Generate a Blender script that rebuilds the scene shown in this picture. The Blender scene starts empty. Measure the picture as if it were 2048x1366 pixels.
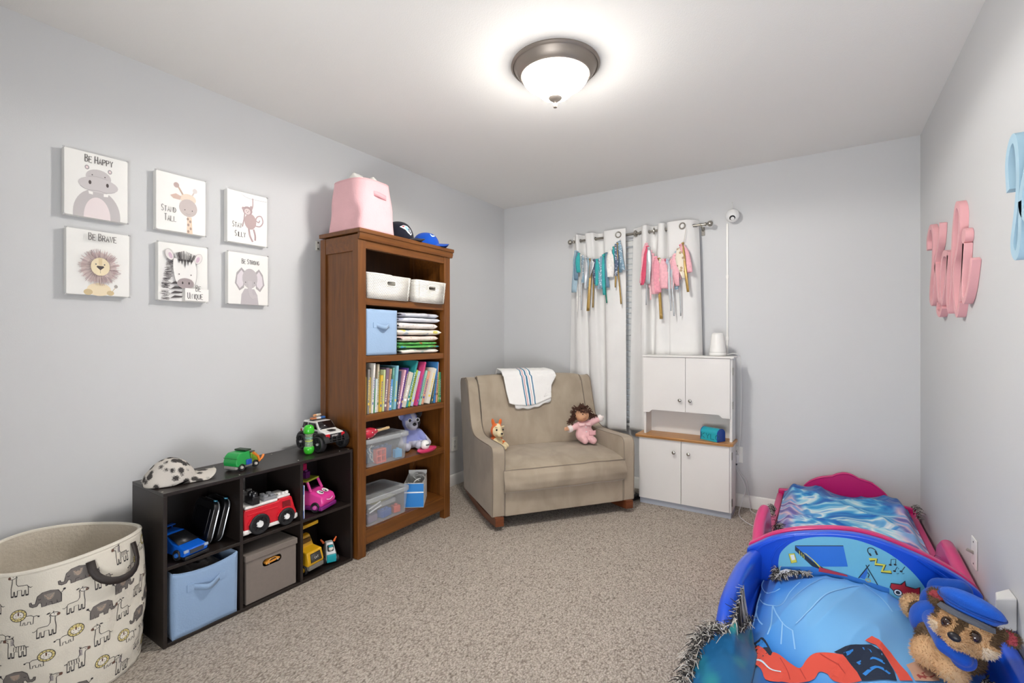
import bpy, bmesh, math, random
from mathutils import Vector, Matrix, noise
R = math.radians
sc = bpy.context.scene
COL = sc.collection
random.seed(7)

# ------------------------------------------------------------------ camera
YAW = math.atan(621 / 952.)
CAMH = 1.21
cam_d = bpy.data.cameras.new('camera')
cam_d.sensor_width = 36.0
cam_d.lens = 36.0 * 952 / 2048
cam_d.shift_y = -7 / 2048
cam_d.clip_start = 0.02
cam = bpy.data.objects.new('camera', cam_d)
COL.objects.link(cam)
cam.location = (0, 0, CAMH)
cam.rotation_euler = (R(90), 0, YAW)
sc.camera = cam

# ------------------------------------------------------------------ light, sky, exposure
vs = sc.view_settings
vs.view_transform = 'Standard'
vs.look = 'None'
vs.gamma = 1
vs.use_curve_mapping = False
vs.exposure = 0.2
LAMP_POWER = 66.0      # emission of the frosted glass bowl
world = bpy.data.worlds.new('sky')
sc.world = world
world.use_nodes = True
bg = world.node_tree.nodes['Background']
bg.inputs[0].default_value = (0.72, 0.84, 1.0, 1)
bg.inputs[1].default_value = 1.6
# added fill light behind the camera, sent in through a made-up doorway
door_fill = bpy.data.lights.new('doorway_fill', 'AREA')
door_fill.shape = 'RECTANGLE'
door_fill.size, door_fill.size_y = 1.1, 0.8
door_fill.energy = 44
door_fill.color = (0.965, 0.975, 1.0)
door_fill_o = bpy.data.objects.new('doorway_fill', door_fill)
COL.objects.link(door_fill_o)
door_fill_o.location = (-.25, -.78, .60)
door_fill_o.rotation_euler = (R(90 + 34), 0, R(18))      # tilted up so the added light reaches the ceiling

# ------------------------------------------------------------------ pixel rays onto real planes (measuring aid)
_c, _s = math.cos(YAW), math.sin(YAW)
FW = Vector((-_s, _c, 0)); RT = Vector((_c, _s, 0)); UP = Vector((0, 0, 1))
CAMP = Vector((0, 0, CAMH))
def ray(u, v): return FW + RT * ((u - 1024) / 952.) + UP * ((676 - v) / 952.)
def bx(u, v, x): r = ray(u, v); return CAMP + r * (x / r.x)
def by(u, v, y): r = ray(u, v); return CAMP + r * (y / r.y)
def bz(u, v, z): r = ray(u, v); return CAMP + r * ((z - CAMH) / r.z)

# ------------------------------------------------------------------ helpers
def lin(h):
    if isinstance(h, (tuple, list)): return tuple(h[:3])
    h = h.lstrip('#')
    c = [int(h[i:i + 2], 16) / 255 for i in (0, 2, 4)]
    return tuple(x / 12.92 if x <= .04045 else ((x + .055) / 1.055) ** 2.4 for x in c)

_mats = {}
def M(hexc, rough=.5, metal=0., noise_s=0, noise_a=.0, bump_s=0, bump_a=0., alpha=1., sheen=0., coat=0., spec=.5, stretch=None, name=None):
    key = (hexc, rough, metal, noise_s, noise_a, bump_s, bump_a, alpha, sheen, coat, spec, stretch)
    if key in _mats: return _mats[key]
    m = bpy.data.materials.new(name or 'paint_' + str(hexc).lstrip('#'))
    m.use_nodes = True
    nt = m.node_tree; b = nt.nodes['Principled BSDF']
    col = lin(hexc)
    b.inputs['Base Color'].default_value = (*col, 1)
    b.inputs['Roughness'].default_value = rough
    b.inputs['Metallic'].default_value = metal
    b.inputs['Alpha'].default_value = alpha
    b.inputs['Sheen Weight'].default_value = sheen
    b.inputs['Coat Weight'].default_value = coat
    b.inputs['Specular IOR Level'].default_value = spec
    tc = nt.nodes.new('ShaderNodeTexCoord')
    vec = tc.outputs['Object']
    if stretch:
        mp = nt.nodes.new('ShaderNodeMapping'); mp.inputs['Scale'].default_value = stretch
        nt.links.new(vec, mp.inputs[0]); vec = mp.outputs[0]
    n1 = nt.nodes.new('ShaderNodeTexNoise'); n1.inputs['Scale'].default_value = noise_s or 9.
    n1.inputs['Detail'].default_value = 5
    nt.links.new(vec, n1.inputs['Vector'])
    a = noise_a or .04
    mx = nt.nodes.new('ShaderNodeMix'); mx.data_type = 'RGBA'
    mx.inputs[6].default_value = (*[max(0, x * (1 - a)) for x in col], 1)
    mx.inputs[7].default_value = (*[min(1, x * (1 + a)) for x in col], 1)
    nt.links.new(n1.outputs['Fac'], mx.inputs[0])
    nt.links.new(mx.outputs[2], b.inputs['Base Color'])
    if bump_a:
        n2 = nt.nodes.new('ShaderNodeTexNoise'); n2.inputs['Scale'].default_value = bump_s
        n2.inputs['Detail'].default_value = 6
        nt.links.new(vec, n2.inputs['Vector'])
        bp = nt.nodes.new('ShaderNodeBump'); bp.inputs['Strength'].default_value = bump_a
        bp.inputs['Distance'].default_value = .01
        nt.links.new(n2.outputs['Fac'], bp.inputs['Height'])
        nt.links.new(bp.outputs[0], b.inputs['Normal'])
    _mats[key] = m
    return m

def plastic(h, rough=.35): return M(h, rough, coat=.15)
def cloth(h, bs=220, ba=.25, na=.06): return M(h, .9, 0, 14, na, bs, ba, sheen=.15, spec=.2)

FR = {}
def thing(name, label, cat, loc=(0, 0, 0), rz=0, group=None, rot=None):
    o = bpy.data.objects.new(name, None); COL.objects.link(o)
    o.empty_display_size = .02
    o.location = loc
    o.rotation_euler = rot if rot else (0, 0, rz)
    o['label'] = label; o['category'] = cat
    if group: o['group'] = group
    FR[o] = Matrix.Translation(Vector(loc)) @ o.rotation_euler.to_matrix().to_4x4()
    return o
def tag(o, label=None, cat=None, group=None, kind=None):
    if label: o['label'] = label
    if cat: o['category'] = cat
    if group: o['group'] = group
    if kind: o['kind'] = kind
    return o

def crom(pts, n=6, closed=False):
    P = [Vector(p) if not isinstance(p, Vector) else p for p in pts]
    out = []; N = len(P)
    for i in range(N if closed else N - 1):
        p0 = P[(i - 1) % N] if (closed or i > 0) else P[0]
        p1 = P[i]; p2 = P[(i + 1) % N]
        p3 = P[(i + 2) % N] if (closed or i + 2 < N) else P[-1]
        for k in range(n):
            t = k / n
            out.append(.5 * ((2 * p1) + (p2 - p0) * t + (2 * p0 - 5 * p1 + 4 * p2 - p3) * t * t + (3 * p1 - p0 - 3 * p2 + p3) * t ** 3))
    if not closed: out.append(P[-1])
    return out

class MB:
    def __init__(s): s.v = []; s.f = []; s.m = []
    def add(s, vs_, fs, m=0):
        b = len(s.v); s.v += [Vector(x) for x in vs_]
        for f in fs: s.f.append([b + i for i in f]); s.m.append(m)
        return s
    def box(s, x0, x1, y0, y1, z0, z1, m=0):
        return s.add([(x0, y0, z0), (x1, y0, z0), (x1, y1, z0), (x0, y1, z0), (x0, y0, z1), (x1, y0, z1), (x1, y1, z1), (x0, y1, z1)],
                     [(0, 3, 2, 1), (4, 5, 6, 7), (0, 1, 5, 4), (1, 2, 6, 5), (2, 3, 7, 6), (3, 0, 4, 7)], m)
    def xbox(s, sx, sy, sz, mat, m=0):
        vs_ = [mat @ Vector((x, y, z)) for z in (-sz / 2, sz / 2) for x, y in ((-sx / 2, -sy / 2), (sx / 2, -sy / 2), (sx / 2, sy / 2), (-sx / 2, sy / 2))]
        return s.add(vs_, [(0, 3, 2, 1), (4, 5, 6, 7), (0, 1, 5, 4), (1, 2, 6, 5), (2, 3, 7, 6), (3, 0, 4, 7)], m)
    def grid(s, fn, nu, nv, cu=False, cv=False, m=0):
        vs_ = [fn(i / (nu if cu else nu - 1), j / (nv if cv else nv - 1)) for i in range(nu) for j in range(nv)]
        fs = []
        for i in range(nu if cu else nu - 1):
            for j in range(nv if cv else nv - 1):
                a, b = i, (i + 1) % nu; c, d = j, (j + 1) % nv
                fs.append((a * nv + c, b * nv + c, b * nv + d, a * nv + d))
        return s.add(vs_, fs, m)
    def lathe(s, prof, seg=32, mat=None, m=0, c=(0, 0, 0)):
        mat = mat or Matrix.Translation(Vector(c))
        vs_ = []; n = len(prof)
        for i in range(seg):
            a = 2 * math.pi * i / seg
            for r, z in prof: vs_.append(mat @ Vector((r * math.cos(a), r * math.sin(a), z)))
        fs = []
        for i in range(seg):
            j = (i + 1) % seg
            for k in range(n - 1): fs.append((i * n + k, j * n + k, j * n + k + 1, i * n + k + 1))
        if prof[0][0] > 1e-6: fs.append([i * n for i in range(seg)][::-1])
        if prof[-1][0] > 1e-6: fs.append([i * n + n - 1 for i in range(seg)])
        return s.add(vs_, fs, m)
    def cyl(s, p0, p1, r0, r1=None, seg=16, m=0):
        r1 = r0 if r1 is None else r1
        p0 = Vector(p0); p1 = Vector(p1); d = p1 - p0
        q = d.to_track_quat('Z', 'Y').to_matrix().to_4x4()
        return s.lathe([(r0, 0), (r1, d.length)], seg, Matrix.Translation(p0) @ q, m)
    def tube(s, pts, r, seg=8, closed=False, m=0, cap=True):
        P = [Vector(p) for p in pts]; n = len(P)
        rr = r if isinstance(r, (list, tuple)) else [r] * n
        up = None; vs_ = []
        for i in range(n):
            if closed: t = P[(i + 1) % n] - P[i - 1]
            else: t = P[min(i + 1, n - 1)] - P[max(i - 1, 0)]
            if t.length < 1e-9: t = Vector((0, 0, 1))
            t.normalize()
            if up is None: up = t.orthogonal().normalized()
            up = (up - t * up.dot(t))
            up = up.normalized() if up.length > 1e-6 else t.orthogonal().normalized()
            w = t.cross(up)
            for k in range(seg):
                a = 2 * math.pi * k / seg
                vs_.append(P[i] + (up * math.cos(a) + w * math.sin(a)) * rr[i])
        fs = []
        for i in range(n if closed else n - 1):
            j = (i + 1) % n
            for k in range(seg):
                l = (k + 1) % seg
                fs.append((i * seg + k, i * seg + l, j * seg + l, j * seg + k))
        if not closed and cap:
            fs.append(list(range(seg))[::-1]); fs.append([(n - 1) * seg + k for k in range(seg)])
        return s.add(vs_, fs, m)
    def prism(s, poly, fn, d0, d1, m=0):   # poly of 2D points, fn(a, b, d) -> 3D
        n = len(poly)
        vs_ = [fn(a, b, d0) for a, b in poly] + [fn(a, b, d1) for a, b in poly]
        fs = [list(range(n))[::-1], [n + i for i in range(n)]] + [(i, (i + 1) % n, n + (i + 1) % n, n + i) for i in range(n)]
        return s.add(vs_, fs, m)
    def ell(s, c, rad, rot=None, seg=20, rings=12, m=0):
        c = Vector(c)
        if not isinstance(rad, (tuple, list)): rad = (rad,) * 3
        rm = rot if rot is not None else Matrix.Identity(3)
        vs_ = []; 
        for j in range(1, rings):
            p = math.pi * j / rings
            for i in range(seg):
                a = 2 * math.pi * i / seg
                vs_.append(c + rm @ Vector((rad[0] * math.sin(p) * math.cos(a), rad[1] * math.sin(p) * math.sin(a), rad[2] * math.cos(p))))
        t = len(vs_); vs_ += [c + rm @ Vector((0, 0, rad[2])), c + rm @ Vector((0, 0, -rad[2]))]
        fs = []
        for j in range(rings - 2):
            for i in range(seg):
                k = (i + 1) % seg
                fs.append((j * seg + i, (j + 1) * seg + i, (j + 1) * seg + k, j * seg + k))
        for i in range(seg):
            k = (i + 1) % seg
            fs.append((t, i, k)); fs.append((t + 1, (rings - 2) * seg + k, (rings - 2) * seg + i))
        return s.add(vs_, fs, m)
    def ribbon(s, pts, width, fn, d0, d1, m=0, closed=False):   # a flat stroke given depth: pts 2D
        P = [Vector((p[0], p[1])) for p in pts]; n = len(P)
        L, Rr = [], []
        for i in range(n):
            t = (P[(i + 1) % n] - P[i - 1]) if closed else (P[min(i + 1, n - 1)] - P[max(0, i - 1)])
            t = t.normalized() if t.length > 1e-9 else Vector((1, 0))
            nn = Vector((-t.y, t.x)) * width / 2
            L.append(P[i] + nn); Rr.append(P[i] - nn)
        vs_ = []
        for i in range(n): vs_ += [fn(L[i].x, L[i].y, d0), fn(Rr[i].x, Rr[i].y, d0), fn(Rr[i].x, Rr[i].y, d1), fn(L[i].x, L[i].y, d1)]
        fs = []
        for i in range(n if closed else n - 1):
            a = i * 4; b = ((i + 1) % n) * 4
            for k in range(4): fs.append((a + k, a + (k + 1) % 4, b + (k + 1) % 4, b + k))
        if not closed: fs.append((0, 1, 2, 3)); b = (n - 1) * 4; fs.append((b + 3, b + 2, b + 1, b))
        return s.add(vs_, fs, m)
    def mesh(s, name):
        me = bpy.data.meshes.new(name)
        me.from_pydata([tuple(v) for v in s.v], [], s.f)
        return me
    def build(s, name, mats, parent=None, w=False, bevel=0, smooth=40, sub=0, seg=2, solid=0, fixn=True):
        if w and parent is not None:
            root = parent
            while root.parent: root = root.parent
            if root in FR:
                inv = FR[root].inverted(); s.v = [inv @ v for v in s.v]
        me = s.mesh(name)
        if not isinstance(mats, (list, tuple)): mats = [mats]
        for m in mats: me.materials.append(m)
        me.polygons.foreach_set('material_index', s.m)
        if fixn:
            bm = bmesh.new(); bm.from_mesh(me); bmesh.ops.recalc_face_normals(bm, faces=bm.faces); bm.to_mesh(me); bm.free()
        if smooth:
            me.polygons.foreach_set('use_smooth', [True] * len(me.polygons))
            if smooth < 180: me.set_sharp_from_angle(angle=R(smooth))
        me.update()
        o = bpy.data.objects.new(name, me); COL.objects.link(o)
        if parent is not None: o.parent = parent
        if solid:
            d = o.modifiers.new('thick', 'SOLIDIFY'); d.thickness = solid; d.offset = 0
        if bevel:
            b = o.modifiers.new('edge', 'BEVEL'); b.width = bevel; b.segments = seg; b.limit_method = 'ANGLE'; b.angle_limit = R(35)
            b.harden_normals = False
            if smooth:
                me.polygons.foreach_set('use_smooth', [True] * len(me.polygons))
                me.attributes.remove(me.attributes['sharp_edge']) if 'sharp_edge' in me.attributes else None
                wn = o.modifiers.new('norm', 'WEIGHTED_NORMAL'); wn.keep_sharp = False
        if sub:
            d = o.modifiers.new('sub', 'SUBSURF'); d.levels = sub; d.render_levels = sub
        return o

def frame_of(o):
    while o.parent: o = o.parent
    return FR.get(o, Matrix.Identity(4))

def copy_tree(o, parent=None):
    c = o.copy(); COL.objects.link(c)
    if parent is not None: c.parent = parent
    for ch in list(o.children): copy_tree(ch, c)
    return c

def struct(name, mb, m, **k):
    o = mb.build(name, m, **k); o['kind'] = 'structure'; return o

# a body grown from overlapping blobs into ONE continuous surface
def body(name, blobs, voxel, colour, parent, smooth_it=4, w=True):
    """blobs: list of (centre, radii or radius, rot) or ('cap', p0, p1, r0, r1). colour(p)->material slot. returns object"""
    mb = MB()
    for b in blobs:
        if b[0] == 'cap':
            _, p0, p1, r0, r1 = b; p0 = Vector(p0); p1 = Vector(p1)
            n = max(2, int((p1 - p0).length / (min(r0, r1) * .5)) + 1)
            for i in range(n + 1):
                t = i / n; mb.ell(p0.lerp(p1, t), r0 + (r1 - r0) * t, seg=12, rings=8)
        else:
            mb.ell(b[0], b[1], b[2] if len(b) > 2 else None, seg=20, rings=12)
    me = mb.mesh('tmp'); o = bpy.data.objects.new('tmp', me); COL.objects.link(o)
    r = o.modifiers.new('r', 'REMESH'); r.mode = 'VOXEL'; r.voxel_size = voxel
    s = o.modifiers.new('s', 'SMOOTH'); s.iterations = smooth_it; s.factor = .5
    dg = bpy.context.evaluated_depsgraph_get()
    me2 = bpy.data.meshes.new_from_object(o.evaluated_get(dg))
    bpy.data.objects.remove(o); bpy.data.meshes.remove(me)
    me2.name = name
    mats, fn = colour
    me2.materials.clear()
    for m in mats: me2.materials.append(m)
    me2.polygons.foreach_set('material_index', [fn(p.center) for p in me2.polygons])
    me2.polygons.foreach_set('use_smooth', [True] * len(me2.polygons))
    if w and parent is not None: me2.transform(frame_of(parent).inverted())
    o = bpy.data.objects.new(name, me2); COL.objects.link(o)
    if parent is not None: o.parent = parent
    return o

def fur(src, name, n, length, width, lie, parent, seed=1, droop=.35, keep=None):
    """short pile tufts rooted all over a body (taking the body's own colour patches)"""
    rnd = random.Random(seed); me = src.data
    polys = me.polygons; areas = [p.area for p in polys]
    picks = rnd.choices(range(len(polys)), weights=areas, k=n)
    mb = MB()
    for pi in picks:
        p = polys[pi]; nn = p.normal
        c = p.center + Vector((rnd.uniform(-1, 1), rnd.uniform(-1, 1), rnd.uniform(-1, 1))) * (p.area ** .5) * .5
        if keep and not keep(c): continue
        d = (nn + lie * .8 + Vector((rnd.uniform(-1, 1), rnd.uniform(-1, 1), rnd.uniform(-1, 1))) * droop).normalized()
        t = d.cross(Vector((rnd.uniform(-1, 1), rnd.uniform(-1, 1), rnd.uniform(-1, 1)))).normalized() * width
        L = length * rnd.uniform(.6, 1.2)
        mb.add([c - t - nn * .001, c + t - nn * .001, c + d * L], [(0, 1, 2)], p.material_index)
    o = mb.build(name, list(me.materials), parent, smooth=0, fixn=False)
    o['kind'] = 'stuff'
    return o

# ------------------------------------------------------------------ flat print: fills, strokes, lettering laid on a surface
GL = {
 'A': [[(0, 0), (.5, 1), (1, 0)], [(.2, .35), (.8, .35)]],
 'B': [[(0, 0), (0, 1), (.65, .96), (.85, .77), (.6, .56), (0, .52)], [(.55, .54), (1, .35), (.8, .06), (0, 0)]],
 'C': [[(1, .85), (.6, 1), (.15, .8), (0, .5), (.15, .18), (.6, 0), (1, .15)]],
 'D': [[(0, 0), (0, 1), (.6, .88), (1, .5), (.6, .1), (0, 0)]],
 'E': [[(1, 1), (0, 1), (0, 0), (1, 0)], [(0, .52), (.8, .52)]],
 'G': [[(.95, .85), (.5, 1), (.08, .72), (.05, .3), (.5, 0), (.95, .2), (.95, .45), (.55, .45)]],
 'H': [[(0, 0), (0, 1)], [(1, 0), (1, 1)], [(0, .5), (1, .5)]],
 'I': [[(.5, 0), (.5, 1)]],
 'K': [[(0, 0), (0, 1)], [(.95, 1), (0, .45), (1, 0)]],
 'L': [[(0, 1), (0, 0), (1, 0)]],
 'N': [[(0, 0), (0, 1), (1, 0), (1, 1)]],
 'O': [[(.5, 1), (.1, .8), (0, .5), (.1, .2), (.5, 0), (.9, .2), (1, .5), (.9, .8), (.5, 1)]],
 'P': [[(0, 0), (0, 1), (.7, .97), (1, .75), (.7, .5), (0, .46)]],
 'Q': [[(.5, 1), (.1, .8), (0, .5), (.1, .2), (.5, 0), (.9, .2), (1, .5), (.9, .8), (.5, 1)], [(.5, .1), (1, -.2)]],
 'R': [[(0, 0), (0, 1), (.7, .97), (.95, .75), (.7, .52), (0, .48)], [(.45, .5), (1, 0)]],
 'S': [[(.95, .85), (.5, 1), (.08, .8), (.25, .55), (.8, .4), (.95, .2), (.5, 0), (.03, .15)]],
 'T': [[(0, 1), (1, 1)], [(.5, 1), (.5, 0)]],
 'U': [[(0, 1), (0, .25), (.4, 0), (.8, .1), (1, .35), (1, 1)]],
 'V': [[(0, 1), (.5, 0), (1, 1)]],
 'Y': [[(0, 1), (.5, .48), (1, 1)], [(.5, .48), (.5, 0)]],
}
class Art:
    def __init__(s): s.items = []
    def fill(s, poly, col): s.items.append(('f', [tuple(p) for p in poly], col)); return s
    def ell(s, cx, cy, rx, ry, col, rot=0, n=22):
        c, q = math.cos(rot), math.sin(rot)
        return s.fill([(cx + rx * math.cos(a) * c - ry * math.sin(a) * q, cy + rx * math.cos(a) * q + ry * math.sin(a) * c) for a in [2 * math.pi * i / n for i in range(n)]], col)
    def stroke(s, pts, w, col, closed=False, smooth=0):
        if smooth: pts = [(p.x, p.y) for p in crom([Vector((a, b, 0)) for a, b in pts], smooth, closed)]
        s.items.append(('s', [tuple(p) for p in pts], col, w, closed)); return s
    def ring(s, cx, cy, rx, ry, w, col, rot=0, n=22):
        c, q = math.cos(rot), math.sin(rot)
        return s.stroke([(cx + rx * math.cos(a) * c - ry * math.sin(a) * q, cy + rx * math.cos(a) * q + ry * math.sin(a) * c) for a in [2 * math.pi * i / n for i in range(n)]], w, col, True)
    def text(s, t, x, y, h, col, w, adv=.52, first=1.25):
        for i, word in enumerate(t.split(' ')):
            for k, ch in enumerate(word):
                hh = h * (first if k == 0 else 1)
                for pl in GL.get(ch, []): s.stroke([(x + a * h * adv * .72, y + b * hh) for a, b in pl], w, col)
                x += h * adv * (.55 if ch == 'I' else 1)
            x += h * adv * .55
        return s
    def build(s, name, fn, parent, h0=.0006, dh=.00012, sub=0, rough=.7, w=False):
        """fn(u, v, h) -> 3D point, h = height above the surface"""
        mats = []; idx = {}; mb = MB()
        for k, it in enumerate(s.items):
            col = it[2]
            if col not in idx: idx[col] = len(mats); mats.append(M(col, rough))
            h = h0 + dh * k
            if it[0] == 'f':
                poly = it[1]
                bm = bmesh.new()
                try: f = bm.faces.new([bm.verts.new((a, b, 0)) for a, b in poly])
                except ValueError: bm.free(); continue
                bmesh.ops.triangulate(bm, faces=bm.faces[:])
                for _ in range(sub):
                    bmesh.ops.subdivide_edges(bm, edges=[e for e in bm.edges if e.calc_length() > .012], cuts=1, use_grid_fill=True)
                bmesh.ops.triangulate(bm, faces=bm.faces[:])
                bm.verts.index_update()
                mb.add([fn(v.co.x, v.co.y, h) for v in bm.verts], [[v.index for v in ff.verts] for ff in bm.faces], idx[col])
                bm.free()
            else:
                P = [Vector(p) for p in it[1]]; wd = it[3]; closed = it[4]
                if sub:
                    Q = []
                    for i in range(len(P) if closed else len(P) - 1):
                        a, b = P[i], P[(i + 1) % len(P)]; n = max(1, int((b - a).length / .012))
                        Q += [a.lerp(b, t / n) for t in range(n)]
                    if not closed: Q.append(P[-1])
                    P = Q
                n = len(P); L = []
                for i in range(n):
                    t = (P[(i + 1) % n] - P[i - 1]) if closed else (P[min(i + 1, n - 1)] - P[max(0, i - 1)])
                    t = t.normalized() if t.length > 1e-9 else Vector((1, 0))
                    q = Vector((-t.y, t.x)) * wd / 2
                    L += [P[i] + q, P[i] - q]
                fs = [(2 * i, 2 * i + 1, (2 * i + 3) % (2 * n), (2 * i + 2) % (2 * n)) for i in range(n if closed else n - 1)]
                mb.add([fn(p.x, p.y, h) for p in L], fs, idx[col])
        return mb.build(name, mats, parent, w=w, smooth=0, fixn=False)

# ================================================================== THE ROOM
XL, XR, YB, YF, H = -2.547, 0.497, 3.768, -0.30, 2.44

def wall_mat(hexc, name):
    m = M(hexc, .62, 0, 2.2, .012, 260, .05, spec=.3, name=name)
    return m
WALL = wall_mat('#d1d2d3', 'wall_paint_grey')
CEIL = M('#f0eeea', .85, 0, 1.5, .015, 180, .12, name='ceiling_paint')
TRIM = M('#e9e8e4', .35, name='trim_white')

def carpet():
    m = bpy.data.materials.new('carpet_loop'); m.use_nodes = True
    nt = m.node_tree; N = nt.nodes; Lk = nt.links; b = N['Principled BSDF']
    b.inputs['Roughness'].default_value = .95; b.inputs['Specular IOR Level'].default_value = .1
    tc = N.new('ShaderNodeTexCoord')
    nz = N.new('ShaderNodeTexNoise'); nz.inputs['Scale'].default_value = 45; nz.inputs['Detail'].default_value = 3
    Lk.new(tc.outputs['Object'], nz.inputs['Vector'])
    mxv = N.new('ShaderNodeMix'); mxv.data_type = 'VECTOR'; mxv.inputs[0].default_value = .013
    Lk.new(tc.outputs['Object'], mxv.inputs[4]); Lk.new(nz.outputs['Color'], mxv.inputs[5])
    mp = N.new('ShaderNodeMapping'); mp.inputs['Scale'].default_value = (1, .62, 1); mp.inputs['Rotation'].default_value = (0, 0, .5)
    Lk.new(mxv.outputs[1], mp.inputs[0])
    vo = N.new('ShaderNodeTexVoronoi'); vo.inputs['Scale'].default_value = 165; vo.feature = 'F1'
    Lk.new(mp.outputs[0], vo.inputs['Vector'])
    rp = N.new('ShaderNodeValToRGB'); rp.color_ramp.elements[0].position = .0; rp.color_ramp.elements[1].position = 1
    e = rp.color_ramp.elements
    e[0].color = (*lin('#ddd4c9'), 1); e[1].color = (*lin('#857a70'), 1)
    x = e.new(.42); x.color = (*lin('#c8beb2'), 1)
    Lk.new(vo.outputs['Distance'], rp.inputs[0])
    hs = N.new('ShaderNodeMix'); hs.data_type = 'RGBA'; hs.blend_type = 'MULTIPLY'; hs.inputs[0].default_value = .45
    Lk.new(rp.outputs[0], hs.inputs[6])
    bw = N.new('ShaderNodeSeparateColor'); Lk.new(vo.outputs['Color'], bw.inputs[0])
    r2 = N.new('ShaderNodeValToRGB'); r2.color_ramp.elements[0].color = (.42, .38, .34, 1); r2.color_ramp.elements[1].color = (1, 1, 1, 1)
    Lk.new(bw.outputs[0], r2.inputs[0]); Lk.new(r2.outputs[0], hs.inputs[7])
    n3 = N.new('ShaderNodeTexNoise'); n3.inputs['Scale'].default_value = 2.2; Lk.new(tc.outputs['Object'], n3.inputs['Vector'])
    m3 = N.new('ShaderNodeMix'); m3.data_type = 'RGBA'; m3.blend_type = 'MULTIPLY'; m3.inputs[0].default_value = .14
    Lk.new(hs.outputs[2], m3.inputs[6]); Lk.new(n3.outputs['Fac'], m3.inputs[7])
    Lk.new(m3.outputs[2], b.inputs['Base Color'])
    bp = N.new('ShaderNodeBump'); bp.inputs['Strength'].default_value = .9; bp.inputs['Distance'].default_value = .006; bp.invert = True
    Lk.new(vo.outputs['Distance'], bp.inputs['Height']); Lk.new(bp.outputs[0], b.inputs['Normal'])
    return m
CARPET = carpet()
T = .12
struct('floor', MB().box(XL - T, XR + T, YF - 1.6, YB + T, -.08, 0), CARPET, smooth=0)
struct('ceiling', MB().box(XL - T, XR + T, YF - 1.6, YB + T, H, H + .1), CEIL, smooth=0)
struct('wall_left', MB().box(XL - T, XL, YF - T, YB + T, 0, H), WALL, smooth=0)
struct('wall_right', MB().box(XR, XR + T, YF - T, YB + T, 0, H), WALL, smooth=0)
WX0, WX1, WZ0, WZ1 = -1.72, -.86, .52, 2.0
wb = MB()
wb.box(XL, WX0, YB, YB + T, 0, H).box(WX1, XR, YB, YB + T, 0, H).box(WX0, WX1, YB, YB + T, 0, WZ0).box(WX0, WX1, YB, YB + T, WZ1, H)
struct('wall_back', wb, WALL, smooth=0)
DX0, DX1, DZ = -1.05, .40, 2.05  # made-up doorway, widened to let the added fill reach the near wall
wf = MB()
wf.box(XL, DX0, YF - T, YF, 0, H).box(DX1, XR, YF - T, YF, 0, H).box(DX0, DX1, YF - T, YF, DZ, H)
struct('wall_front', wf, WALL, smooth=0)
# unseen walls around the fill light, beyond the made-up doorway
wh = MB()
wh.box(-1.8, -1.7, YF - 1.6, YF - T, 0, H).box(.85, .95, YF - 1.6, YF - T, 0, H).box(-1.8, .95, YF - 1.7, YF - 1.6, 0, H)
struct('wall_hall', wh, WALL, smooth=0)
df = MB()
for x0, x1 in ((DX0 - .06, DX0), (DX1, DX1 + .06)): df.box(x0, x1, YF, YF + .015, 0, DZ + .06)
df.box(DX0, DX1, YF, YF + .015, DZ, DZ + .06)
struct('trim_1', df, TRIM, bevel=.004)

def baseboard(name, pts):
    prof = [(0, 0), (.014, 0), (.014, .065), (.011, .072), (.009, .08), (.004, .086), (0, .088)]
    mb = MB()
    (x0, y0), (x1, y1), (nx, ny) = pts
    vs_ = []
    for X, Y in ((x0, y0), (x1, y1)):
        for d, z in prof: vs_.append((X + nx * d, Y + ny * d, z))
    n = len(prof)
    fs = [(i, i + 1, n + i + 1, n + i) for i in range(n - 1)] + [list(range(n)), [n + i for i in range(n)][::-1]]
    mb.add(vs_, fs)
    return struct(name, mb, TRIM, smooth=30)
baseboard('baseboard_left', ((XL, YF), (XL, YB), (1, 0)))
baseboard('baseboard_right', ((XR, YF), (XR, YB), (-1, 0)))
baseboard('baseboard_back', ((XL, YB), (XR, YB), (0, -1)))

# window in the back wall: frame, sash bars, glass, sill
win = MB()
fy0, fy1 = YB + .03, YB + .085
win.box(WX0, WX0 + .045, fy0, fy1, WZ0, WZ1).box(WX1 - .045, WX1, fy0, fy1, WZ0, WZ1)
win.box(WX0, WX1, fy0, fy1, WZ0, WZ0 + .05).box(WX0, WX1, fy0, fy1, WZ1 - .05, WZ1)
wo = win.build('window_1', TRIM, bevel=.003); wo['kind'] = 'structure'
MB().box(WX0 + .045, WX1 - .045, fy0, fy0 + .04, 1.24, 1.285).build('meeting_rail', TRIM, wo, bevel=.003)
glass = bpy.data.materials.new('window_glass'); glass.use_nodes = True
g = glass.node_tree.nodes['Principled BSDF']; g.inputs['Roughness'].default_value = .02; g.inputs['Transmission Weight'].default_value = 1; g.inputs['IOR'].default_value = 1.1
for z0, z1 in ((WZ0 + .05, 1.24), (1.285, WZ1 - .05)):
    MB().box(WX0 + .045, WX1 - .045, fy0 + .02, fy0 + .024, z0, z1).build('pane', glass, wo, smooth=0)
MB().box(WX0 - .03, WX1 + .03, YB - .02, YB + .03, WZ0 - .022, WZ0).build('window_sill', TRIM, wo, bevel=.004)

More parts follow.
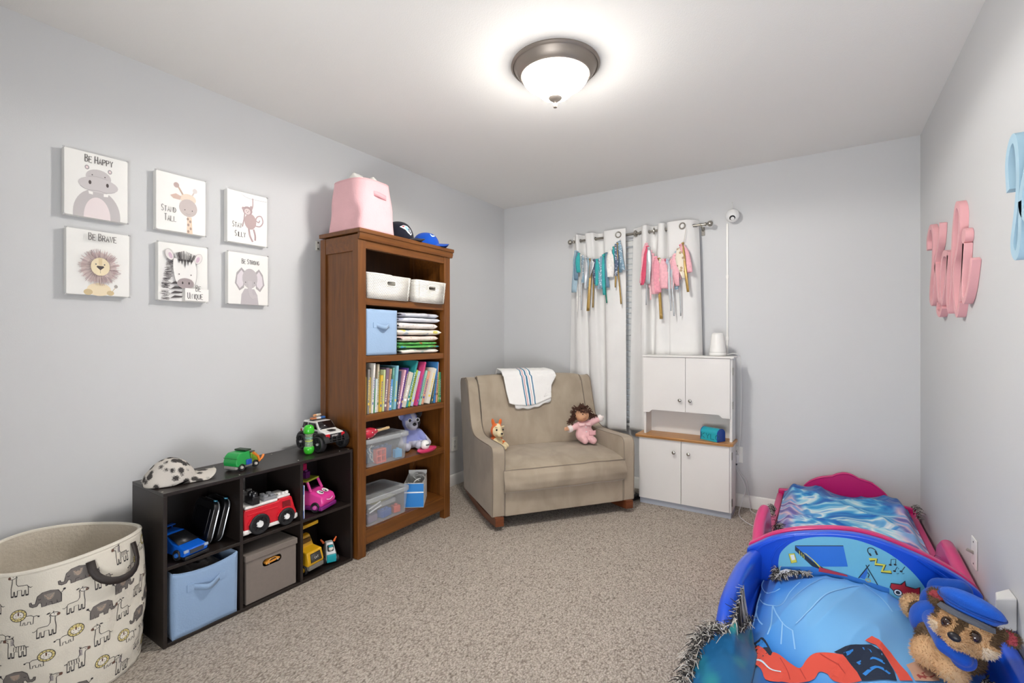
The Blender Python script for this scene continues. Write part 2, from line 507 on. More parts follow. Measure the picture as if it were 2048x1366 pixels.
# closed venetian blind inside the window
bl = thing('window_blind', 'white venetian blind with closed slats showing between the two curtain panels', 'blind', (-1.29, YB + .012, 2.0))
BL = M('#dcdcda', .55)
MB().box(-.41, .41, -.02, .015, -.045, -.004).build('headrail', BL, bl, bevel=.003)
z = -.075; k = 0; first = None
slat = MB()
pr_ = [(-.0245, .0035), (-.012, .0005), (0, -.0008), (.012, .0005), (.0245, .0035)]
for sgn, dz in ((1, 0),):
    vs_ = []
    for X in (-.405, .405):
        for a, h in pr_:
            ang = R(74)
            vs_.append((X, h * math.cos(0) * .6 + a * math.cos(ang), a * math.sin(ang)))
    slat.add(vs_, [(i, i + 1, 5 + i + 1, 5 + i) for i in range(4)])
while z > -1.43:
    if first is None:
        first = slat.build('slat', BL, bl, smooth=180, solid=.0022, fixn=False); first.location.z = z
    else:
        c = first.copy(); COL.objects.link(c); c.location.z = z
    z -= .0445
MB().box(-.405, .405, -.012, .012, z - .005, z + .018).build('bottom_rail', BL, bl, bevel=.003)
for X in (-.25, .03, .27):
    MB().cyl((X, -.017, -.03), (X, -.017, z), .0009, seg=5).build('ladder_cord', BL, bl)

# ================================================================== CEILING LIGHT
LX, LY = -1.010, 1.905
lamp = thing('ceiling_light', 'flush dome ceiling light with brushed bronze pan and frosted glass bowl', 'light', (LX, LY, H))
BRZ = M('#988f86', .45, .75, 3, .08, name='brushed_bronze')
MB().lathe([(.0, -.001), (.197, -.001), (.200, -.008), (.194, -.014), (.191, -.016), (.188, -.013), (.183, -.018), (.174, -.033), (.164, -.046), (.154, -.053), (.150, -.052), (.150, -.04), (0, -.04)], 64).build('pan', BRZ, lamp, smooth=35)
em = bpy.data.materials.new('lit_frosted_glass'); em.use_nodes = True
nt = em.node_tree; b = nt.nodes['Principled BSDF']
b.inputs['Base Color'].default_value = (.9, .9, .88, 1); b.inputs['Roughness'].default_value = .3
b.inputs['Emission Color'].default_value = (1.0, .965, .91, 1); 
# the glass glows most around the bulbs in its lower half and least where it meets the pan
tc_ = nt.nodes.new('ShaderNodeTexCoord'); sp_ = nt.nodes.new('ShaderNodeSeparateXYZ'); nt.links.new(tc_.outputs['Object'], sp_.inputs[0])
mr_ = nt.nodes.new('ShaderNodeMapRange'); mr_.inputs[1].default_value = -.052; mr_.inputs[2].default_value = -.115
mr_.inputs[3].default_value = LAMP_POWER * .12; mr_.inputs[4].default_value = LAMP_POWER * 1.5
nt.links.new(sp_.outputs[2], mr_.inputs[0]); nt.links.new(mr_.outputs[0], b.inputs['Emission Strength'])
MB().lathe([(.1485, -.050), (.1475, -.058), (.143, -.069), (.132, -.082), (.117, -.092), (.102, -.100), (.090, -.108), (.081, -.118), (.072, -.129), (.061, -.139), (.046, -.146), (.020, -.149)], 64).build('glass_bowl', em, lamp, smooth=180)
MB().lathe([(0, -.143), (.031, -.1445), (.0325, -.148), (.028, -.154), (.018, -.161), (.010, -.167), (.0075, -.172), (.0095, -.174), (.0095, -.177), (.0088, -.1775), (.0105, -.184), (.008, -.191), (0, -.193)], 32).build('finial', BRZ, lamp, smooth=50)

# spot added below the finial for the downward light of the closed bowl
beam = bpy.data.lights.new('ceiling_light_beam', 'SPOT'); beam.energy = 38; beam.spot_size = R(180); beam.spot_blend = .15; beam.shadow_soft_size = .085
beam.color = (1.0, .965, .91)
beam_o = bpy.data.objects.new('ceiling_light_beam', beam); COL.objects.link(beam_o); beam_o.parent = lamp; beam_o.location = (0, 0, -.205)

# ================================================================== WALL PLATES
PLATE = M('#ecebe6', .35)
def outlet(name, label, pos, n, two=True):
    """pos on the wall, n: unit normal axis ('x+','y-')"""
    t = thing(name, label, 'outlet', pos, {'x+': R(90), 'y-': 0, 'x-': R(-90)}[n])
    MB().box(-.0375, .0375, -.006, 0, -.0575, .0575).build('plate', PLATE, t, bevel=.003)
    for dz in (.021, -.021):
        p = MB().box(-.017, .017, -.0085, -.004, dz - .015, dz + .015).build('socket', PLATE, t, bevel=.004)
        q = MB()
        for X in (-.006, .006): q.box(X - .0012, X + .0012, -.0092, -.008, dz - .002, dz + .008)
        q.box(-.002, .002, -.0092, -.008, dz - .010, dz - .006)
        q.build('slots', M('#2a2826', .6), p, smooth=0)
    MB().lathe([(.003, 0), (.002, .001)], 10, Matrix.Translation((0, -.0062, 0)) @ Matrix.Rotation(R(90), 4, 'X')).build('screw', M('#b8b6b0', .3, .8), t)
    return t
outlet('wall_outlet', 'white double wall socket low down between bookcase and rocking chair', (XL, 3.03, .335), 'x+')
outlet('wall_outlet', 'white double wall socket beside the toy kitchen cabinet with a charger plugged in', (-.515, YB, .37), 'y-')
ch = thing('phone_charger', 'white plug-in charger with cords on the socket beside the toy kitchen cabinet', 'charger', (-.525, YB - .009, .345))
MB().box(-.022, .022, -.03, 0, -.035, .03).build('charger_body', M('#e4e4e6', .4), ch, bevel=.006)
MB().box(-.012, .012, -.022, -.008, -.048, -.035).build('plug_end', M('#4a4a4c', .5), ch, bevel=.002)
sw = thing('light_switch', 'white toggle switch plate low on the wall above the pink bed rail', 'switch', (XR, 2.528, .376), R(-90))
MB().box(-.036, .036, -.006, 0, -.0575, .0575).build('plate', PLATE, sw, bevel=.003)
tg = MB(); tg.xbox(.010, .026, .011, Matrix.Translation((0, -.014, .004)) @ Matrix.Rotation(R(-25), 4, 'X'))
tg.build('toggle', M('#a8a49c', .4, .3), sw, bevel=.002)
for dz in (.042, -.042):
    MB().lathe([(.0038, 0), (.0025, .0012)], 10, Matrix.Translation((0, -.006, dz)) @ Matrix.Rotation(R(90), 4, 'X')).build('screw', M('#55524c', .4, .8), sw)

# anti-tip bracket on the wall behind the bookcase
br = thing('wall_bracket', 'small white anti-tip bracket screwed to the wall behind the bookcase', 'bracket', (XL, 1.757, 1.763), R(90))
MB().box(-.012, .012, -.012, 0, -.028, .028).build('bracket_body', M('#cfcdc4', .4), br, bevel=.004)
for dz in (.018, -.018):
    MB().lathe([(.005, 0), (.004, .002)], 10, Matrix.Translation((0, -.012, dz)) @ Matrix.Rotation(R(90), 4, 'X')).build('screw', M('#3a3834', .4, .8), br)

# ================================================================== SIX CANVAS PRINTS
GR, GR2, PK, INK = '#c2bdbd', '#aaa4a6', '#ead9d9', '#55504f'
def art_hippo():
    a = Art()
    body_ = [(.13, .0)] + [(.13 + .37 + .37 * math.cos(t), .08 + .50 * math.sin(t)) for t in [math.pi - math.pi * i / 20 for i in range(21)]] + [(.87, 0)]
    a.fill(body_, GR)
    a.fill([(.29, 0)] + [(.5 + .21 * math.cos(t), .02 + .40 * math.sin(t)) for t in [math.pi - math.pi * i / 16 for i in range(17)]] + [(.71, 0)], '#eadede')
    for x, y in ((.34, .985), (.70, .985)): a.ell(x, y, .035, .045, GR2); a.ell(x, y, .018, .024, PK)
    a.ell(.52, .82, .2, .16, '#c9c4c4'); a.ell(.52, .67, .315, .15, '#cdc8c8')
    a.fill([(.36, .53), (.43, .52), (.43, .465), (.37, .47)], '#f4f2ee'); a.fill([(.60, .52), (.68, .53), (.67, .47), (.60, .46)], '#f4f2ee')
    a.stroke([(.24, .60), (.34, .545), (.5, .56), (.66, .545), (.78, .59)], .008, GR2, smooth=4)
    a.ell(.385, .70, .022, .04, '#4a4040'); a.ell(.66, .70, .022, .04, '#4a4040')
    a.stroke([(.36, .81), (.5, .835), (.66, .81)], .006, GR2, smooth=4)
    for x in (.42, .62): a.ell(x, .855, .01, .012, INK)
    return a.text('BE HAPPY', .31, 1.09, .115, INK, .013)
def art_lion():
    a = Art(); rnd = random.Random(3)
    a.ell(.5, .12, .19, .13, '#ecdcbc'); a.ell(.33, .06, .07, .06, '#cdb88f'); a.ell(.68, .06, .06, .05, '#cdb88f')
    a.stroke([(.70, .07), (.73, .13), (.76, .17)], .01, '#cdb88f'); a.ell(.77, .2, .03, .035, '#a8a29c')
    a.ell(.5, .56, .28, .30, '#e3d5d1')
    for i in range(230):
        t = rnd.uniform(0, 2 * math.pi); r0 = rnd.uniform(.12, .24); r1 = rnd.uniform(.29, .35)
        a.stroke([(.5 + r0 * math.cos(t), .56 + r0 * 1.05 * math.sin(t)), (.5 + r1 * math.cos(t + .06), .56 + r1 * 1.06 * math.sin(t + .06))], .006, rnd.choice(['#d3bdbb', '#c0aaaa', '#dcc9c4', '#b19b9f']))
    a.ell(.5, .57, .15, .18, '#ecdcba'); a.fill([(.475, .6), (.525, .6), (.53, .74), (.47, .74)], '#dfcaa0')
    a.fill([(.45, .585), (.55, .585), (.56, .56), (.5, .50), (.44, .56)], '#4b4242')
    a.stroke([(.5, .5), (.5, .44)], .006, '#8a7a6a')
    for x in (.43, .565): a.ell(x, .615, .011, .014, INK)
    return a.text('BE BRAVE', .32, 1.08, .115, INK, .013)
def art_giraffe():
    a = Art()
    a.fill([(.60, 0), (.72, 0), (.70, .38), (.61, .38)], '#ead3bd')
    for x, y in ((.63, .05), (.68, .12), (.63, .2), (.67, .28), (.62, .33)): a.ell(x, y, .022, .032, '#b39a8c')
    a.stroke([(.52, .86), (.44, 1.0), (.40, 1.04)], .035, '#cdb4a4', smooth=4); a.ell(.39, 1.05, .055, .06, '#c2aca6')
    a.stroke([(.70, .86), (.76, .98)], .03, '#dccfc8'); a.ell(.77, 1.0, .05, .055, '#e0d8d4')
    a.fill([(.48, .82), (.38, .86), (.27, .80), (.33, .74), (.46, .73)], '#d8bdb0')
    a.ell(.63, .78, .16, .12, '#ecdac8'); a.ell(.63, .58, .185, .2, '#cdc1bd')
    for x in (.56, .71): a.ell(x, .53, .01, .013, INK)
    a.stroke([(.58, .45), (.63, .435), (.68, .45)], .006, GR2)
    a.text('STAND', .1, .42, .115, '#77726f', .011); a.text('TALL', .16, .22, .115, '#77726f', .011)
    return a
def art_monkey():
    a = Art(); B = '#b9a3a3'
    a.stroke([(.62, 1.18), (.62, .98), (.58, .86)], .028, B, smooth=5)
    a.stroke([(.3, 1.25), (.52, 1.16), (.98, 1.17)], .008, GR2, smooth=4)
    a.stroke([(.66, .50), (.80, .50), (.88, .62), (.84, .76), (.74, .74), (.70, .64), (.77, .60), (.80, .66)], .03, B, smooth=5)
    a.stroke([(.42, .78), (.40, .60), (.36, .42)], .03, B, smooth=4)
    a.stroke([(.52, .40), (.55, .22), (.62, .08)], .045, B, smooth=4); a.stroke([(.64, .40), (.68, .25), (.68, .12)], .045, B, smooth=4)
    a.ell(.56, .58, .15, .2, '#bfa9a7'); a.ell(.49, .84, .12, .11, '#b39d9d'); a.ell(.38, .88, .035, .04, B); a.ell(.58, .94, .035, .04, B)
    a.ell(.485, .82, .075, .075, '#ddcfcd')
    for x in (.46, .515): a.ell(x, .835, .008, .01, INK)
    a.ell(.49, .80, .012, .008, INK)
    a.text('STAY', .12, .38, .115, '#55504f', .012); a.text('SILLY', .18, .16, .115, '#55504f', .012)
    return a
def art_zebra():
    a = Art(); rnd = random.Random(5)
    a.fill([(.04, 0), (.46, 0), (.46, .45), (.30, .60), (.2, .95), (.08, .75)], '#f0eeec')
    for i in range(150):
        y = rnd.uniform(.02, .98); x = .06 + .18 * max(0, (y - .3)) + rnd.uniform(-.02, .05)
        a.stroke([(x, y), (x + rnd.uniform(.08, .14), y + rnd.uniform(-.03, .03))], .006, rnd.choice(['#6a6466', '#8d8788', '#4d484a']))
    for y in (.06, .16, .26, .37): a.fill([(.22, y), (.44, y + .02), (.46, y + .05), (.3, y + .06)], '#4a4547')
    a.ell(.20, 1.02, .078, .128, '#b5aeae', .35); a.ell(.20, 1.02, .07, .12, '#e8e2e0', .35); a.ell(.22, 1.0, .035, .07, '#d2b8c8', .35)
    a.ell(.78, .99, .078, .128, '#b5aeae', -.35); a.ell(.78, .99, .07, .12, '#e8e2e0', -.35); a.ell(.77, .97, .035, .07, '#d2b8c8', -.35)
    a.fill([(.28, .95), (.70, .95), (.75, .72), (.72, .42), (.62, .30), (.46, .30), (.32, .45), (.27, .72)], '#f1efec')
    a.stroke([(.28, .95), (.27, .72), (.32, .45), (.46, .30)], .008, '#a9a3a3', smooth=4); a.stroke([(.70, .95), (.75, .72), (.72, .42), (.62, .30)], .008, '#a9a3a3', smooth=4)
    for i in range(60):
        x = rnd.uniform(.36, .66); a.stroke([(x, .9), (x + (x - .5) * .5, 1.14 - abs(x - .5) * .6)], .006, rnd.choice(['#6a6466', '#8d8788', '#3d383a']))
    for x, d in ((.38, .1), (.44, .13), (.5, .2), (.56, .14), (.63, .1)): a.fill([(x - .022, .94), (x + .022, .94), (x, .94 - d)], '#3d383a')
    a.ell(.51, .40, .17, .12, '#a5999a'); a.ell(.45, .41, .015, .03, '#3d3536'); a.ell(.58, .41, .015, .03, '#3d3536')
    for x in (.38, .62): a.ell(x, .60, .011, .015, INK)
    a.fill([(.50, .02), (.99, .02), (.99, .30), (.50, .30)], '#f3f1ee')
    a.text('BE', .72, .24, .115, INK, .013); a.text('UNIQUE', .55, .06, .115, INK, .013)
    return a
def art_elephant():
    a = Art()
    a.fill([(.30, 0), (.32, .25), (.40, .40), (.64, .40), (.72, .25), (.75, 0)], '#bdb7ba')
    a.fill([(.42, .82), (.32, .92), (.20, .78), (.16, .52), (.27, .34), (.38, .42)], GR2); a.fill([(.38, .78), (.32, .86), (.22, .72), (.20, .52), (.28, .40), (.36, .48)], '#dbd4d8')
    a.fill([(.66, .82), (.76, .92), (.86, .78), (.90, .52), (.79, .34), (.68, .42)], GR2); a.fill([(.70, .78), (.76, .86), (.84, .72), (.86, .52), (.78, .40), (.70, .48)], '#dbd4d8')
    a.ell(.53, .66, .19, .25, '#bcb6b8')
    a.stroke([(.53, .6), (.53, .40), (.55, .26), (.63, .19), (.69, .24)], .10, '#c3bdbf', smooth=6)
    a.stroke([(.48, .52), (.48, .38), (.50, .26), (.58, .15), (.68, .17)], .006, GR2, smooth=6)
    for x in (.42, .64): a.ell(x, .56, .011, .014, INK)
    a.text('BE STRONG', .33, 1.02, .10, INK, .013)
    return a
CANV = M('#efeeea', .4, coat=.2, name='wrapped_canvas')
def canvas(label, y0, z0, art):
    t = thing('canvas_print', label, 'picture', (XL, y0, z0), R(90), 'nursery animal canvases')
    # local x runs along +y of the room, local -y into the room
    W_, H_ = .207, .266
    MB().box(0, W_, -.036, -.002, 0, H_).build('canvas', CANV, t, bevel=.003)
    art().build('print', lambda u, v, h: Vector((u * W_, -.036 - h * .5, v * W_)), t, rough=.62)
    for (X, Z) in ((0, 0), (W_, 0), (0, H_), (W_, H_)):
        MB().box(X - .003, X + .003, -.037, -.031, Z - .003, Z + .003).build('wrap_corner', M('#d8d8d8', .1, alpha=.5), t, smooth=0)
    return t
canvas('white canvas of a grey hippo reading BE HAPPY', .608, 1.703, art_hippo)
canvas('white canvas of a pale giraffe reading STAND TALL', .918, 1.703, art_giraffe)
canvas('white canvas of a hanging monkey reading STAY SILLY', 1.224, 1.699, art_monkey)
canvas('white canvas of a shaggy lion reading BE BRAVE', .614, 1.386, art_lion)
canvas('white canvas of a zebra head reading BE UNIQUE', .926, 1.382, art_zebra)
canvas('white canvas of a grey elephant reading BE STRONG', 1.228, 1.384, art_elephant)

# ================================================================== BOOKCASE
def wood(name, c0, c1, rough, ax):
    m = bpy.data.materials.new(name); m.use_nodes = True
    nt = m.node_tree; N = nt.nodes; L = nt.links; b = N['Principled BSDF']; b.inputs['Roughness'].default_value = rough
    tc = N.new('ShaderNodeTexCoord'); mp = N.new('ShaderNodeMapping'); mp.inputs['Scale'].default_value = ax
    L.new(tc.outputs['Object'], mp.inputs[0])
    n = N.new('ShaderNodeTexNoise'); n.inputs['Scale'].default_value = 3; n.inputs['Detail'].default_value = 8; n.inputs['Distortion'].default_value = .6
    L.new(mp.outputs[0], n.inputs['Vector'])
    r = N.new('ShaderNodeValToRGB'); r.color_ramp.elements[0].color = (*lin(c0), 1); r.color_ramp.elements[1].color = (*lin(c1), 1)
    r.color_ramp.elements[0].position = .3; r.color_ramp.elements[1].position = .7
    L.new(n.outputs['Fac'], r.inputs[0]); L.new(r.outputs[0], b.inputs['Base Color'])
    bp = N.new('ShaderNodeBump'); bp.inputs['Strength'].default_value = .06; L.new(n.outputs['Fac'], bp.inputs['Height']); L.new(bp.outputs[0], b.inputs['Normal'])
    return m
WDV = wood('cherry_wood_upright', '#5d3512', '#7a491a', .38, (18, 18, 1.2))
WDD = wood('cherry_wood_back_shaded', '#3c220e', '#4c2d13', .5, (18, 18, 1.2))  # back panel wood darkened to carry the shade inside the shelves
WDH = wood('cherry_wood_level', '#5d3512', '#7a491a', .38, (18, 1.2, 18))
BX0, BX1, BY0, BY1 = -2.45, -2.118, 1.712, 2.477       # back, front, sides
bc = thing('bookcase', 'tall brown wooden bookcase of five shelves against the wall', 'bookcase', (-2.284, 2.094, 0))
for y0, y1 in ((BY0, BY0 + .056), (BY1 - .056, BY1)):
    for x0, x1 in ((BX0, BX0 + .045), (BX1 - .045, BX1)):
        MB().box(x0, x1, y0, y1, 0, 1.78).build('post', WDV, bc, w=True, bevel=.003)
for y0, y1 in ((BY0 + .012, BY0 + .030), (BY1 - .030, BY1 - .012)):
    MB().box(BX0 + .045, BX1 - .045, y0, y1, .07, 1.78).build('side_panel', WDV, bc, w=True, smooth=0)
for y0, y1 in ((BY0 + .003, BY0 + .034), (BY1 - .034, BY1 - .003)):
    MB().box(BX0 + .045, BX1 - .045, y0, y1, 1.69, 1.78).build('side_rail', WDH, bc, w=True, bevel=.002)
    MB().box(BX0 + .045, BX1 - .045, y0, y1, .07, .14).build('side_rail', WDH, bc, w=True, bevel=.002)
MB().box(BX0, BX0 + .008, BY0 + .03, BY1 - .03, .1, 1.786).build('back_panel', WDD, bc, w=True, smooth=0)
MB().box(BX1 - .035, BX1 - .004, BY0 + .056, BY1 - .056, 1.708, 1.78).build('top_rail', WDH, bc, w=True, bevel=.002)
MB().box(BX0 - .005, BX1 + .022, BY0 - .006, BY1 + .018, 1.787, 1.81).build('top', WDH, bc, w=True, bevel=.003)
cm = MB()
cpts = [(0, 1.752), (.012, 1.752), (.015, 1.762), (.018, 1.77), (.018, 1.787), (0, 1.787)]
cm.prism(cpts, lambda a, b, d: Vector((BX1 + a - .002, d, b)), BY0 + .0, BY1 + .012)
cm.build('cornice', WDH, bc, w=True, smooth=25)
SH = [1.432, 1.110, .780, .478, .144]
for z in SH[:4]:
    MB().box(BX0 + .008, BX1 - .008, BY0 + .03, BY1 - .03, z - .037, z).build('shelf', WDH, bc, w=True, bevel=.002)
MB().box(BX0 + .008, BX1 - .02, BY0 + .03, BY1 - .03, .144 - .02, .144).build('shelf', WDH, bc, w=True, bevel=.002)
MB().box(BX1 - .022, BX1 - .004, BY0 + .056, BY1 - .056, .062, .142).build('apron', WDH, bc, w=True, bevel=.002)

# ---- pink fabric hamper on top
def soft(p, s, a, seed=0):
    v = noise.noise_vector((p + Vector((seed, seed * .7, 0))) * s)
    return p + Vector(v) * a
pk = thing('fabric_hamper', 'soft pink square fabric hamper standing on top of the bookcase', 'hamper', (-2.270, 1.862, 1.811), R(0))
PKM = cloth('#e9b9bd', 160, .2, .05)
def hamper_side(hw, hd, top, n=.14, round_top=.5):
    def fn(i, j):
        a = 2 * math.pi * i
        c, s_ = math.cos(a), math.sin(a)
        e = .22 + (.62 - .22) * j            # superellipse: square below, rounder above
        X = math.copysign(abs(c) ** e, c); Y = math.copysign(abs(s_) ** e, s_)
        k = 1.0 - .055 * j
        p = Vector((hw * k * X, hd * k * Y, top * j))
        q = soft(p, 7, .012 * (1 - abs(2 * j - 1)) + .002, 3)
        # dented panel on the near side
        if Y < -.5: q += Vector((0, .022 * math.exp(-((p.x - .06) / .05) ** 2 - ((p.z - .09) / .05) ** 2), 0))
        return q
    return fn
MB().grid(hamper_side(.150, .130, .292), 96, 24, cu=True).build('hamper_cloth', PKM, pk, smooth=60, solid=.004, fixn=True)
MB().box(-.135, .135, -.118, .118, .001, .004).build('bottom', PKM, pk)
MB().tube([hamper_side(.150, .130, .292)(i / 64, 1) + Vector((0, 0, 0)) for i in range(64)], .0035, 6, closed=True).build('rim', PKM, pk)
hs_ = MB()
hp = [(.1435, -.035, .218), (.152, -.025, .217), (.158, 0, .213), (.152, .045, .208), (.1435, .055, .207)]
hp = crom([Vector(p) for p in hp], 5)
hs_.add([p + Vector((0, 0, dz)) for p in hp for dz in (.013, -.013)], [(2 * i, 2 * i + 1, 2 * i + 3, 2 * i + 2) for i in range(len(hp) - 1)])
hs_.build('handle', cloth('#dca6ac'), pk, solid=.003, smooth=60)
def heap(name, colr, cx, cy, rx, ry, z0, hgt, seed, parent, mat=None):
    def fn(i, j):
        a = 2 * math.pi * i; r = j
        p = Vector((cx + rx * r * math.cos(a), cy + ry * r * math.sin(a), 0))
        hh = hgt * (1 - r ** 3) * (.62 + .7 * noise.noise(p * 14 + Vector((seed, 0, 0))) + .4 * noise.noise(p * 35 + Vector((seed, 5, 0))))
        p.z = z0 + max(-.03, hh)
        return p
    return MB().grid(fn, 48, 18, cu=True).build(name, mat or cloth(colr), parent, smooth=180)
hl = thing('white_laundry', 'crumpled white linens heaped inside the pink hamper on the bookcase', 'laundry', (-2.270, 1.862, 2.035))
heap('linen', '#eceae4', 0, 0, .118, .102, .062, .075, 4, hl)

# ---- caps
def cap(name, label, loc, rz, colr, brim, r=.085, h=.105, under=None, tilt=0, flat=1., mat=None, group=None, squash=0.):
    t = thing(name, label, 'cap', loc, group=group, rot=Matrix.Rotation(rz, 3, 'Z').to_euler())
    mm = mat or cloth(colr, 300, .12)
    def crown(i, j):
        a = 2 * math.pi * i; p = j * math.pi / 2
        rr = r * math.cos(p) ** .75
        q = Vector((rr * 1.08 * math.cos(a), rr * .92 * math.sin(a), .004 + h * flat * math.sin(p) ** 1.0))
        if squash:
            q = soft(q, 16, squash, 2)
            q.z = max(q.z, .003)
        return q
    MB().grid(crown, 48, 16, cu=True).build('crown', mm, t, smooth=180, solid=.002, fixn=True)
    def br_(i, j):
        a = R(-68 + 136 * i); q0 = Vector((r * 1.06 * math.cos(a), r * .9 * math.sin(a), .008))
        e = Vector((r * 1.0 + brim * (math.cos(a * 1.1)) ** .6 if math.cos(a * 1.1) > 0 else r, r * .98 * math.sin(a), .008))
        q = q0.lerp(e, j)
        q.z = .014 + .012 * j * 0 + .016 * (math.cos(a) - .3) * 1.2 - .018 * (q.y / r) ** 2
        q.z = max(q.z, .002)
        return q
    MB().grid(br_, 28, 8).build('brim', [mm], t, smooth=180, solid=.003, fixn=True)
    MB().ell((0, 0, h * flat + .004), (.007, .007, .004), seg=10, rings=6).build('button', mm, t)
    return t, crown
ncap, ncrown = cap('baseball_cap', 'navy blue cap with light emblem beside the pink hamper', (-2.212, 2.098, 1.81), R(58), '#191a26', .075, r=.088, h=.118)
def on_crown(fn, a0):
    def f(u, v, hh):
        q = fn((a0 + u) / (2 * math.pi) % 1, v); c = Vector((0, 0, .03)); d = (q - c).normalized()
        return q + d * (.0022 + hh)
    return f
ea = Art()
ea.fill([(-.62, .42), (-.3, .52), (.05, .50), (.3, .36), (.34, .22), (.18, .15), (-.05, .22), (-.2, .32)], '#dfe3e8')
ea.fill([(-.22, .46), (.0, .48), (.05, .34), (-.08, .28)], '#7fb4dc')
ea.fill([(.06, .42), (.24, .36), (.28, .24), (.16, .20), (.04, .28)], '#1d2333')
ea.fill([(.12, .36), (.2, .34), (.2, .25), (.13, .25)], '#c9ced6')
ea.fill([(-.5, .43), (-.32, .49), (-.2, .46), (-.3, .42)], '#b33a42')
ea.build('emblem', on_crown(ncrown, -1.05), ncap, sub=1)
bcap, bcrown = cap('baseball_cap', 'bright blue cap with pale tick emblem at the far end of the bookcase top', (-2.205, 2.335, 1.81), R(48), '#1450b8', .07, r=.082, h=.092)
ba = Art(); ba.fill([(-.30, .62), (-.24, .64), (-.16, .52), (.3, .56), (.1, .46), (-.18, .42), (-.28, .48)], '#cfe6f6')
ba.build('emblem', on_crown(bcrown, -.9), bcap, sub=1)

# ---- white woven plastic baskets
def woven():
    m = bpy.data.materials.new('white_woven_plastic'); m.use_nodes = True
    nt = m.node_tree; N = nt.nodes; L = nt.links; b = N['Principled BSDF']; b.inputs['Roughness'].default_value = .4
    tc = N.new('ShaderNodeTexCoord'); sp = N.new('ShaderNodeSeparateXYZ'); L.new(tc.outputs['Object'], sp.inputs[0])
    ad = N.new('ShaderNodeMath'); L.new(sp.outputs[0], ad.inputs[0]); L.new(sp.outputs[1], ad.inputs[1])
    cb_ = N.new('ShaderNodeCombineXYZ'); L.new(ad.outputs[0], cb_.inputs[0]); L.new(sp.outputs[2], cb_.inputs[1])
    bk_ = N.new('ShaderNodeTexBrick'); bk_.inputs['Scale'].default_value = 1; bk_.inputs['Brick Width'].default_value = .0125; bk_.inputs['Row Height'].default_value = .0085
    bk_.inputs['Mortar Size'].default_value = .0030; bk_.inputs['Mortar Smooth'].default_value = .25; bk_.inputs['Bias'].default_value = -1
    bk_.inputs['Color1'].default_value = (*lin('#8d8170'), 1); bk_.inputs['Color2'].default_value = (*lin('#8d8170'), 1); bk_.inputs['Mortar'].default_value = (*lin('#ece9e2'), 1)
    L.new(cb_.outputs[0], bk_.inputs['Vector']); L.new(bk_.outputs['Color'], b.inputs['Base Color'])
    bp = N.new('ShaderNodeBump'); bp.inputs['Strength'].default_value = .5; bp.inputs['Distance'].default_value = .004
    L.new(bk_.outputs['Fac'], bp.inputs['Height']); L.new(bp.outputs[0], b.inputs['Normal'])
    return m
WOV = woven(); WHT = M('#e8e5dd', .4)
def rrect(hx, hy, r, n=5):
    out = []
    for cx, cy, a0 in ((hx - r, hy - r, 0), (-hx + r, hy - r, 90), (-hx + r, -hy + r, 180), (hx - r, -hy + r, 270)):
        for k in range(n + 1):
            a = R(a0 + 90 * k / n); out.append((cx + r * math.cos(a), cy + r * math.sin(a)))
    return out
def basket(name, label, loc, rz, hx, hy, hgt, group):
    t = thing(name, label, 'basket', loc, rz, group)
    th = .003
    def ring(z, ins=0.):
        k = .93 + .07 * z / hgt
        return [Vector((x, y, z)) for x, y in rrect(hx * k - ins, hy * k - ins, .028 - ins)]
    # the front wall (+x side) has a slot, so shell is built with the slot cut out of a fine grid
    mb = MB()
    zs = [0, .3 * hgt, .58 * hgt, .78 * hgt, hgt]
    rings = [ring(z) for z in zs]; n = len(rings[0])
    vs_ = [p for r_ in rings for p in r_]
    fs = []
    for j in range(4):
        for i in range(n):
            k = (i + 1) % n
            fs.append((j * n + i, j * n + k, (j + 1) * n + k, (j + 1) * n + i))
    # front face is between index n-1 .. 0 (from (hx,-hy+r) end to (hx,hy-r) start): subdivide it for the slot
    front = [f for f in fs if f[0] % n == n - 1]
    fs = [f for f in fs if f[0] % n != n - 1]
    mb.add(vs_, fs)
    mb.add(ring(.001), [list(range(n))])
    k = hy - .028
    ys = [-k, -.030, .030, k]
    def P(y, z): kk = .93 + .07 * z / hgt; return Vector((hx * kk, y * kk if abs(y) > .031 else y, z))
    vv = [P(y, z) for z in zs for y in ys]; ff = []
    for j in range(4):
        for i in range(3):
            if j == 2 and i == 1: continue
            ff.append((j * 4 + i, j * 4 + i + 1, (j + 1) * 4 + i + 1, (j + 1) * 4 + i))
    mb.add(vv, ff)
    mb.build('basket_shell', WOV, t, smooth=50, solid=th)
    MB().tube(ring(hgt), .0035, 6, closed=True).build('rim', WHT, t)
    zc = (.58 + .78) / 2 * hgt; zr = .1 * hgt
    kk = (.93 + .07 * zc / hgt)
    MB().tube([Vector((hx * kk + .001, x, zc + y)) for x, y in rrect(.034, zr + .002, .012)], .0035, 6, closed=True).build('slot_rim', WHT, t)
    return t
basket('woven_basket', 'white woven plastic basket at the near end of the top shelf', (-2.225, 1.9445, SH[0] + .003), R(-1.5), .12, .164, .135, 'woven baskets on the top shelf')
basket('woven_basket', 'white woven plastic basket at the far end of the top shelf', (-2.205, 2.2695, SH[0] + .003), R(-1.5), .12, .141, .133, 'woven baskets on the top shelf')
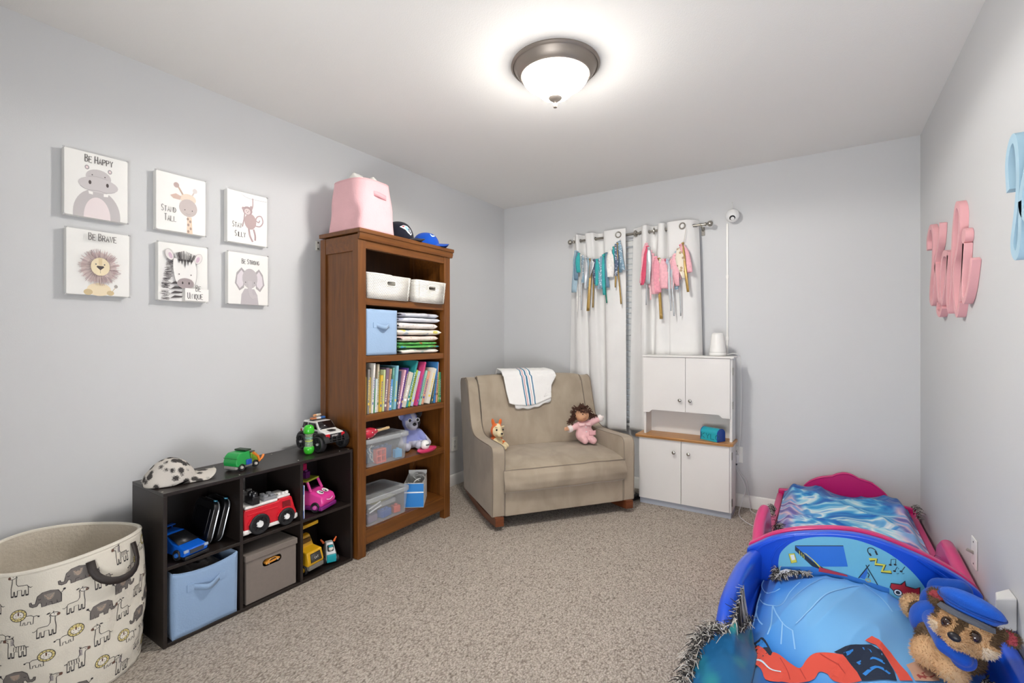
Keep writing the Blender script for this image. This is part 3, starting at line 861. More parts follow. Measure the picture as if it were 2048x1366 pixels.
def folded(name, label, cat, loc, rz, sx, sy, h, layers, mat, group=None, seed=0, amp=.006, curl=True):
    """a folded cloth: layers stacked, each fold rounded at the +x edge"""
    t = thing(name, label, cat, loc, rz, group)
    th = h / layers
    for k in range(layers):
        def fn(i, j, k=k):
            a = 2 * math.pi * i
            c, s_ = math.cos(a), math.sin(a)
            X = math.copysign(abs(c) ** .5, c) * sx / 2; Z = math.copysign(abs(s_) ** .6, s_) * th / 2 * 1.05
            Y = (j - .5) * sy
            e = 1 - .6 * (max(0, abs(2 * j - 1) - .9) / .1) ** 2
            p = Vector((X * (1 - .04 * ((k + seed) % 2)), Y, th * (k + .5) + Z * max(.12, e)))
            n_ = noise.noise_vector(Vector((p.x * 9, p.y * 9, k * 3.1 + seed)))
            p.z -= (th * .16) * (.5 + .5 * noise.noise(Vector((p.y * 13, seed, k)))) * (1 if s_ > 0 else 0)
            q = p + Vector((n_[0] * amp * 2.0 + .010 * noise.noise(Vector((p.y * 22, seed * 1.7, k * 5))), n_[1] * amp * 1.2, n_[2] * amp * .35 * (k + .6) / layers))
            q.z = max(q.z, .001)
            return q
        MB().grid(fn, 28, 26, cu=True).build('fold', mat, t, smooth=180)
    return t
folded('folded_cloth', 'folded white cloth lying in the near woven basket', 'cloth', (-2.235, 1.90, SH[0] + .105), R(5), .17, .2, .055, 2, cloth('#e6e4e2'))
folded('folded_cloth', 'small folded white cloth lying in the far woven basket', 'cloth', (-2.215, 2.29, SH[0] + .10), R(-6), .15, .17, .042, 1, cloth('#e4ded6'))

# ---- light blue fabric bin
def fabric_bin(name, label, loc, rz, hx, hy, hgt, colr, face='x', droop=0., seed=1, group=None):
    t = thing(name, label, 'fabric bin', loc, rz, group)
    mm = cloth(colr, 150, .15, .04)
    def side(ax, sg):
        def fn(i, j):
            u = 2 * i - 1
            k = 1 - .02 * (1 - j)
            p = Vector((sg * hx * k, u * hy * k, hgt * j)) if ax == 0 else Vector((u * hx * k, sg * hy * k, hgt * j))
            edge = (1 - u * u) ** .8
            bulge = .006 * edge * math.sin(math.pi * j) + .0035 * edge * noise.noise(p * 11 + Vector((seed, 0, 0)))
            p += Vector((sg * bulge, 0, 0)) if ax == 0 else Vector((0, sg * bulge, 0))
            if droop and ax == 0 and sg > 0: p.z -= droop * edge * j ** 3
            return p
        return fn
    mb = MB()
    for ax, sg in ((0, 1), (0, -1), (1, 1), (1, -1)): mb.grid(side(ax, sg), 20, 16)
    mb.box(-hx * .97, hx * .97, -hy * .97, hy * .97, .0015, .003)
    mb.build('bin_cloth', mm, t, smooth=50, solid=.0035, bevel=0)
    for sg, sh in ((1, 1), (1, -1)):
        pts = [side(0, 1)(.5 + .5 * sh, j / 10) for j in range(11)]
        MB().tube(pts, .002, 5).build('seam', mm, t)
    MB().tube([side(0, 1)(j / 14, 1) for j in range(15)], .0028, 6).build('hem', mm, t)
    f = side(0, 1)
    z = .66 if not droop else .73
    q = [f(.5 + d, z) for d in (-.26, -.2)] + [f(.5, z - .035) + Vector((.022, 0, -.004))] + [f(.5 + d, z) for d in (.2, .26)]
    q = crom([p + Vector((.003, 0, 0)) for p in q], 6)
    hm = MB(); hm.add([p + Vector((0, 0, dz)) for p in q for dz in (.012, -.012)], [(2 * i, 2 * i + 1, 2 * i + 3, 2 * i + 2) for i in range(len(q) - 1)])
    hm.build('handle', mm, t, solid=.003, smooth=60)
    for d in (-.25, .25):
        c = f(.5 + d, z); MB().box(c.x + .0005, c.x + .0045, c.y - .013, c.y + .013, c.z - .015, c.z + .015).build('handle_patch', mm, t, bevel=.001)
    return t
fabric_bin('fabric_bin', 'light blue fabric bin on the second shelf of the bookcase', (-2.25, 1.892, SH[1] + .003), 0, .120, .113, .258, '#98b2d0', seed=4)
bb = thing('cloth_scrap', 'pale knitted scrap showing over the rim of the shelf bin', 'cloth', (-2.22, 1.92, SH[1] + .24))
heap('knit', '#cfc8a8', 0, 0, .08, .075, .01, .022, 9, bb)

# ---- stack of folded blankets
def patch_mat(name, base, cols, scale, cover=.5, rough=.9):
    m = bpy.data.materials.new(name); m.use_nodes = True
    nt = m.node_tree; N = nt.nodes; L = nt.links; b = N['Principled BSDF']; b.inputs['Roughness'].default_value = rough
    tc = N.new('ShaderNodeTexCoord'); v = N.new('ShaderNodeTexVoronoi'); v.inputs['Scale'].default_value = scale
    L.new(tc.outputs['Object'], v.inputs['Vector'])
    s = N.new('ShaderNodeSeparateColor'); L.new(v.outputs['Color'], s.inputs[0])
    r = N.new('ShaderNodeValToRGB'); r.color_ramp.interpolation = 'CONSTANT'
    e = r.color_ramp.elements; e[0].color = (*lin(base), 1); e[0].position = 0
    n = len(cols)
    e[1].position = 1 - cover; e[1].color = (*lin(cols[0]), 1)
    for i, c in enumerate(cols[1:], 1):
        x = e.new(1 - cover + cover * i / n); x.color = (*lin(c), 1)
    L.new(s.outputs[0], r.inputs[0])
    d = N.new('ShaderNodeMath'); d.operation = 'LESS_THAN'; d.inputs[1].default_value = .42; L.new(v.outputs['Distance'], d.inputs[0])
    mx = N.new('ShaderNodeMix'); mx.data_type = 'RGBA'; L.new(d.outputs[0], mx.inputs[0])
    mx.inputs[6].default_value = (*lin(base), 1); L.new(r.outputs[0], mx.inputs[7]); L.new(mx.outputs[2], b.inputs['Base Color'])
    return m
bm1 = patch_mat('print_teal_on_white', '#e8e2d8', ['#7fb3b5', '#b9cfc8'], 26, .4)
bm2 = patch_mat('print_green_jungle', '#5fae5a', ['#3f8fae', '#7fc66a', '#c9a24a', '#2f6f8a', '#b85a3a'], 34, .75)
bm3 = patch_mat('print_pink_dots', '#e6d6cc', ['#d6b0ac', '#c9b8a8'], 40, .35)
bm4 = patch_mat('print_yellow_green', '#e6e0d4', ['#d8cc70', '#b8d2b8', '#a8b8c4'], 18, .5)
bm5 = patch_mat('print_speckled_white', '#e6dfda', ['#cfc0b8', '#d0cccc'], 55, .3)
bm6 = patch_mat('print_grey_lines', '#d2d4dc', ['#b8bac8', '#dcdde2'], 15, .5)
z = SH[1] + .001
for lb, hgt, ly, mt, w_, dy, rzz in (
    ('folded white blanket with teal print, lowest of the stack', .032, 1, bm1, .352, -.004, 1),
    ('folded green jungle print blanket low in the stack', .042, 2, bm2, .345, -.010, -1),
    ('folded cream blanket with pink dots in the middle of the stack', .036, 1, bm3, .335, -.010, 1),
    ('folded white blanket with yellow and green spots above the middle', .038, 1, bm4, .360, -.004, 0),
    ('folded speckled white blanket second from the top of the stack', .040, 1, bm5, .340, -.004, -1),
    ('folded thick grey white blanket on top of the stack', .062, 2, bm6, .352, -.004, 1)):
    folded('folded_blanket', lb, 'blanket', (-2.265, 2.222 + dy, z), R(rzz), .25, w_, hgt, ly, mt, 'folded blankets on the second shelf', seed=int(z * 100), amp=.012)
    z += hgt + .0022

# ---- books on the middle shelf
def zy(X, Y=1150): return bx(700 + X / 9.755, 700 + Y / 9.755, -2.14)
BOOKS = [
 # bottom X, top X, width, top Y (pixels of a close view), cover colour, pages?, label
 (322, 326, 40, 535, '#d6c458', 'thin yellow book at the near end of the book row'),
 (362, 378, 44, 385, '#8f8a86', 'grey book second from the near end of the row'),
 (405, 420, 34, 540, '#c9a93e', 'mustard book beside the grey one'),
 (440, 492, 40, 255, '#e4dfd6', 'tall white book with red circles'),
 (482, 505, 44, 760, '#3c8a52', 'short green book with white tip'),
 (528, 545, 40, 570, '#c6d4d8', 'small pale blue book beside the short green one'),
 (572, 600, 34, 285, '#cdbfa6', 'tall tan book with navy patch'),
 (610, 648, 48, 498, '#d9b640', 'golden yellow book'),
 (658, 690, 34, 390, '#c3cf9c', 'thin pale green book with leaf print'),
 (712, 772, 62, 358, '#7d6678', 'wide mauve book'),
 (752, 815, 26, 372, '#c9a183', 'thin tan book against the mauve one'),
 (795, 838, 52, 578, '#5a97d2', 'small blue and pink book'),
 (850, 892, 36, 350, '#6fa596', 'sea green book with dotted spine'),
 (895, 955, 56, 312, '#86bccb', 'pale sky blue book'),
 (930, 1010, 26, 420, '#3b4560', 'thin dark slate book'),
 (955, 1092, 40, 400, '#d7a3b4', 'leaning pink book'),
 (1000, 1150, 26, 362, '#5c3f92', 'thin leaning purple book'),
 (1062, 1222, 96, 455, '#cdc6b6', 'wide leaning cream book with tree print'),
 (1120, 1335, 42, 215, '#2c8d90', 'tall leaning teal book'),
 (1185, 1348, 44, 402, '#a6bd44', 'leaning lime green book'),
 (1240, 1395, 44, 425, '#b6c8e2', 'leaning pale blue book'),
 (1305, 1480, 34, 245, '#c9467a', 'tall leaning magenta book'),
 (1345, 1470, 30, 450, '#4c50a4', 'leaning indigo book'),
 (1392, 1525, 38, 415, '#93c6b4', 'leaning mint book'),
 (1440, 1580, 50, 430, '#d79c7e', 'leaning salmon book with green foot'),
 (1525, 1672, 84, 372, '#ddd9cd', 'wide white book with brown photographs'),
 (1608, 1712, 34, 560, '#4d5f58', 'short dark green book near the far end'),
 (1660, 1752, 44, 237, '#4483bf', 'tall blue book near the far end'),
 (1718, 1792, 48, 252, '#dfa588', 'tall peach book near the far end'),
 (1782, 1820, 34, 432, '#86ad55', 'grass green book near the far end'),
 (1828, 1842, 24, 432, '#2f8a63', 'thin emerald book at the far end of the row'),
]
PAGES = M('#e9e3d4', .8)
rb = random.Random(11)
_lay = []
for Xb, Xt, wd, Yt, colr, lab in BOOKS:
    yb = zy(Xb).y; yt = zy(Xt).y
    wid = (zy(Xb + wd / 2).y - zy(Xb - wd / 2).y) * .95
    ztop = bx(700 + Xt / 9.755, 700 + Yt / 9.755, -2.14).z
    hgt = min(ztop - SH[2], .284)
    _lay.append([yb, (yt - yb) / hgt, wid, hgt, colr, lab])
for _ in range(60):        # ease neighbours apart until every book stands clear of the next
    for k in range(len(_lay)):
        b_ = _lay[k]
        for h in (0, b_[3]):
            half = b_[2] / 2 * math.hypot(1, b_[1])
            y = b_[0] + b_[1] * h
            if y - half < 1.7705: b_[0] += 1.7705 - (y - half)
            if y + half > 2.4185:
                if h: b_[1] -= (y + half - 2.4185) / h
                else: b_[0] -= y + half - 2.4185
        if k + 1 < len(_lay):
            c_ = _lay[k + 1]; hm = min(b_[3], c_[3])
            for h in (0, hm):
                need = (b_[2] * math.hypot(1, b_[1]) + c_[2] * math.hypot(1, c_[1])) / 2 + .0012
                gap = (c_[0] + c_[1] * h) - (b_[0] + b_[1] * h)
                if gap < need:
                    d = need - gap
                    b_[2] *= .985; c_[2] *= .985
                    if h: b_[1] -= .25 * d / h; c_[1] += .25 * d / h
                    else: b_[0] -= .25 * d; c_[0] += .25 * d
for yb, slope, wid, hgt, colr, lab in _lay:
    lean = math.atan(slope)
    hgt = min(hgt / math.cos(lean), (.286 - wid * abs(math.sin(lean))) / math.cos(lean))
    dep = min(.24, hgt * rb.uniform(.68, .82))
    xf = -2.142 - rb.uniform(0, .014)
    t = thing('book', lab + ' on the middle shelf', 'book', (xf, yb, SH[2] + .0012 + abs(math.sin(lean)) * wid / 2), group='books on the middle shelf',
              rot=Matrix.Rotation(-lean, 3, 'X').to_euler())
    cv = M(colr, .4, 0, 30, .12)
    c = .0022
    mb = MB()
    mb.box(-dep, 0, -wid / 2, -wid / 2 + c, 0, hgt).box(-dep, 0, wid / 2 - c, wid / 2, 0, hgt).box(-c, 0, -wid / 2 + c, wid / 2 - c, 0, hgt)
    mb.build('cover', cv, t, smooth=0)
    MB().box(-dep + .004, -c, -wid / 2 + c, wid / 2 - c, .004, hgt - .004).build('pages', PAGES, t, smooth=0)
    ac = rb.choice(['#f0ece0', '#2b2b33', '#d8483c', '#f0d45a', '#3c5fa8', '#ffffff', '#3f7d4a'])
    a = Art()
    z0 = hgt * rb.uniform(.08, .2); z1 = hgt * rb.uniform(.6, .85)
    a.fill([(-wid * .28, z0), (wid * .28, z0), (wid * .28, z0 + .014), (-wid * .28, z0 + .014)], ac)
    q = z0 + .03
    while q < z1:
        l = rb.uniform(.004, .012)
        a.fill([(-wid * .16, q), (wid * .16, q), (wid * .16, q + l), (-wid * .16, q + l)], ac); q += l + .004
    a.build('spine_title', lambda u, v, h: Vector((h, u, v)), t)

# ---- clear storage boxes
def clear_mat(name, a, tint='#dfe3e6'):
    m = bpy.data.materials.new(name); m.use_nodes = True
    nt = m.node_tree; N = nt.nodes; L = nt.links
    b = N['Principled BSDF']; b.inputs['Base Color'].default_value = (*lin(tint), 1); b.inputs['Roughness'].default_value = .22
    tr = N.new('ShaderNodeBsdfTransparent'); mx = N.new('ShaderNodeMixShader'); mx.inputs[0].default_value = a
    n = N.new('ShaderNodeTexNoise'); n.inputs['Scale'].default_value = 6
    mr = N.new('ShaderNodeMapRange'); mr.inputs[3].default_value = a * .8; mr.inputs[4].default_value = a * 1.2
    L.new(n.outputs['Fac'], mr.inputs[0]); L.new(mr.outputs[0], mx.inputs[0])
    L.new(tr.outputs[0], mx.inputs[1]); L.new(b.outputs[0], mx.inputs[2]); L.new(mx.outputs[0], N['Material Output'].inputs[0])
    return m
CLR = clear_mat('clear_plastic', .16); CLR2 = clear_mat('clear_lid_plastic', .28)
def clear_box(label, loc, rz, hx, hy, hgt):
    t = thing('storage_tub', label, 'storage box', loc, rz)
    mb = MB(); n = None
    rings = []
    for z, k in ((0, .9), (.01, .915), (hgt - .02, .975), (hgt - .018, 1.0), (hgt - .002, 1.0)):
        rings.append([Vector((x, y, z)) for x, y in rrect(hx * k, hy * k, .025)])
    n = len(rings[0]); vs_ = [p for r_ in rings for p in r_]
    mb.add(vs_, [(j * n + i, j * n + (i + 1) % n, (j + 1) * n + (i + 1) % n, (j + 1) * n + i) for j in range(4) for i in range(n)] + [list(range(n))])
    mb.build('tub', CLR, t, smooth=40, solid=.002)
    lm = MB(); rings = []
    for z, k in ((hgt - .016, 1.035), (hgt + .006, 1.03), (hgt + .008, 1.0), (hgt + .001, .95), (hgt + .001, .6)):
        rings.append([Vector((x, y, z)) for x, y in rrect(hx * k, hy * k, .028 * k)])
    vs_ = [p for r_ in rings for p in r_]
    lm.add(vs_, [(j * n + i, j * n + (i + 1) % n, (j + 1) * n + (i + 1) % n, (j + 1) * n + i) for j in range(4) for i in range(n)] + [[4 * n + i for i in range(n)]])
    lm.build('lid', CLR2, t, smooth=40, solid=.002)
    return t
# upper tub: front-right corner px (815,915), lid end (820,860)
clear_box('clear plastic tub with toy blocks and lid on the fourth shelf', (-2.250, 1.945, SH[3] + .002), R(0), .120, .166, .150)
clear_box('clear plastic tub with lid on the bottom shelf', (-2.250, 1.945, SH[4] + .002), R(0), .122, .166, .150)
def toy_block(name, label, loc, rz, sx, sy, sz, colr, holes=None, tilt=0):
    t = thing(name, label, 'toy', loc, group=None, rot=Matrix.Rotation(rz, 3, 'Z').to_euler())
    mm = plastic(colr)
    if holes:
        nx, nz = holes; mb = MB(); bw = .007
        for i in range(nx + 1):
            y = -sy / 2 + (sy - bw) * i / nx; mb.box(-sx / 2, sx / 2, y, y + bw, 0, sz)
        for k in range(nz + 1):
            z = (sz - bw) * k / nz; mb.box(-sx / 2 + .001, sx / 2 - .001, -sy / 2, sy / 2, z, z + bw)
        mb.build('lattice', mm, t, bevel=.001)
    else:
        MB().box(-sx / 2, sx / 2, -sy / 2, sy / 2, 0, sz).build('block', mm, t, bevel=.004)
        st = MB()
        for i in range(max(1, int(sy / .03))):
            y = -sy / 2 + sy * (i + .5) / max(1, int(sy / .03)); MB().cyl((0, y, sz), (0, y, sz + .008), .009).build('stud', mm, t, bevel=.001)
    return t
z4 = SH[3] + .006; z5 = SH[4] + .006
toy_block('toy_lattice', 'orange plastic lattice block seen through the upper clear tub', (-2.164, 1.905, z4), 0, .03, .072, .082, '#e2583a', (2, 2))
toy_block('toy_brick', 'dark blue toy brick in the upper clear tub behind the orange lattice', (-2.225, 1.975, z4), R(8), .06, .11, .075, '#2c4a7c')
toy_block('toy_brick', 'sky blue toy brick at the far end of the upper clear tub', (-2.172, 2.050, z4), R(-10), .03, .05, .05, '#4aa0d0')
toy_block('toy_brick', 'steel blue toy brick at the near end of the upper clear tub', (-2.235, 1.856, z4), R(8), .06, .08, .07, '#4d6c86')
lw = thing('coiled_wire', 'tangle of pale wires in the near end of the upper clear tub', 'wire', (-2.175, 1.842, z4 + .004))
rw = random.Random(2)
for k in range(4):
    MB().tube(crom([Vector((rw.uniform(-.012, .012), rw.uniform(-.022, .022), .006 + .018 * i + rw.uniform(0, .01))) for i in range(6)], 5), .0015, 5).build('strand', plastic(['#b9c2c6', '#8fb2b8', '#c9c2b0', '#d8d8d4'][k]), lw)
toy_block('toy_brick', 'royal blue toy brick in the lower clear tub', (-2.190, 1.962, z5), R(10), .05, .075, .042, '#2f5fae')
toy_block('toy_brick', 'coral red toy brick at the far end of the lower clear tub', (-2.184, 2.047, z5), R(-12), .04, .045, .042, '#d8583e')
toy_block('toy_brick', 'plum toy brick at the near end of the lower clear tub', (-2.192, 1.855, z5), R(6), .05, .075, .042, '#7a6880')
ol = thing('folded_paper', 'olive paper sleeve lying high in the lower clear tub', 'paper', (-2.245, 1.95, z5 + .100))
MB().grid(lambda i, j: Vector(((i - .5) * .14, (j - .5) * .2, .006 * math.sin(i * 3 + j * 5))), 10, 12).build('sleeve', M('#8f8a60', .7), ol, solid=.002, smooth=180)
MB().box(-.065, .065, -.095, .095, -.038, -.010).build('card_stack', M('#9a9a98', .7), ol, bevel=.004)
dr = 0
for k, (yy, zz, lab) in enumerate(((1.845, .088, 'upper'), (1.850, .066, 'lower'))):
    q = thing('drinking_straw', 'white plastic stick seen through the lower clear tub, %s of two' % lab, 'stick', (-2.152, yy, z5 + zz))
    MB().cyl((0, -.03, 0), (0, .055, .022), .004, seg=10).build('stick', plastic('#e9e9ea'), q)
# maraca on the upper lid
mz = SH[3] + .151
mr = thing('maraca', 'red spotted maraca with wooden handle lying on the upper tub lid', 'toy', (-2.17, 1.830, mz + .039), rot=(0, 0, R(0)))
pf = [(0, -.055), (.012, -.053), (.024, -.044), (.031, -.028), (.033, -.008), (.030, .014), (.022, .034), (.014, .05), (.010, .058), (0, .058)]
rotm = Matrix.Rotation(R(-90 + 3), 4, 'X') @ Matrix.Rotation(0, 4, 'Z')
MB().lathe(pf, 24, rotm).build('rattle_head', plastic('#c2263f'), mr, smooth=60)
MB().lathe([(.0105, .056), (.0085, .07), (.0075, .10), (.0085, .135), (.008, .15), (0, .153)], 16, rotm).build('handle', M('#d7b888', .5), mr, smooth=60)
for a_, b_ in ((20, -.03), (80, .0), (140, -.02), (60, .03), (110, .02), (170, .01), (40, .01)):
    r_ = .0335 if b_ < .01 else .028
    p = rotm @ Vector((r_ * .95 * math.cos(R(a_ - 90)), r_ * .95 * math.sin(R(a_ - 90)), b_))
    MB().ell(p, .0035, seg=8, rings=6).build('spot', plastic('#f0e6e0'), mr)

# ---- periwinkle plush dog on the fourth shelf
PW, PWL, BLK = cloth('#8f97cc', 400, .4), cloth('#c9c9d8', 400, .4), cloth('#26262c', 400, .4)
pd = thing('plush_dog', 'periwinkle and white plush dog sitting on the fourth bookcase shelf', 'plush toy', (-2.26, 2.275, SH[3] + .001))
def P_(x, y, z):
    return Vector((-2.285, 2.275, SH[3] + .004)) + Matrix.Rotation(R(-24), 3, 'Z') @ Vector((x, y, z))
def P_old(x, y, z): return Vector((-2.26 + x, 2.275 + y, SH[3] + z))
blobs = [(P_(0, 0, .06), (.05, .062, .062)), ('cap', P_(.0, 0, .09), P_(.005, 0, .13), .045, .045), (P_(.01, 0, .175), (.055, .066, .062)),
         (P_(.058, -.008, .158), (.032, .036, .03)),
         ('cap', P_(.02, .05, .105), P_(.055, .095, .035), .022, .026), ('cap', P_(.02, -.05, .10), P_(.06, -.085, .04), .022, .024),
         ('cap', P_(.02, -.035, .03), P_(.085, -.06, .03), .03, .03), ('cap', P_(.02, .035, .028), P_(.08, .03, .028), .028, .026),
         (P_(-.005, -.066, .215), (.012, .022, .03), Matrix.Rotation(R(28), 3, 'X')), (P_(-.005, .064, .222), (.012, .022, .03), Matrix.Rotation(R(-28), 3, 'X'))]
def pc(p):
    q = Matrix.Rotation(R(24), 3, 'Z') @ (p - Vector((-2.285, 2.275, SH[3] + .004)))
    if q.z > .13 and q.y > .024 and q.z < .235 and q.x < .06: return 2
    if q.x > .045 and .125 < q.z < .19: return 1
    if q.z > .13 and abs(q.y) < .014: return 1
    if q.z < .055 or q.y > .085 or q.y < -.078: return 1
    return 0
po = body('plush_body', blobs, .006, ([PW, PWL, BLK], pc), pd)
for sy in (-.030, .026):
    e = MB().ell(P_(.060, sy * .95, .192), (.008, .010, .0105)).build('button_eye', M('#1b1a1c', .12), pd, w=True)
    MB().lathe([(.0125, -.002), (.0145, 0), (.0125, .002)], 16, Matrix.Translation(P_(.060, sy * .95, .192)) @ Vector((.9, -.4, 0)).to_track_quat('Z', 'Y').to_matrix().to_4x4()).build('eye_patch', M('#e6e4e6', .8), e, w=True)
MB().ell(P_(.0885, -.008, .170), (.010, .014, .011), seg=14).build('nose', M('#1c1c20', .35), pd, w=True)
# pink toy dish with a printed ball
pt = thing('toy_speaker', 'pink toy dish with a white lettered ball in front of the periwinkle plush dog', 'toy', (-2.128, 2.262, SH[3] + .0015))
MB().lathe([(0, 0), (.03, 0), (.040, .006), (.047, .016), (.046, .024), (.040, .026), (.034, .021), (0, .02)], 32, Matrix.Scale(1.75, 4, (0, 1, 0)) @ Matrix.Scale(.75, 4, (1, 0, 0))).build('dish', plastic('#d83a6a'), pt, smooth=50)
bo = MB().ell((-.004, -.012, .046), (.026, .030, .032)).build('ball', M('#ecebe8', .3), pt)
def onb(u, v, h):
    return Vector((-.004, -.012, .046)) + Vector((.027 * math.cos(u) * math.cos(v), .031 * math.sin(u) * math.cos(v), .033 * math.sin(v))) * (1 + h * 10)
Art().text('BOOST', -.5, -.02, .26, '#26262a', .07, adv=.75, first=1.).build('lettering', onb, bo, sub=0)
Art().text('DOG', -.6, -.2, .3, '#ffffff', .05)
ka = Art()
for k in range(4): ka.ell(-.045 + .03 * k, 0, .01, .006, '#f6dfe6')
ka.build('buttons', lambda u, v, h: Vector((.030, u, .0262 + h)), pt)

# ---- blue and white cardboard box with cables
cb = thing('cardboard_box', 'open blue and white box of white cables on the bottom shelf', 'box', (-2.215, 2.252, SH[4] + .001), R(38))
# local +x faces the room and turns towards the far end
W2, D2, HH = .125, .215, .158
WB = M('#d9d8d4', .6)
mb = MB()
mb.box(-.06, .06, -.11, -.108, 0, HH - .004).box(-.06, .06, .108, .11, 0, HH + .02).box(-.06, -.058, -.11, .11, 0, HH).box(-.06, .06, -.11, .11, 0, .002)
mb.build('card_walls', WB, cb, bevel=.001)
MB().box(.058, .06, -.11, .11, 0, HH).build('front_wall', patch_mat('print_box_side', '#d6d5d0', ['#b4b3ae', '#c8c2b6', '#8e8e92'], 40, .6), cb, smooth=0)
MB().box(-.06, .06, -.1115, -.1105, .004, HH - .008).build('blue_end', M('#1f7fcc', .45), cb, smooth=0)
MB().box(-.06, .06, -.1122, -.1114, .092, .100).build('white_band', M('#e8eef2', .5), cb, smooth=0)
wc = thing('white_cable', 'white cable coiled in the open blue and white box', 'cable', (-2.215, 2.252, SH[4] + .10), R(38))
MB().tube(crom([Vector(p) for p in ((-.03, -.07, .0), (0, -.05, .05), (.03, -.02, .058), (.02, .02, .03), (-.02, .04, .055), (.0, .075, .066), (.04, .07, .03), (.03, .02, .01), (-.03, 0, .02), (-.04, -.05, .04))], 7), .0035, 7).build('cord', plastic('#dcdcd8'), wc)
MB().grid(lambda i, j: Vector((.02 + .032 * math.cos(R(200 * i - 60)), .065 + .01 * j, .035 + .03 * math.sin(R(200 * i - 60)))) + Vector((0, (j - .5) * .05, 0)), 14, 5).build('strap', plastic('#d2d2ce'), wc, solid=.002)

# ================================================================== DARK CUBE ORGANIZER
ESP = M('#231c19', .42, 0, 3, .18, 40, .04, stretch=(12, 12, 1), name='espresso_laminate')
ESPH = M('#231c19', .36, 0, 3, .18, 40, .04, stretch=(12, 1, 12), name='espresso_laminate_level')
CX0, CX1, CY0, CY1, CZ = -2.44, -2.14, .807, 1.695, .605
co = thing('cube_organizer', 'low dark brown six cube organizer beside the bookcase', 'shelf unit', (-2.29, 1.251, 0))
P = .0135
MB().box(CX0, CX1, CY0, CY1, CZ - P, CZ).build('top_board', ESPH, co, w=True, bevel=.001)
MB().box(CX0, CX1, CY0 + P, CY1 - P, .002, P + .002).build('bottom_board', ESPH, co, w=True, bevel=.001)
for y in (CY0, CY1 - P): MB().box(CX0, CX1, y, y + P, .001, CZ - P).build('side_panel', ESP, co, w=True, bevel=.001)
YD = [1.0975, 1.387]
for y in YD: MB().box(CX0 + .002, CX1 - .001, y, y + P, P + .002, CZ - P).build('divider', ESP, co, w=True, bevel=.001)
cells = [(CY0 + P, YD[0]), (YD[0] + P, YD[1]), (YD[1] + P, CY1 - P)]
ZS = .314
for a, b_ in cells: MB().box(CX0 + .002, CX1 - .001, a, b_, ZS - P, ZS).build('shelf', ESPH, co, w=True, bevel=.001)
# thin back boards, leaving the open strips through which the wall shows
for y0, y1, z0, z1 in ((CY0 + P, YD[0], .016, .59), (1.275, YD[1], ZS, .59), (YD[0] + P, YD[1], .016, ZS - P), (YD[1] + P, CY1 - P, ZS, .59), (1.525, CY1 - P, .016, ZS - P)):
    MB().box(CX0 + .001, CX0 + .004, y0, y1, z0, z1).build('back_board', ESP, co, w=True, smooth=0)
for x, y in ((-2.17, .815), (-2.41, .83), (-2.16, 1.105), (-2.39, 1.105), (-2.17, 1.394), (-2.40, 1.39), (-2.165, 1.685), (-2.165, 1.63)):
    MB().lathe([(0, CZ - .002), (.0045, CZ - .002), (.004, CZ + .0012), (0, CZ + .0016)], 10, c=(x, y, 0)).build('screw', M('#b9b3a8', .3, .9), co, w=True)

# ---- lower cells: blue bin and lidded grey box
fabric_bin('fabric_bin', 'light blue fabric bin in the lower near cell of the dark cube organizer', (-2.285, .962, .0165), 0, .143, .1235, .262, '#8ea8c8', droop=.02, seed=8)
gs = thing('folded_shirt', 'dark grey clothes piled inside the blue bin of the cube organizer', 'clothes', (-2.28, .962, .21))
heap('jersey', '#4c4744', 0, 0, .120, .105, .012, .05, 12, gs)
gb = thing('storage_box', 'grey brown cloth covered box with lid and oval hand slot in the cube organizer', 'storage box', (-2.275, 1.2495, .0185))
TAU = M('#7d736b', .85, 0, 60, .08, 300, .15, name='taupe_linen')
mb = MB(); hx, hy, hz = .122, .119, .212
# front wall with the slot left open
fr = [(-hy, 0), (hy, 0), (hy, hz), (-hy, hz)]
slot = [(y * 1.0 + .0, z + .155) for y, z in rrect(.046, .017, .0165, 6)]
bm_ = bmesh.new()
ov = [bm_.verts.new((hx, a, b)) for a, b in fr]; iv = [bm_.verts.new((hx, a, b)) for a, b in slot]
es = [bm_.edges.new((ov[i], ov[(i + 1) % 4])) for i in range(4)] + [bm_.edges.new((iv[i], iv[(i + 1) % len(iv)])) for i in range(len(iv))]
bmesh.ops.triangle_fill(bm_, use_beauty=True, edges=es, use_dissolve=False)
bm_.verts.index_update()
mb.add([v.co.copy() for v in bm_.verts], [[v.index for v in f.verts] for f in bm_.faces]); bm_.free()
mb.add([(-hx, -hy, 0), (hx, -hy, 0), (hx, hy, 0), (-hx, hy, 0), (-hx, -hy, hz), (hx, -hy, hz), (hx, hy, hz), (-hx, hy, hz)], [(0, 1, 5, 4), (2, 3, 7, 6), (3, 0, 4, 7), (0, 3, 2, 1)])
mb.build('box_body', TAU, gb, smooth=0, solid=.003)
MB().box(-hx - .004, hx + .0075, -hy - .006, hy + .006, hz - .022, hz + .006).build('lid', TAU, gb, bevel=.003)
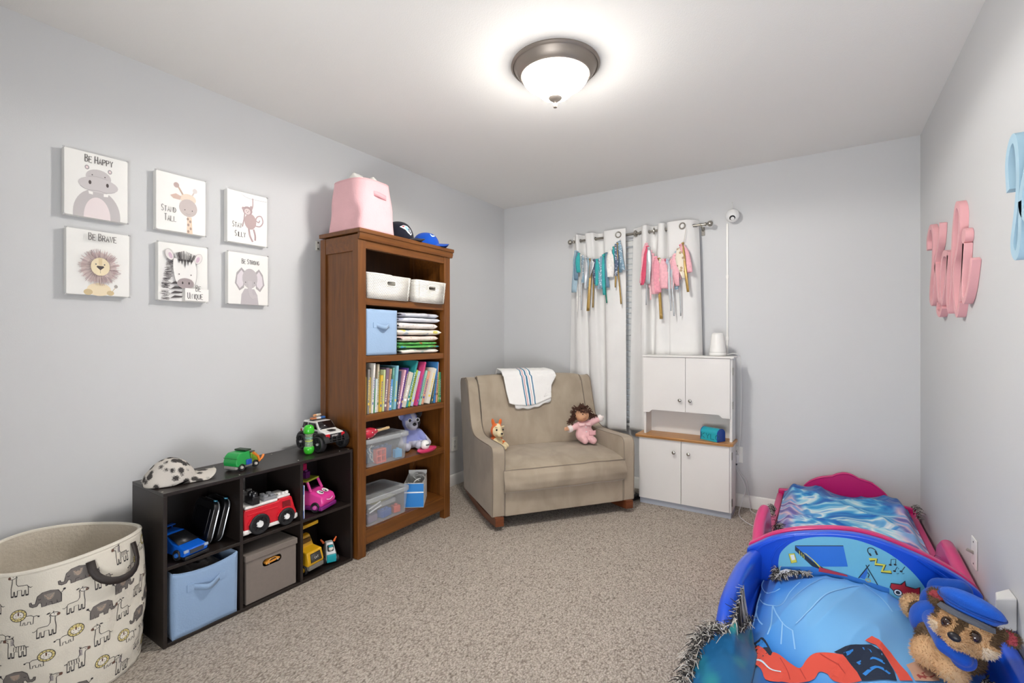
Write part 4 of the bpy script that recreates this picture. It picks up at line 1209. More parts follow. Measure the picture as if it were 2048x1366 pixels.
def wheel(parent, c, r, w, axis, tyre='#17171a', hub='#e8e8e8', hr=.45, spokes=0, name='wheel'):
    q = {'x': Matrix.Rotation(R(90), 4, 'Y'), 'y': Matrix.Rotation(R(90), 4, 'X')}[axis]
    m = Matrix.Translation(Vector(c)) @ q
    o = MB().lathe([(r * .55, -w / 2), (r * .9, -w / 2), (r, -w * .34), (r, w * .34), (r * .9, w / 2), (r * .72, w / 2 - .0015), (r * .66, w * .25), (r * .5, w * .2), (0, w * .2)], 28, m).build(name, M(tyre, .6), parent, smooth=40)
    o2 = MB().lathe([(r * .55, w / 2), (r * .9, w / 2), (r * .95, w / 2 - .002)], 28, m)
    h = MB(); h.lathe([(0, -w * .5 - .002), (r * hr * .8, -w * .5 - .002), (r * hr, -w * .5 + .003), (r * hr, w * .5 - .003), (r * hr * .8, w * .5 + .002), (0, w * .5 + .003)], 20, m)
    h.build('hub', M(hub, .3), o, smooth=40)
    if spokes:
        sp = MB()
        for k in range(spokes):
            a = 2 * math.pi * k / spokes
            for sg in (-1, 1):
                sp.xbox(r * .5, r * .14, .003, m @ Matrix.Rotation(a, 4, 'Z') @ Matrix.Translation((r * .45, 0, sg * w * .36)))
        sp.build('spokes', M(tyre, .35), o)
    return o
# orange toy car peeking out of the box's slot
oc = thing('toy_car', 'small orange toy car poking through the slot of the grey box', 'toy car', (-2.163, 1.253, .1655), rot=(R(5), 0, R(2)))
mb = MB(); mb.prism([(-.034, 0), (.034, 0), (.036, .008), (.026, .011), (.012, .019), (-.014, .019), (-.026, .011), (-.035, .009)], lambda a, b, d: Vector((d, a, b)), -.014, .014)
mb.build('car_body', plastic('#d8933a', .3), oc, bevel=.003)
MB().prism([(-.020, .0115), (.018, .0115), (.010, .0175), (-.012, .0175)], lambda a, b, d: Vector((d, a, b)), .0138, .0148).build('side_window', M('#3a2c20', .2), oc, smooth=0)
for a in (-.022, .022): wheel(oc, (.012, a, .002), .006, .005, 'x', hub='#c9c2b8')

# ---- upper near cell: blue toy car and two black tablets
bcx = thing('toy_car', 'bright blue toy sports car parked in the upper near cell of the cube organizer', 'toy car', (-2.245, .900, ZS + .0015), R(12))
BLU = plastic('#1565d8', .25); DK = M('#15161a', .4)
def shell(mb_, prof, hw, taper=.86, m=0):
    """car body: side outline (x, z) swept across, narrower toward the roof"""
    zt = max(b for a, b in prof)
    n = len(prof); vs_ = []
    for sg in (-1, 1):
        for a, b in prof: vs_.append(Vector((a, sg * hw * (1 - (1 - taper) * (b / zt) ** 1.5), b)))
    mb_.add(vs_, [list(range(n))[::-1], list(range(n, 2 * n))] + [(i, (i + 1) % n, n + (i + 1) % n, n + i) for i in range(n)], m)
    return mb_
shell(MB(), [(-.11, .018), (.105, .016), (.112, .03), (.108, .045), (.06, .056), (.03, .060), (-.02, .086), (-.075, .086), (-.105, .066), (-.112, .04)], .052, .74).build('car_body', BLU, bcx, bevel=.006)
mb = MB(); mb.add([(.062, -.040, .0575), (.062, .040, .0575), (-.012, .036, .0838), (-.012, -.036, .0838)], [(0, 1, 2, 3)]); mb.build('windscreen', DK, bcx, solid=.002)
MB().box(.108, .114, -.028, .028, .026, .041).build('grille', M('#3a3d44', .5), bcx, bevel=.001)
for y in (-.041, .041): MB().box(.104, .1125, y - .009, y + .009, .034, .045).build('headlight', M('#9fb0c8', .2), bcx, bevel=.002)
MB().box(.09, .117, -.05, .05, .008, .02).build('bumper', DK, bcx, bevel=.003)
MB().box(-.112, -.09, -.05, .05, .088, .093).build('spoiler', BLU, bcx, bevel=.001)
for y in (-.04, .04): MB().box(-.108, -.098, y - .003, y + .003, .07, .09).build('spoiler_post', BLU, bcx, bevel=.001)
for x in (-.068, .066):
    for y in (-.047, .047): wheel(bcx, (x, y, .0215), .021, .016, 'y', hub='#2f6fc9')
for k, (yy, lab) in enumerate(((1.012, 'black toy tablet with silver edge leaning in the upper near cell, nearer of two'), (1.055, 'black toy tablet with silver edge leaning in the upper near cell, farther of two'))):
    tb = thing('toy_tablet', lab, 'tablet', (-2.285, yy - .020, ZS + .004), group='black toy tablets', rot=(R(-14), 0, R(0)))
    outl = [(a, b + .092) for a, b in rrect(.085, .09, .035, 6)]
    MB().prism(outl, lambda a, b, d: Vector((a, d, b)), -.012, .010).build('tablet_body', M('#141416', .3, coat=.4), tb, bevel=.005)
    MB().tube([Vector((a * 1.0, .011, b)) for a, b in [(x * .985, (z - .092) * .985 + .092) for x, z in outl]], .0028, 6, closed=True).build('silver_edge', M('#b4b8bc', .25, .6), tb)
    MB().box(-.06, .06, -.0135, -.011, .03, .15).build('screen', M('#0c0c10', .12), tb, bevel=.001)
    MB().cyl((.06, 0, .182), (.06, .0, .187), .008).build('power_button', M('#3a8aa8', .3), tb)

# ---- fire truck with blocks
ft = thing('toy_fire_truck', 'big red toy fire truck carrying building blocks in the middle upper cell', 'toy truck', (-2.215, 1.249, ZS + .0012), R(90))
RED, WH2, GY2 = plastic('#d01c2c', .28), plastic('#e9e6e2', .35), plastic('#8f9092', .4)
# local x = forward (+y of the room), local -y = faces the room
shell(MB(), [(-.125, .030), (.122, .030), (.128, .05), (.118, .075), (.106, .122), (.10, .13), (.045, .131), (.035, .122), (-.122, .122), (-.127, .10)], .058, .95).build('truck_body', RED, ft, bevel=.006)
MB().box(-.128, .127, -.060, .060, .014, .031).build('chassis', WH2, ft, bevel=.005)
MB().box(-.133, -.10, -.061, .061, .012, .034).build('rear_bumper', WH2, ft, bevel=.006)
MB().box(.11, .135, -.058, .058, .016, .04).build('front_bumper', WH2, ft, bevel=.006)
MB().box(-.12, .035, -.054, .054, .122, .136).build('roof_plate', WH2, ft, bevel=.006)
MB().box(.035, .098, -.052, .052, .130, .142).build('roof_plate', WH2, ft, bevel=.005)
for x in (.055, .075, .092):
    MB().cyl((x, -.03, .14), (x, -.03, .152), .008).build('stud', WH2, ft, bevel=.002)
for sg in (-1, 1):
    MB().prism([(.055, .078), (.097, .078), (.092, .114), (.055, .114)], lambda a, b, d: Vector((a, d, b)), sg * .0555, sg * .0595).build('cab_window', M('#7d0f1a', .4), ft, smooth=0)
    MB().box(-.11, .03, sg * .056 - .002, sg * .056 + .002, .094, .100).build('side_rib', RED, ft, bevel=.001)
    for x, r_ in ((-.058, .046), (.072, .040)):
        arch = [(x + r_ * 1.15 * math.cos(R(a)), .040 + r_ * 1.1 * math.sin(R(a))) for a in range(8, 173, 12)]
        MB().ribbon(arch, .007, lambda a, b, d: Vector((a, d, b)), sg * .055, sg * .063).build('wheel_arch', RED, ft)
        wheel(ft, (x, sg * .058, r_), r_, .026, 'y', hub='#eeeeee', hr=.34, spokes=6)
def brick(name, label, cat, loc, rz, nx, ny, hgt, colr, pitch=.031, dome=False):
    t = thing(name, label, cat, loc, rz)
    mm = plastic(colr, .3)
    MB().box(-nx * pitch / 2, nx * pitch / 2, -ny * pitch / 2, ny * pitch / 2, 0, hgt).build('block', mm, t, bevel=.002)
    for i in range(nx):
        for j in range(ny):
            x = (i - (nx - 1) / 2) * pitch; y = (j - (ny - 1) / 2) * pitch
            if dome: MB().lathe([(pitch * .42, hgt), (pitch * .42, hgt + .012), (pitch * .3, hgt + .02), (0, hgt + .023)], 16, c=(x, y, 0)).build('stud', mm, t, smooth=60)
            else: MB().cyl((x, y, hgt), (x, y, hgt + .011), pitch * .36).build('stud', mm, t, bevel=.001)
    return t
zt = ZS + .1365
brick('toy_brick', 'black building block with round studs on the toy fire truck roof', 'toy', (-2.190, 1.178, zt + .001), 0, 2, 1, .034, '#17171a', .033, True)
brick('toy_brick', 'grey four stud building block toward the cab of the toy fire truck', 'toy', (-2.200, 1.252, zt + .001), 0, 2, 2, .014, '#8b8d90', .031)
brick('toy_brick', 'pale grey clear block behind the black block on the fire truck', 'toy', (-2.250, 1.178, zt + .001), 0, 1, 2, .04, '#9c9a98', .033)

# ---- pink car with blocks
pc_ = thing('toy_car', 'pink toy car with painted eyes in the far upper cell of the cube organizer', 'toy car', (-2.262, 1.523, ZS + .0012), R(20))
PNK, PUR = plastic('#dd3f96', .26), plastic('#7d1f74', .35)
shell(MB(), [(-.11, .028), (.105, .026), (.113, .05), (.105, .078), (.05, .098), (.03, .102), (-.02, .104), (-.10, .10), (-.113, .06)], .062, .80).build('car_body', PNK, pc_, bevel=.012, seg=3)
MB().box(-.112, .112, -.064, .064, .010, .032).build('skirt', PUR, pc_, bevel=.006)
for sy in (-1, 1):
    MB().tube([Vector((.035, sy * .046, .098)), Vector((.012, sy * .043, .145)), Vector((.005, sy * .042, .150))], .007, 8).build('pillar', PNK, pc_)
    MB().tube([Vector((-.085, sy * .046, .098)), Vector((-.075, sy * .043, .148))], .008, 8).build('pillar', PNK, pc_)
MB().box(-.088, .016, -.050, .050, .146, .156).build('roof', plastic('#b6c43c', .4), pc_, bevel=.003)
MB().box(-.08, .02, -.042, .042, .100, .108).build('seat_well', M('#3a0f30', .5), pc_, smooth=0)
def hood(u, v, h): return Vector((.113 - .0 + h - max(0, v - .05) * .45 - max(0, v - .078) * 1.4, u, v))
e = Art()
for sg in (-1, 1):
    e.ell(sg * .021, .0905, .017, .0062, '#f4f2f0'); e.ell(sg * .016, .0898, .0075, .0040, '#2a2a30'); e.ell(sg * .014, .0908, .003, .0014, '#ffffff')
e.stroke([(-.026, .062), (0, .055), (.026, .062)], .003, '#f4e6ee', smooth=5)
def hood2(u, v, h):
    # sloping bonnet and nose of the pink car
    if v > .078: t_ = (v - .078) / .020; return Vector((.105 - .055 * t_ + h * .5 + .001, u, v + h + .0015))
    t_ = (v - .05) / .028; return Vector((.113 - .008 * t_ + .002 + h, u, v))
e.build('painted_face', hood2, pc_, h0=.001)
for x in (-.07, .07):
    for sy in (-1, 1): wheel(pc_, (x, sy * .056, .026), .0255, .02, 'y', hub='#d86ab0')
brick('toy_brick', 'purple building block on the roof of the pink toy car', 'toy', (-2.296, 1.502, ZS + .158), R(20), 2, 1, .034, '#6a1f6e', .031)
brick('toy_brick', 'magenta building block topping the purple one on the pink car', 'toy', (-2.280, 1.490, ZS + .205), R(20), 1, 1, .032, '#cf1f66', .028)
sb = thing('board_book', 'thin blue and white board book standing at the near side of the pink car cell', 'book', (-2.148, 1.405, ZS + .0012))
MB().box(-.15, 0, 0, .005, 0, .165).build('cover', M('#3f62b0', .4), sb, bevel=.001)
MB().box(-.148, -.001, .005, .0085, .001, .164).build('pages', M('#dfe3ea', .6), sb, smooth=0)
Art().fill([(.001, .04), (.004, .04), (.004, .12), (.001, .12)], '#d5dcea').build('spine_title', lambda u, v, h: Vector((h, u, v)), sb)

# ---- lower far cell: yellow dump truck and small teal racer
yt_ = thing('toy_dump_truck', 'yellow toy dump truck in the far lower cell of the cube organizer', 'toy truck', (-2.245, 1.470, .017), R(8))
YEL = plastic('#d9a61c', .35)
shell(MB(), [(-.09, .045), (.088, .045), (.092, .060), (.078, .112), (.02, .118), (-.005, .168), (-.03, .172), (-.035, .118), (-.09, .118)], .050, .9).build('truck_body', YEL, yt_, bevel=.006)
MB().box(-.03, .012, -.038, .038, .119, .155).build('cab_window', M('#6a4a1a', .3), yt_, bevel=.002)
MB().box(-.092, .094, -.046, .046, .026, .047).build('chassis', M('#77736c', .5), yt_, bevel=.003)
gr_ = MB().add([(.0935, -.034, .062), (.0935, .034, .062), (.083, .030, .103), (.083, -.030, .103)], [(0, 1, 2, 3)]).build('grille', M('#26231f', .5), yt_, solid=.0025)
def ongr(u, v, h): t_ = (v - .062) / .041; return Vector((.0952 - .0105 * t_ + h, u, v))
ga = Art()
for k in range(6): ga.stroke([(-.031, .067 + .006 * k), (.031, .067 + .006 * k)], .001, '#8d8a84')
ga.fill([(-.013, .074), (.013, .074), (.013, .090), (-.013, .090)], '#26231f')
ga.text('CAT', -.0105, .077, .009, '#efece4', .0017, adv=.95, first=1.)
ga.build('grille_print', ongr, gr_, h0=.0006)
MB().add([(-.10, -.052, .20), (.05, -.052, .228), (.05, .052, .228), (-.10, .052, .20), (-.10, -.052, .215), (.05, -.052, .246), (.05, .052, .246), (-.10, .052, .215)], [(0, 3, 2, 1), (4, 5, 6, 7), (0, 1, 5, 4), (1, 2, 6, 5), (2, 3, 7, 6), (3, 0, 4, 7)]).build('tipper_bed', YEL, yt_, bevel=.003)
MB().box(-.06, -.03, -.02, .02, .117, .212).build('tipper_post', YEL, yt_, bevel=.003)
for x in (-.058, .055):
    for sy in (-1, 1): wheel(yt_, (x, sy * .045, .026), .0255, .02, 'y', hub='#d9a61c')
brick('toy_brick', 'yellow building block lying in the raised bed of the dump truck', 'toy', (-2.262, 1.466, .017 + .2415), R(8), 1, 2, .022, '#cf9a1e', .031).rotation_euler = (0, R(-11.5), R(8))
tr_ = thing('toy_car', 'small teal and silver toy racer with orange tips beside the yellow dump truck', 'toy car', (-2.215, 1.604, .0172), R(-24))
SIL, TEA = plastic('#b9bcbc', .35), plastic('#0f9aa4', .35)
shell(MB(), [(-.05, .012), (.04, .012), (.05, .025), (.044, .052), (.03, .062), (.0, .098), (-.03, .098), (-.052, .06)], .030, .62).build('car_body', SIL, tr_, bevel=.006)
MB().box(.038, .054, -.024, .024, .010, .050).build('nose_panel', TEA, tr_, bevel=.004)
MB().box(.006, .034, -.015, .015, .060, .088).build('cockpit', M('#1f2a2c', .3), tr_, bevel=.004)
dv = MB().ell((.032, 0, .076), (.009, .012, .012)).build('driver_head', M('#e2dcd2', .6), tr_)
MB().ell((.030, 0, .087), (.011, .013, .006)).build('driver_cap', TEA, dv)
for sy in (-1, 1):
    MB().cyl((-.02, sy * .026, .09), (-.024, sy * .040, .112), .006, .004).build('horn', plastic('#d8632a'), tr_)
    for x in (-.032, .03): wheel(tr_, (x, sy * .033, .0185), .018, .014, 'y', hub='#5a5c5c')

# ---- on top of the organizer
def patchy():
    m = bpy.data.materials.new('cotton_with_charcoal_spots'); m.use_nodes = True
    nt = m.node_tree; N = nt.nodes; L = nt.links; b = N['Principled BSDF']; b.inputs['Roughness'].default_value = .9
    tc = N.new('ShaderNodeTexCoord')
    v = N.new('ShaderNodeTexVoronoi'); v.inputs['Scale'].default_value = 31; v.inputs['Randomness'].default_value = .7
    n = N.new('ShaderNodeTexNoise'); n.inputs['Scale'].default_value = 60
    mx = N.new('ShaderNodeMix'); mx.data_type = 'VECTOR'; mx.inputs[0].default_value = .02
    L.new(tc.outputs['Object'], mx.inputs[4]); L.new(n.outputs['Color'], mx.inputs[5]); L.new(mx.outputs[1], v.inputs['Vector'])
    r = N.new('ShaderNodeValToRGB'); r.color_ramp.elements[0].position = .40; r.color_ramp.elements[1].position = .43
    r.color_ramp.elements[0].color = (*lin('#3b3735'), 1); r.color_ramp.elements[1].color = (*lin('#c9c3ba'), 1)
    L.new(v.outputs['Distance'], r.inputs[0]); L.new(r.outputs[0], b.inputs['Base Color'])
    return m
cap('baseball_cap', 'crumpled cream cap with charcoal spots on the near end of the cube organizer', (-2.285, .885, CZ + .0005), R(80), '#c9c3ba', .085, r=.082, h=.098, mat=patchy(), squash=.011)
gt = thing('toy_garbage_truck', 'small green toy garbage truck seen from behind on the cube organizer', 'toy truck', (-2.255, 1.165, CZ + .0012), R(105))
GRN = plastic('#1f9c48', .32)
shell(MB(), [(-.062, .022), (-.066, .040), (-.060, .066), (-.045, .080), (.01, .082), (.014, .022)], .041, .88).build('hopper', GRN, gt, bevel=.004)
MB().box(-.0645, -.060, -.039, .039, .057, .060).build('hatch_lip', plastic('#14752f'), gt, bevel=.001)
MB().box(-.066, .062, -.036, .036, .010, .024).build('chassis', M('#9a9690', .5), gt, bevel=.004)
shell(MB(), [(.018, .022), (.062, .022), (.064, .045), (.052, .066), (.02, .070)], .036, .88).build('cab', plastic('#7fae3a', .35), gt, bevel=.004)
MB().box(-.012, .02, -.034, .034, .083, .090).build('roof_rack', M('#1c3a22', .5), gt, bevel=.002)
MB().box(.018, .045, -.030, .030, .0705, .076).build('visor', M('#4a4a44', .4), gt, bevel=.002)
for sy in (-1, 1):
    MB().tube([Vector((.02, sy * .044, .072)), Vector((.044, sy * .049, .05)), Vector((.050, sy * .050, .028)), Vector((.066, sy * .052, .04)), Vector((.076, sy * .048, .050))], .006, 8).build('loader_arm', plastic('#e07f2a'), gt)
    MB().box(-.014, .014, sy * .040 - .006, sy * .040 + .006, .022, .046).build('step_box', plastic('#1f4fb0'), gt, bevel=.003)
    for x in (-.038, .040): wheel(gt, (x, sy * .036, .0165), .016, .016, 'y', hub='#c9c4bc')
bt = thing('shaker_bottle', 'green capped sensory bottle standing on the cube organizer in front of the toy police truck', 'bottle', (-2.238, 1.497, CZ + .0012))
LIM = plastic('#3fbf2f', .25)
MB().lathe([(0, 0), (.016, .001), (.023, .010), (.0265, .026), (.025, .034), (.0215, .040)], 28).build('lower_cap', LIM, bt, smooth=60)
MB().lathe([(.0205, .040), (.0185, .060), (.0175, .078), (.019, .098), (.0205, .108)], 28).build('clear_barrel', clear_mat('bottle_plastic', .35, '#c9d8c0'), bt, smooth=60)
for z_, c_ in ((.052, '#3f8f4a'), (.068, '#bcd23a'), (.084, '#6ab0a8')): MB().lathe([(.0188, z_), (.0192, z_ + .0015), (.0188, z_ + .003)], 24).build('band', plastic(c_), bt)
MB().tube([Vector((.011 * math.cos(k * .7), .011 * math.sin(k * .7), .044 + .0022 * k)) for k in range(28)], .0022, 6).build('inner_spiral', plastic('#79b83a'), bt)
MB().lathe([(.0208, .107), (.0255, .111), (.027, .116), (.0265, .13), (.022, .144), (.013, .151), (0, .153)], 28).build('upper_cap', LIM, bt, smooth=60)

# ---- black and white toy police truck
sv = thing('toy_police_truck', 'black and white toy police off-road truck on the cube organizer by the bookcase', 'toy truck', (-2.298, 1.620, CZ + .0012), R(0))
BW, BB = plastic('#e6e4e1', .28), M('#141416', .4, coat=.2)
# local +x = front (facing the room)
shell(MB(), [(-.112, .052), (.108, .050), (.114, .066), (.110, .086), (-.110, .090), (-.114, .07)], .060, .97).build('lower_body', BB, sv, bevel=.006)
shell(MB(), [(-.112, .088), (.108, .084), (.110, .098), (.045, .112), (.012, .150), (-.10, .152), (-.112, .115)], .060, .80).build('upper_body', BW, sv, bevel=.006)
mb = MB(); mb.add([(.0465, -.046, .1135), (.0465, .046, .1135), (.0150, .041, .1495), (.0150, -.041, .1495)], [(0, 1, 2, 3)]); mb.build('windscreen', M('#1a1214', .15), sv, solid=.003)
for sy in (-1, 1):
    for x0, x1, x2, x3 in ((-.052, .030, .008, -.05), (-.104, -.060, -.058, -.095)):
        f = lambda x, z: Vector((x, sy * .060 * (1 - .2 * (z / .152) ** 1.5) + sy * .0012, z))
        MB().add([f(x0, .112), f(x1, .112), f(x2, .143), f(x3, .143)], [(0, 1, 2, 3)]).build('side_window', M('#1c1416', .15), sv, solid=.0015)
    MB().box(.1035, .1135, sy * .046 - .012, sy * .046 + .012, .074, .094).build('headlight', M('#c9202c', .2), sv, bevel=.003)
    MB().box(-.115, -.108, sy * .05 - .008, sy * .05 + .008, .085, .105).build('tail_light', M('#8a1420', .2), sv, bevel=.002)
    arc = [(math.cos(R(a)) * .052, .042 + math.sin(R(a)) * .052) for a in range(10, 171, 16)]
    for x in (-.072, .074):
        MB().ribbon([(x + a, b) for a, b in arc], .010, lambda a, b, d: Vector((a, d, b)), sy * .045, sy * .076).build('fender', BB, sv)
        wheel(sv, (x, sy * .070, .0425), .042, .034, 'y', tyre='#1d1d1f', hub='#b4b4b6', hr=.16, spokes=6)
    MB().box(-.06, .04, sy * .061 - .001, sy * .061 + .002, .092, .104).build('door_stripe', BB, sv, smooth=0)
MB().box(.112, .1165, -.034, .034, .070, .094).build('grille', BB, sv, bevel=.001)
Art().text('SPORT', -.026, .080, .0085, '#dedcd8', .0016, adv=.95, first=1.).build('grille_lettering', lambda u, v, h: Vector((.1165 + h, u, v)), sv)
for z_ in (.052, .064): MB().tube([Vector((.108, -.058, z_)), Vector((.124, -.045, z_)), Vector((.124, .045, z_)), Vector((.108, .058, z_))], .0035, 8).build('bull_bar', BB, sv)
for y in (-.03, 0, .03): MB().cyl((.124, y, .048), (.124, y, .080), .003).build('bull_bar_upright', BB, sv)
MB().box(.06, .095, -.02, .016, .104, .110).build('bonnet_scoop', BB, sv, bevel=.002)
MB().box(-.055, -.030, -.042, .042, .152, .158).build('light_bar_base', M('#2a2a2e', .4), sv, bevel=.001)
for y0, y1, c_ in ((-.042, -.014, '#d88a5a'), (-.014, .014, '#e8e6e2'), (.014, .042, '#2f5f9c')): MB().box(-.053, -.032, y0, y1, .157, .168).build('light_lens', plastic(c_), sv, bevel=.002)
ps = thing('foam_stick', 'cream and orange foam stick lying across the roof of the toy police truck', 'toy', (-2.335, 1.612, CZ + .178), R(-60))
MB().cyl((-.035, 0, 0), (.02, 0, .004), .0065).build('shaft', M('#e6dccb', .6), ps)
MB().cyl((.02, 0, .004), (.035, 0, .005), .007).build('orange_end', M('#d89a6a', .6), ps)

# ================================================================== LAUNDRY BASKET WITH ANIMAL PRINT
LBX, LBY = -2.285, .555
lb = thing('laundry_hamper', 'big round cream canvas hamper printed with grey zoo animals beside the cube organizer', 'hamper', (LBX, LBY, 0))
CANVAS = cloth('#dcd6c8', 260, .18, .04)
LR0, LR1, LHT = .215, .217, .470
def hamper(a, z):
    """a angle, z height -> point on the soft outer cloth; rim tilts and the cloth slumps"""
    t = z / LHT
    r = LR0 + (LR1 - LR0) * t + .014 * math.sin(math.pi * t)
    p = Vector((math.cos(a), math.sin(a), 0))
    w_ = noise.noise(Vector((p.x * 2.4, p.y * 2.4, z * 7)))
    r += .011 * w_ * (1 - t ** 4) * min(1, t * 4) + .004 * noise.noise(Vector((p.x * 6, p.y * 6, z * 22)))  * (1 - t ** 3)
    zz = z + t ** 2 * (.030 * math.cos(a - R(60)) * 0 + .012 * math.sin(a * 2 + .6))
    return Vector((p.x * r * .98, p.y * r * 1.0, zz))
mb = MB()
mb.grid(lambda i, j: hamper(2 * math.pi * i, .003 + (LHT - .003) * j), 120, 40, cu=True)
mb.build('canvas_wall', CANVAS, lb, smooth=180, solid=.003)
def liner(i, j):
    p = hamper(2 * math.pi * i, LHT * (1 - .62 * j)); k = 1 - (.05 + .10 * j)
    n_ = .012 * noise.noise(p * 16) * j
    return Vector((p.x * (k + n_), p.y * (k + n_), p.z))
MB().grid(liner, 120, 20, cu=True).build('lining', cloth('#cfc6b6', 90, .35, .08), lb, smooth=180)
MB().lathe([(0, .003), (LR0 * .97, .003), (LR0 * .98, .006), (0, .006)], 48).build('hamper_base', CANVAS, lb)
def rimpt(a): p = hamper(a, LHT); return Vector((p.x * .985, p.y * .985, p.z + .001))
MB().tube([rimpt(2 * math.pi * i / 120) for i in range(120)], .0075, 8, closed=True).build('rim', CANVAS, lb)
MB().tube([hamper(2 * math.pi * i / 120, LHT - .024) for i in range(120)], .0012, 5, closed=True).build('rim_seam', CANVAS, lb)
cl_ = thing('crumpled_sheet', 'crumpled cream sheet bunched deep inside the animal print hamper', 'laundry', (LBX, LBY, .22))
heap('sheet', '#d6cdba', 0, 0, .17, .17, .03, .12, 21, cl_)
# handles: dark strap loops standing off the cloth
def strap(a0, a1, z0, drop, out):
    pts = []
    for k in range(13):
        t = k / 12; a = a0 + (a1 - a0) * (.5 - .5 * math.cos(math.pi * t)); s_ = math.sin(math.pi * t)
        p = hamper(a, z0 - drop * s_ ** .8); d = Vector((p.x, p.y, 0)).normalized()
        pts.append((p + d * (.005 + out * s_), d))
    mb = MB(); vs_ = []
    for k, (p, d) in enumerate(pts):
        q = pts[min(k + 1, 12)][0] - pts[max(k - 1, 0)][0]; q.normalize(); w_ = q.cross(d).normalized() * .012
        vs_ += [p + w_, p - w_]
    mb.add(vs_, [(2 * k, 2 * k + 1, 2 * k + 3, 2 * k + 2) for k in range(12)])
    return mb.build('handle', M('#2b2320', .6), lb, solid=.004, smooth=60)
CAMA = math.atan2(-LBY, -LBX)      # angle of the side that faces the room corner where the camera stands
strap(R(3), R(42), LHT - .02, .085, .03)
strap(R(183), R(222), LHT - .02, .085, .03)
# printed animals
OUT, GRYF, BRN, YLW = '#322e31', '#716b67', '#6a4c40', '#d6c684'
def an_elephant(a, x, y, s, f):
    X = lambda p: [(x + f * q * s, y + r_ * s) for q, r_ in p]
    o = [(-.9, -.6), (-.9, .1), (-.7, .5), (-.2, .65), (.3, .6), (.62, .35), (.7, -.05), (.75, -.28), (.95, -.28), (1.02, -.08), (1.14, -.1), (1.1, -.4), (.9, -.52), (.62, -.48), (.5, -.25), (.35, -.3), (.33, -.62), (.05, -.62), (.02, -.35), (-.3, -.35), (-.33, -.62), (-.6, -.62), (-.62, -.3), (-.68, -.62)]
    a.fill(X(o), GRYF); a.stroke(X(o), .05 * s, OUT, True)
    a.fill(X([(-.5, .4), (.2, .4), (.12, 0), (-.15, -.18), (-.42, 0)]), '#8c857c')
    for k in range(4): a.stroke(X([(-.44 + .05 * k, .30 - .12 * k), (.14 - .06 * k, .30 - .12 * k)]), .05 * s, '#c4a790')
    a.stroke(X([(.38, .08), (.48, .02), (.56, .08)]), .05 * s, OUT)
    a.stroke(X([(-.9, .2), (-1.05, .38)]), .05 * s, OUT); a.ell(x - f * 1.08 * s, y + .44 * s, .09 * s, .09 * s, OUT)
def legs(a, X, s, w=.05):
    a.stroke(X([(-.62, .1), (-.64, -.72), (-.46, -.72), (-.44, -.2), (-.36, -.2), (-.34, -.7), (-.16, -.7), (-.14, -.15), (.16, -.15), (.18, -.72), (.34, -.72), (.36, -.2), (.42, -.2), (.44, -.7), (.6, -.7), (.62, .1)]), w * s, OUT)
    for q in (-.55, -.25, .26, .52): a.fill(X([(q - .08, -.74), (q + .08, -.74), (q + .08, -.60), (q - .08, -.60)]), OUT)
def an_giraffe(a, x, y, s, f):
    X = lambda p: [(x + f * q * s, y + r_ * s) for q, r_ in p]
    legs(a, X, s)
    a.stroke(X([(-.62, .1), (-.55, .26), (.1, .28), (.24, .5), (.26, 1.0), (.2, 1.15), (.3, 1.32)]), .05 * s, OUT); a.stroke(X([(.62, .1), (.56, .6), (.56, .98), (.62, 1.02)]), .05 * s, OUT)
    a.ell(*X([(.55, 1.18)])[0], .3 * s, .17 * s, '#e3ddd0', f * -.25); a.ring(*X([(.55, 1.18)])[0], .3 * s, .17 * s, .05 * s, OUT, f * -.25)
    a.ell(*X([(.78, 1.12)])[0], .12 * s, .13 * s, BRN); a.ell(*X([(.12, 1.38)])[0], .13 * s, .06 * s, OUT, f * .3)
    a.stroke(X([(.42, 1.32), (.46, 1.5)]), .06 * s, OUT); a.ell(*X([(.5, 1.22)])[0], .035 * s, .035 * s, OUT)
    a.stroke(X([(-.6, .1), (-.82, -.05), (-.92, .02)]), .045 * s, OUT)
def an_zebra(a, x, y, s, f):
    X = lambda p: [(x + f * q * s, y + r_ * s) for q, r_ in p]
    legs(a, X, s)
    a.stroke(X([(-.62, .1), (-.55, .32), (.1, .3), (.26, .62), (.22, 1.0), (.34, 1.2)]), .05 * s, OUT); a.stroke(X([(.62, .1), (.62, .6), (.66, .78)]), .05 * s, OUT)
    a.stroke(X([(.3, 1.1), (.6, 1.12), (.98, 1.0), (1.0, .78), (.66, .78)]), .05 * s, OUT)
    a.ell(*X([(.92, .9)])[0], .13 * s, .15 * s, BRN); a.stroke(X([(.28, 1.1), (.22, 1.32), (.38, 1.2)]), .05 * s, OUT)
    for k in range(5): a.stroke(X([(-.5 + .17 * k, .3), (-.47 + .17 * k, -.1)]), .045 * s, OUT)
    for k in range(4): a.stroke(X([(.22, .55 + .14 * k), (.44, .50 + .14 * k)]), .06 * s, '#6a5f70')
    a.stroke(X([(.6, .98), (.68, .94), (.74, .98)]), .04 * s, OUT); a.stroke(X([(-.6, .15), (-.82, .1)]), .06 * s, OUT)
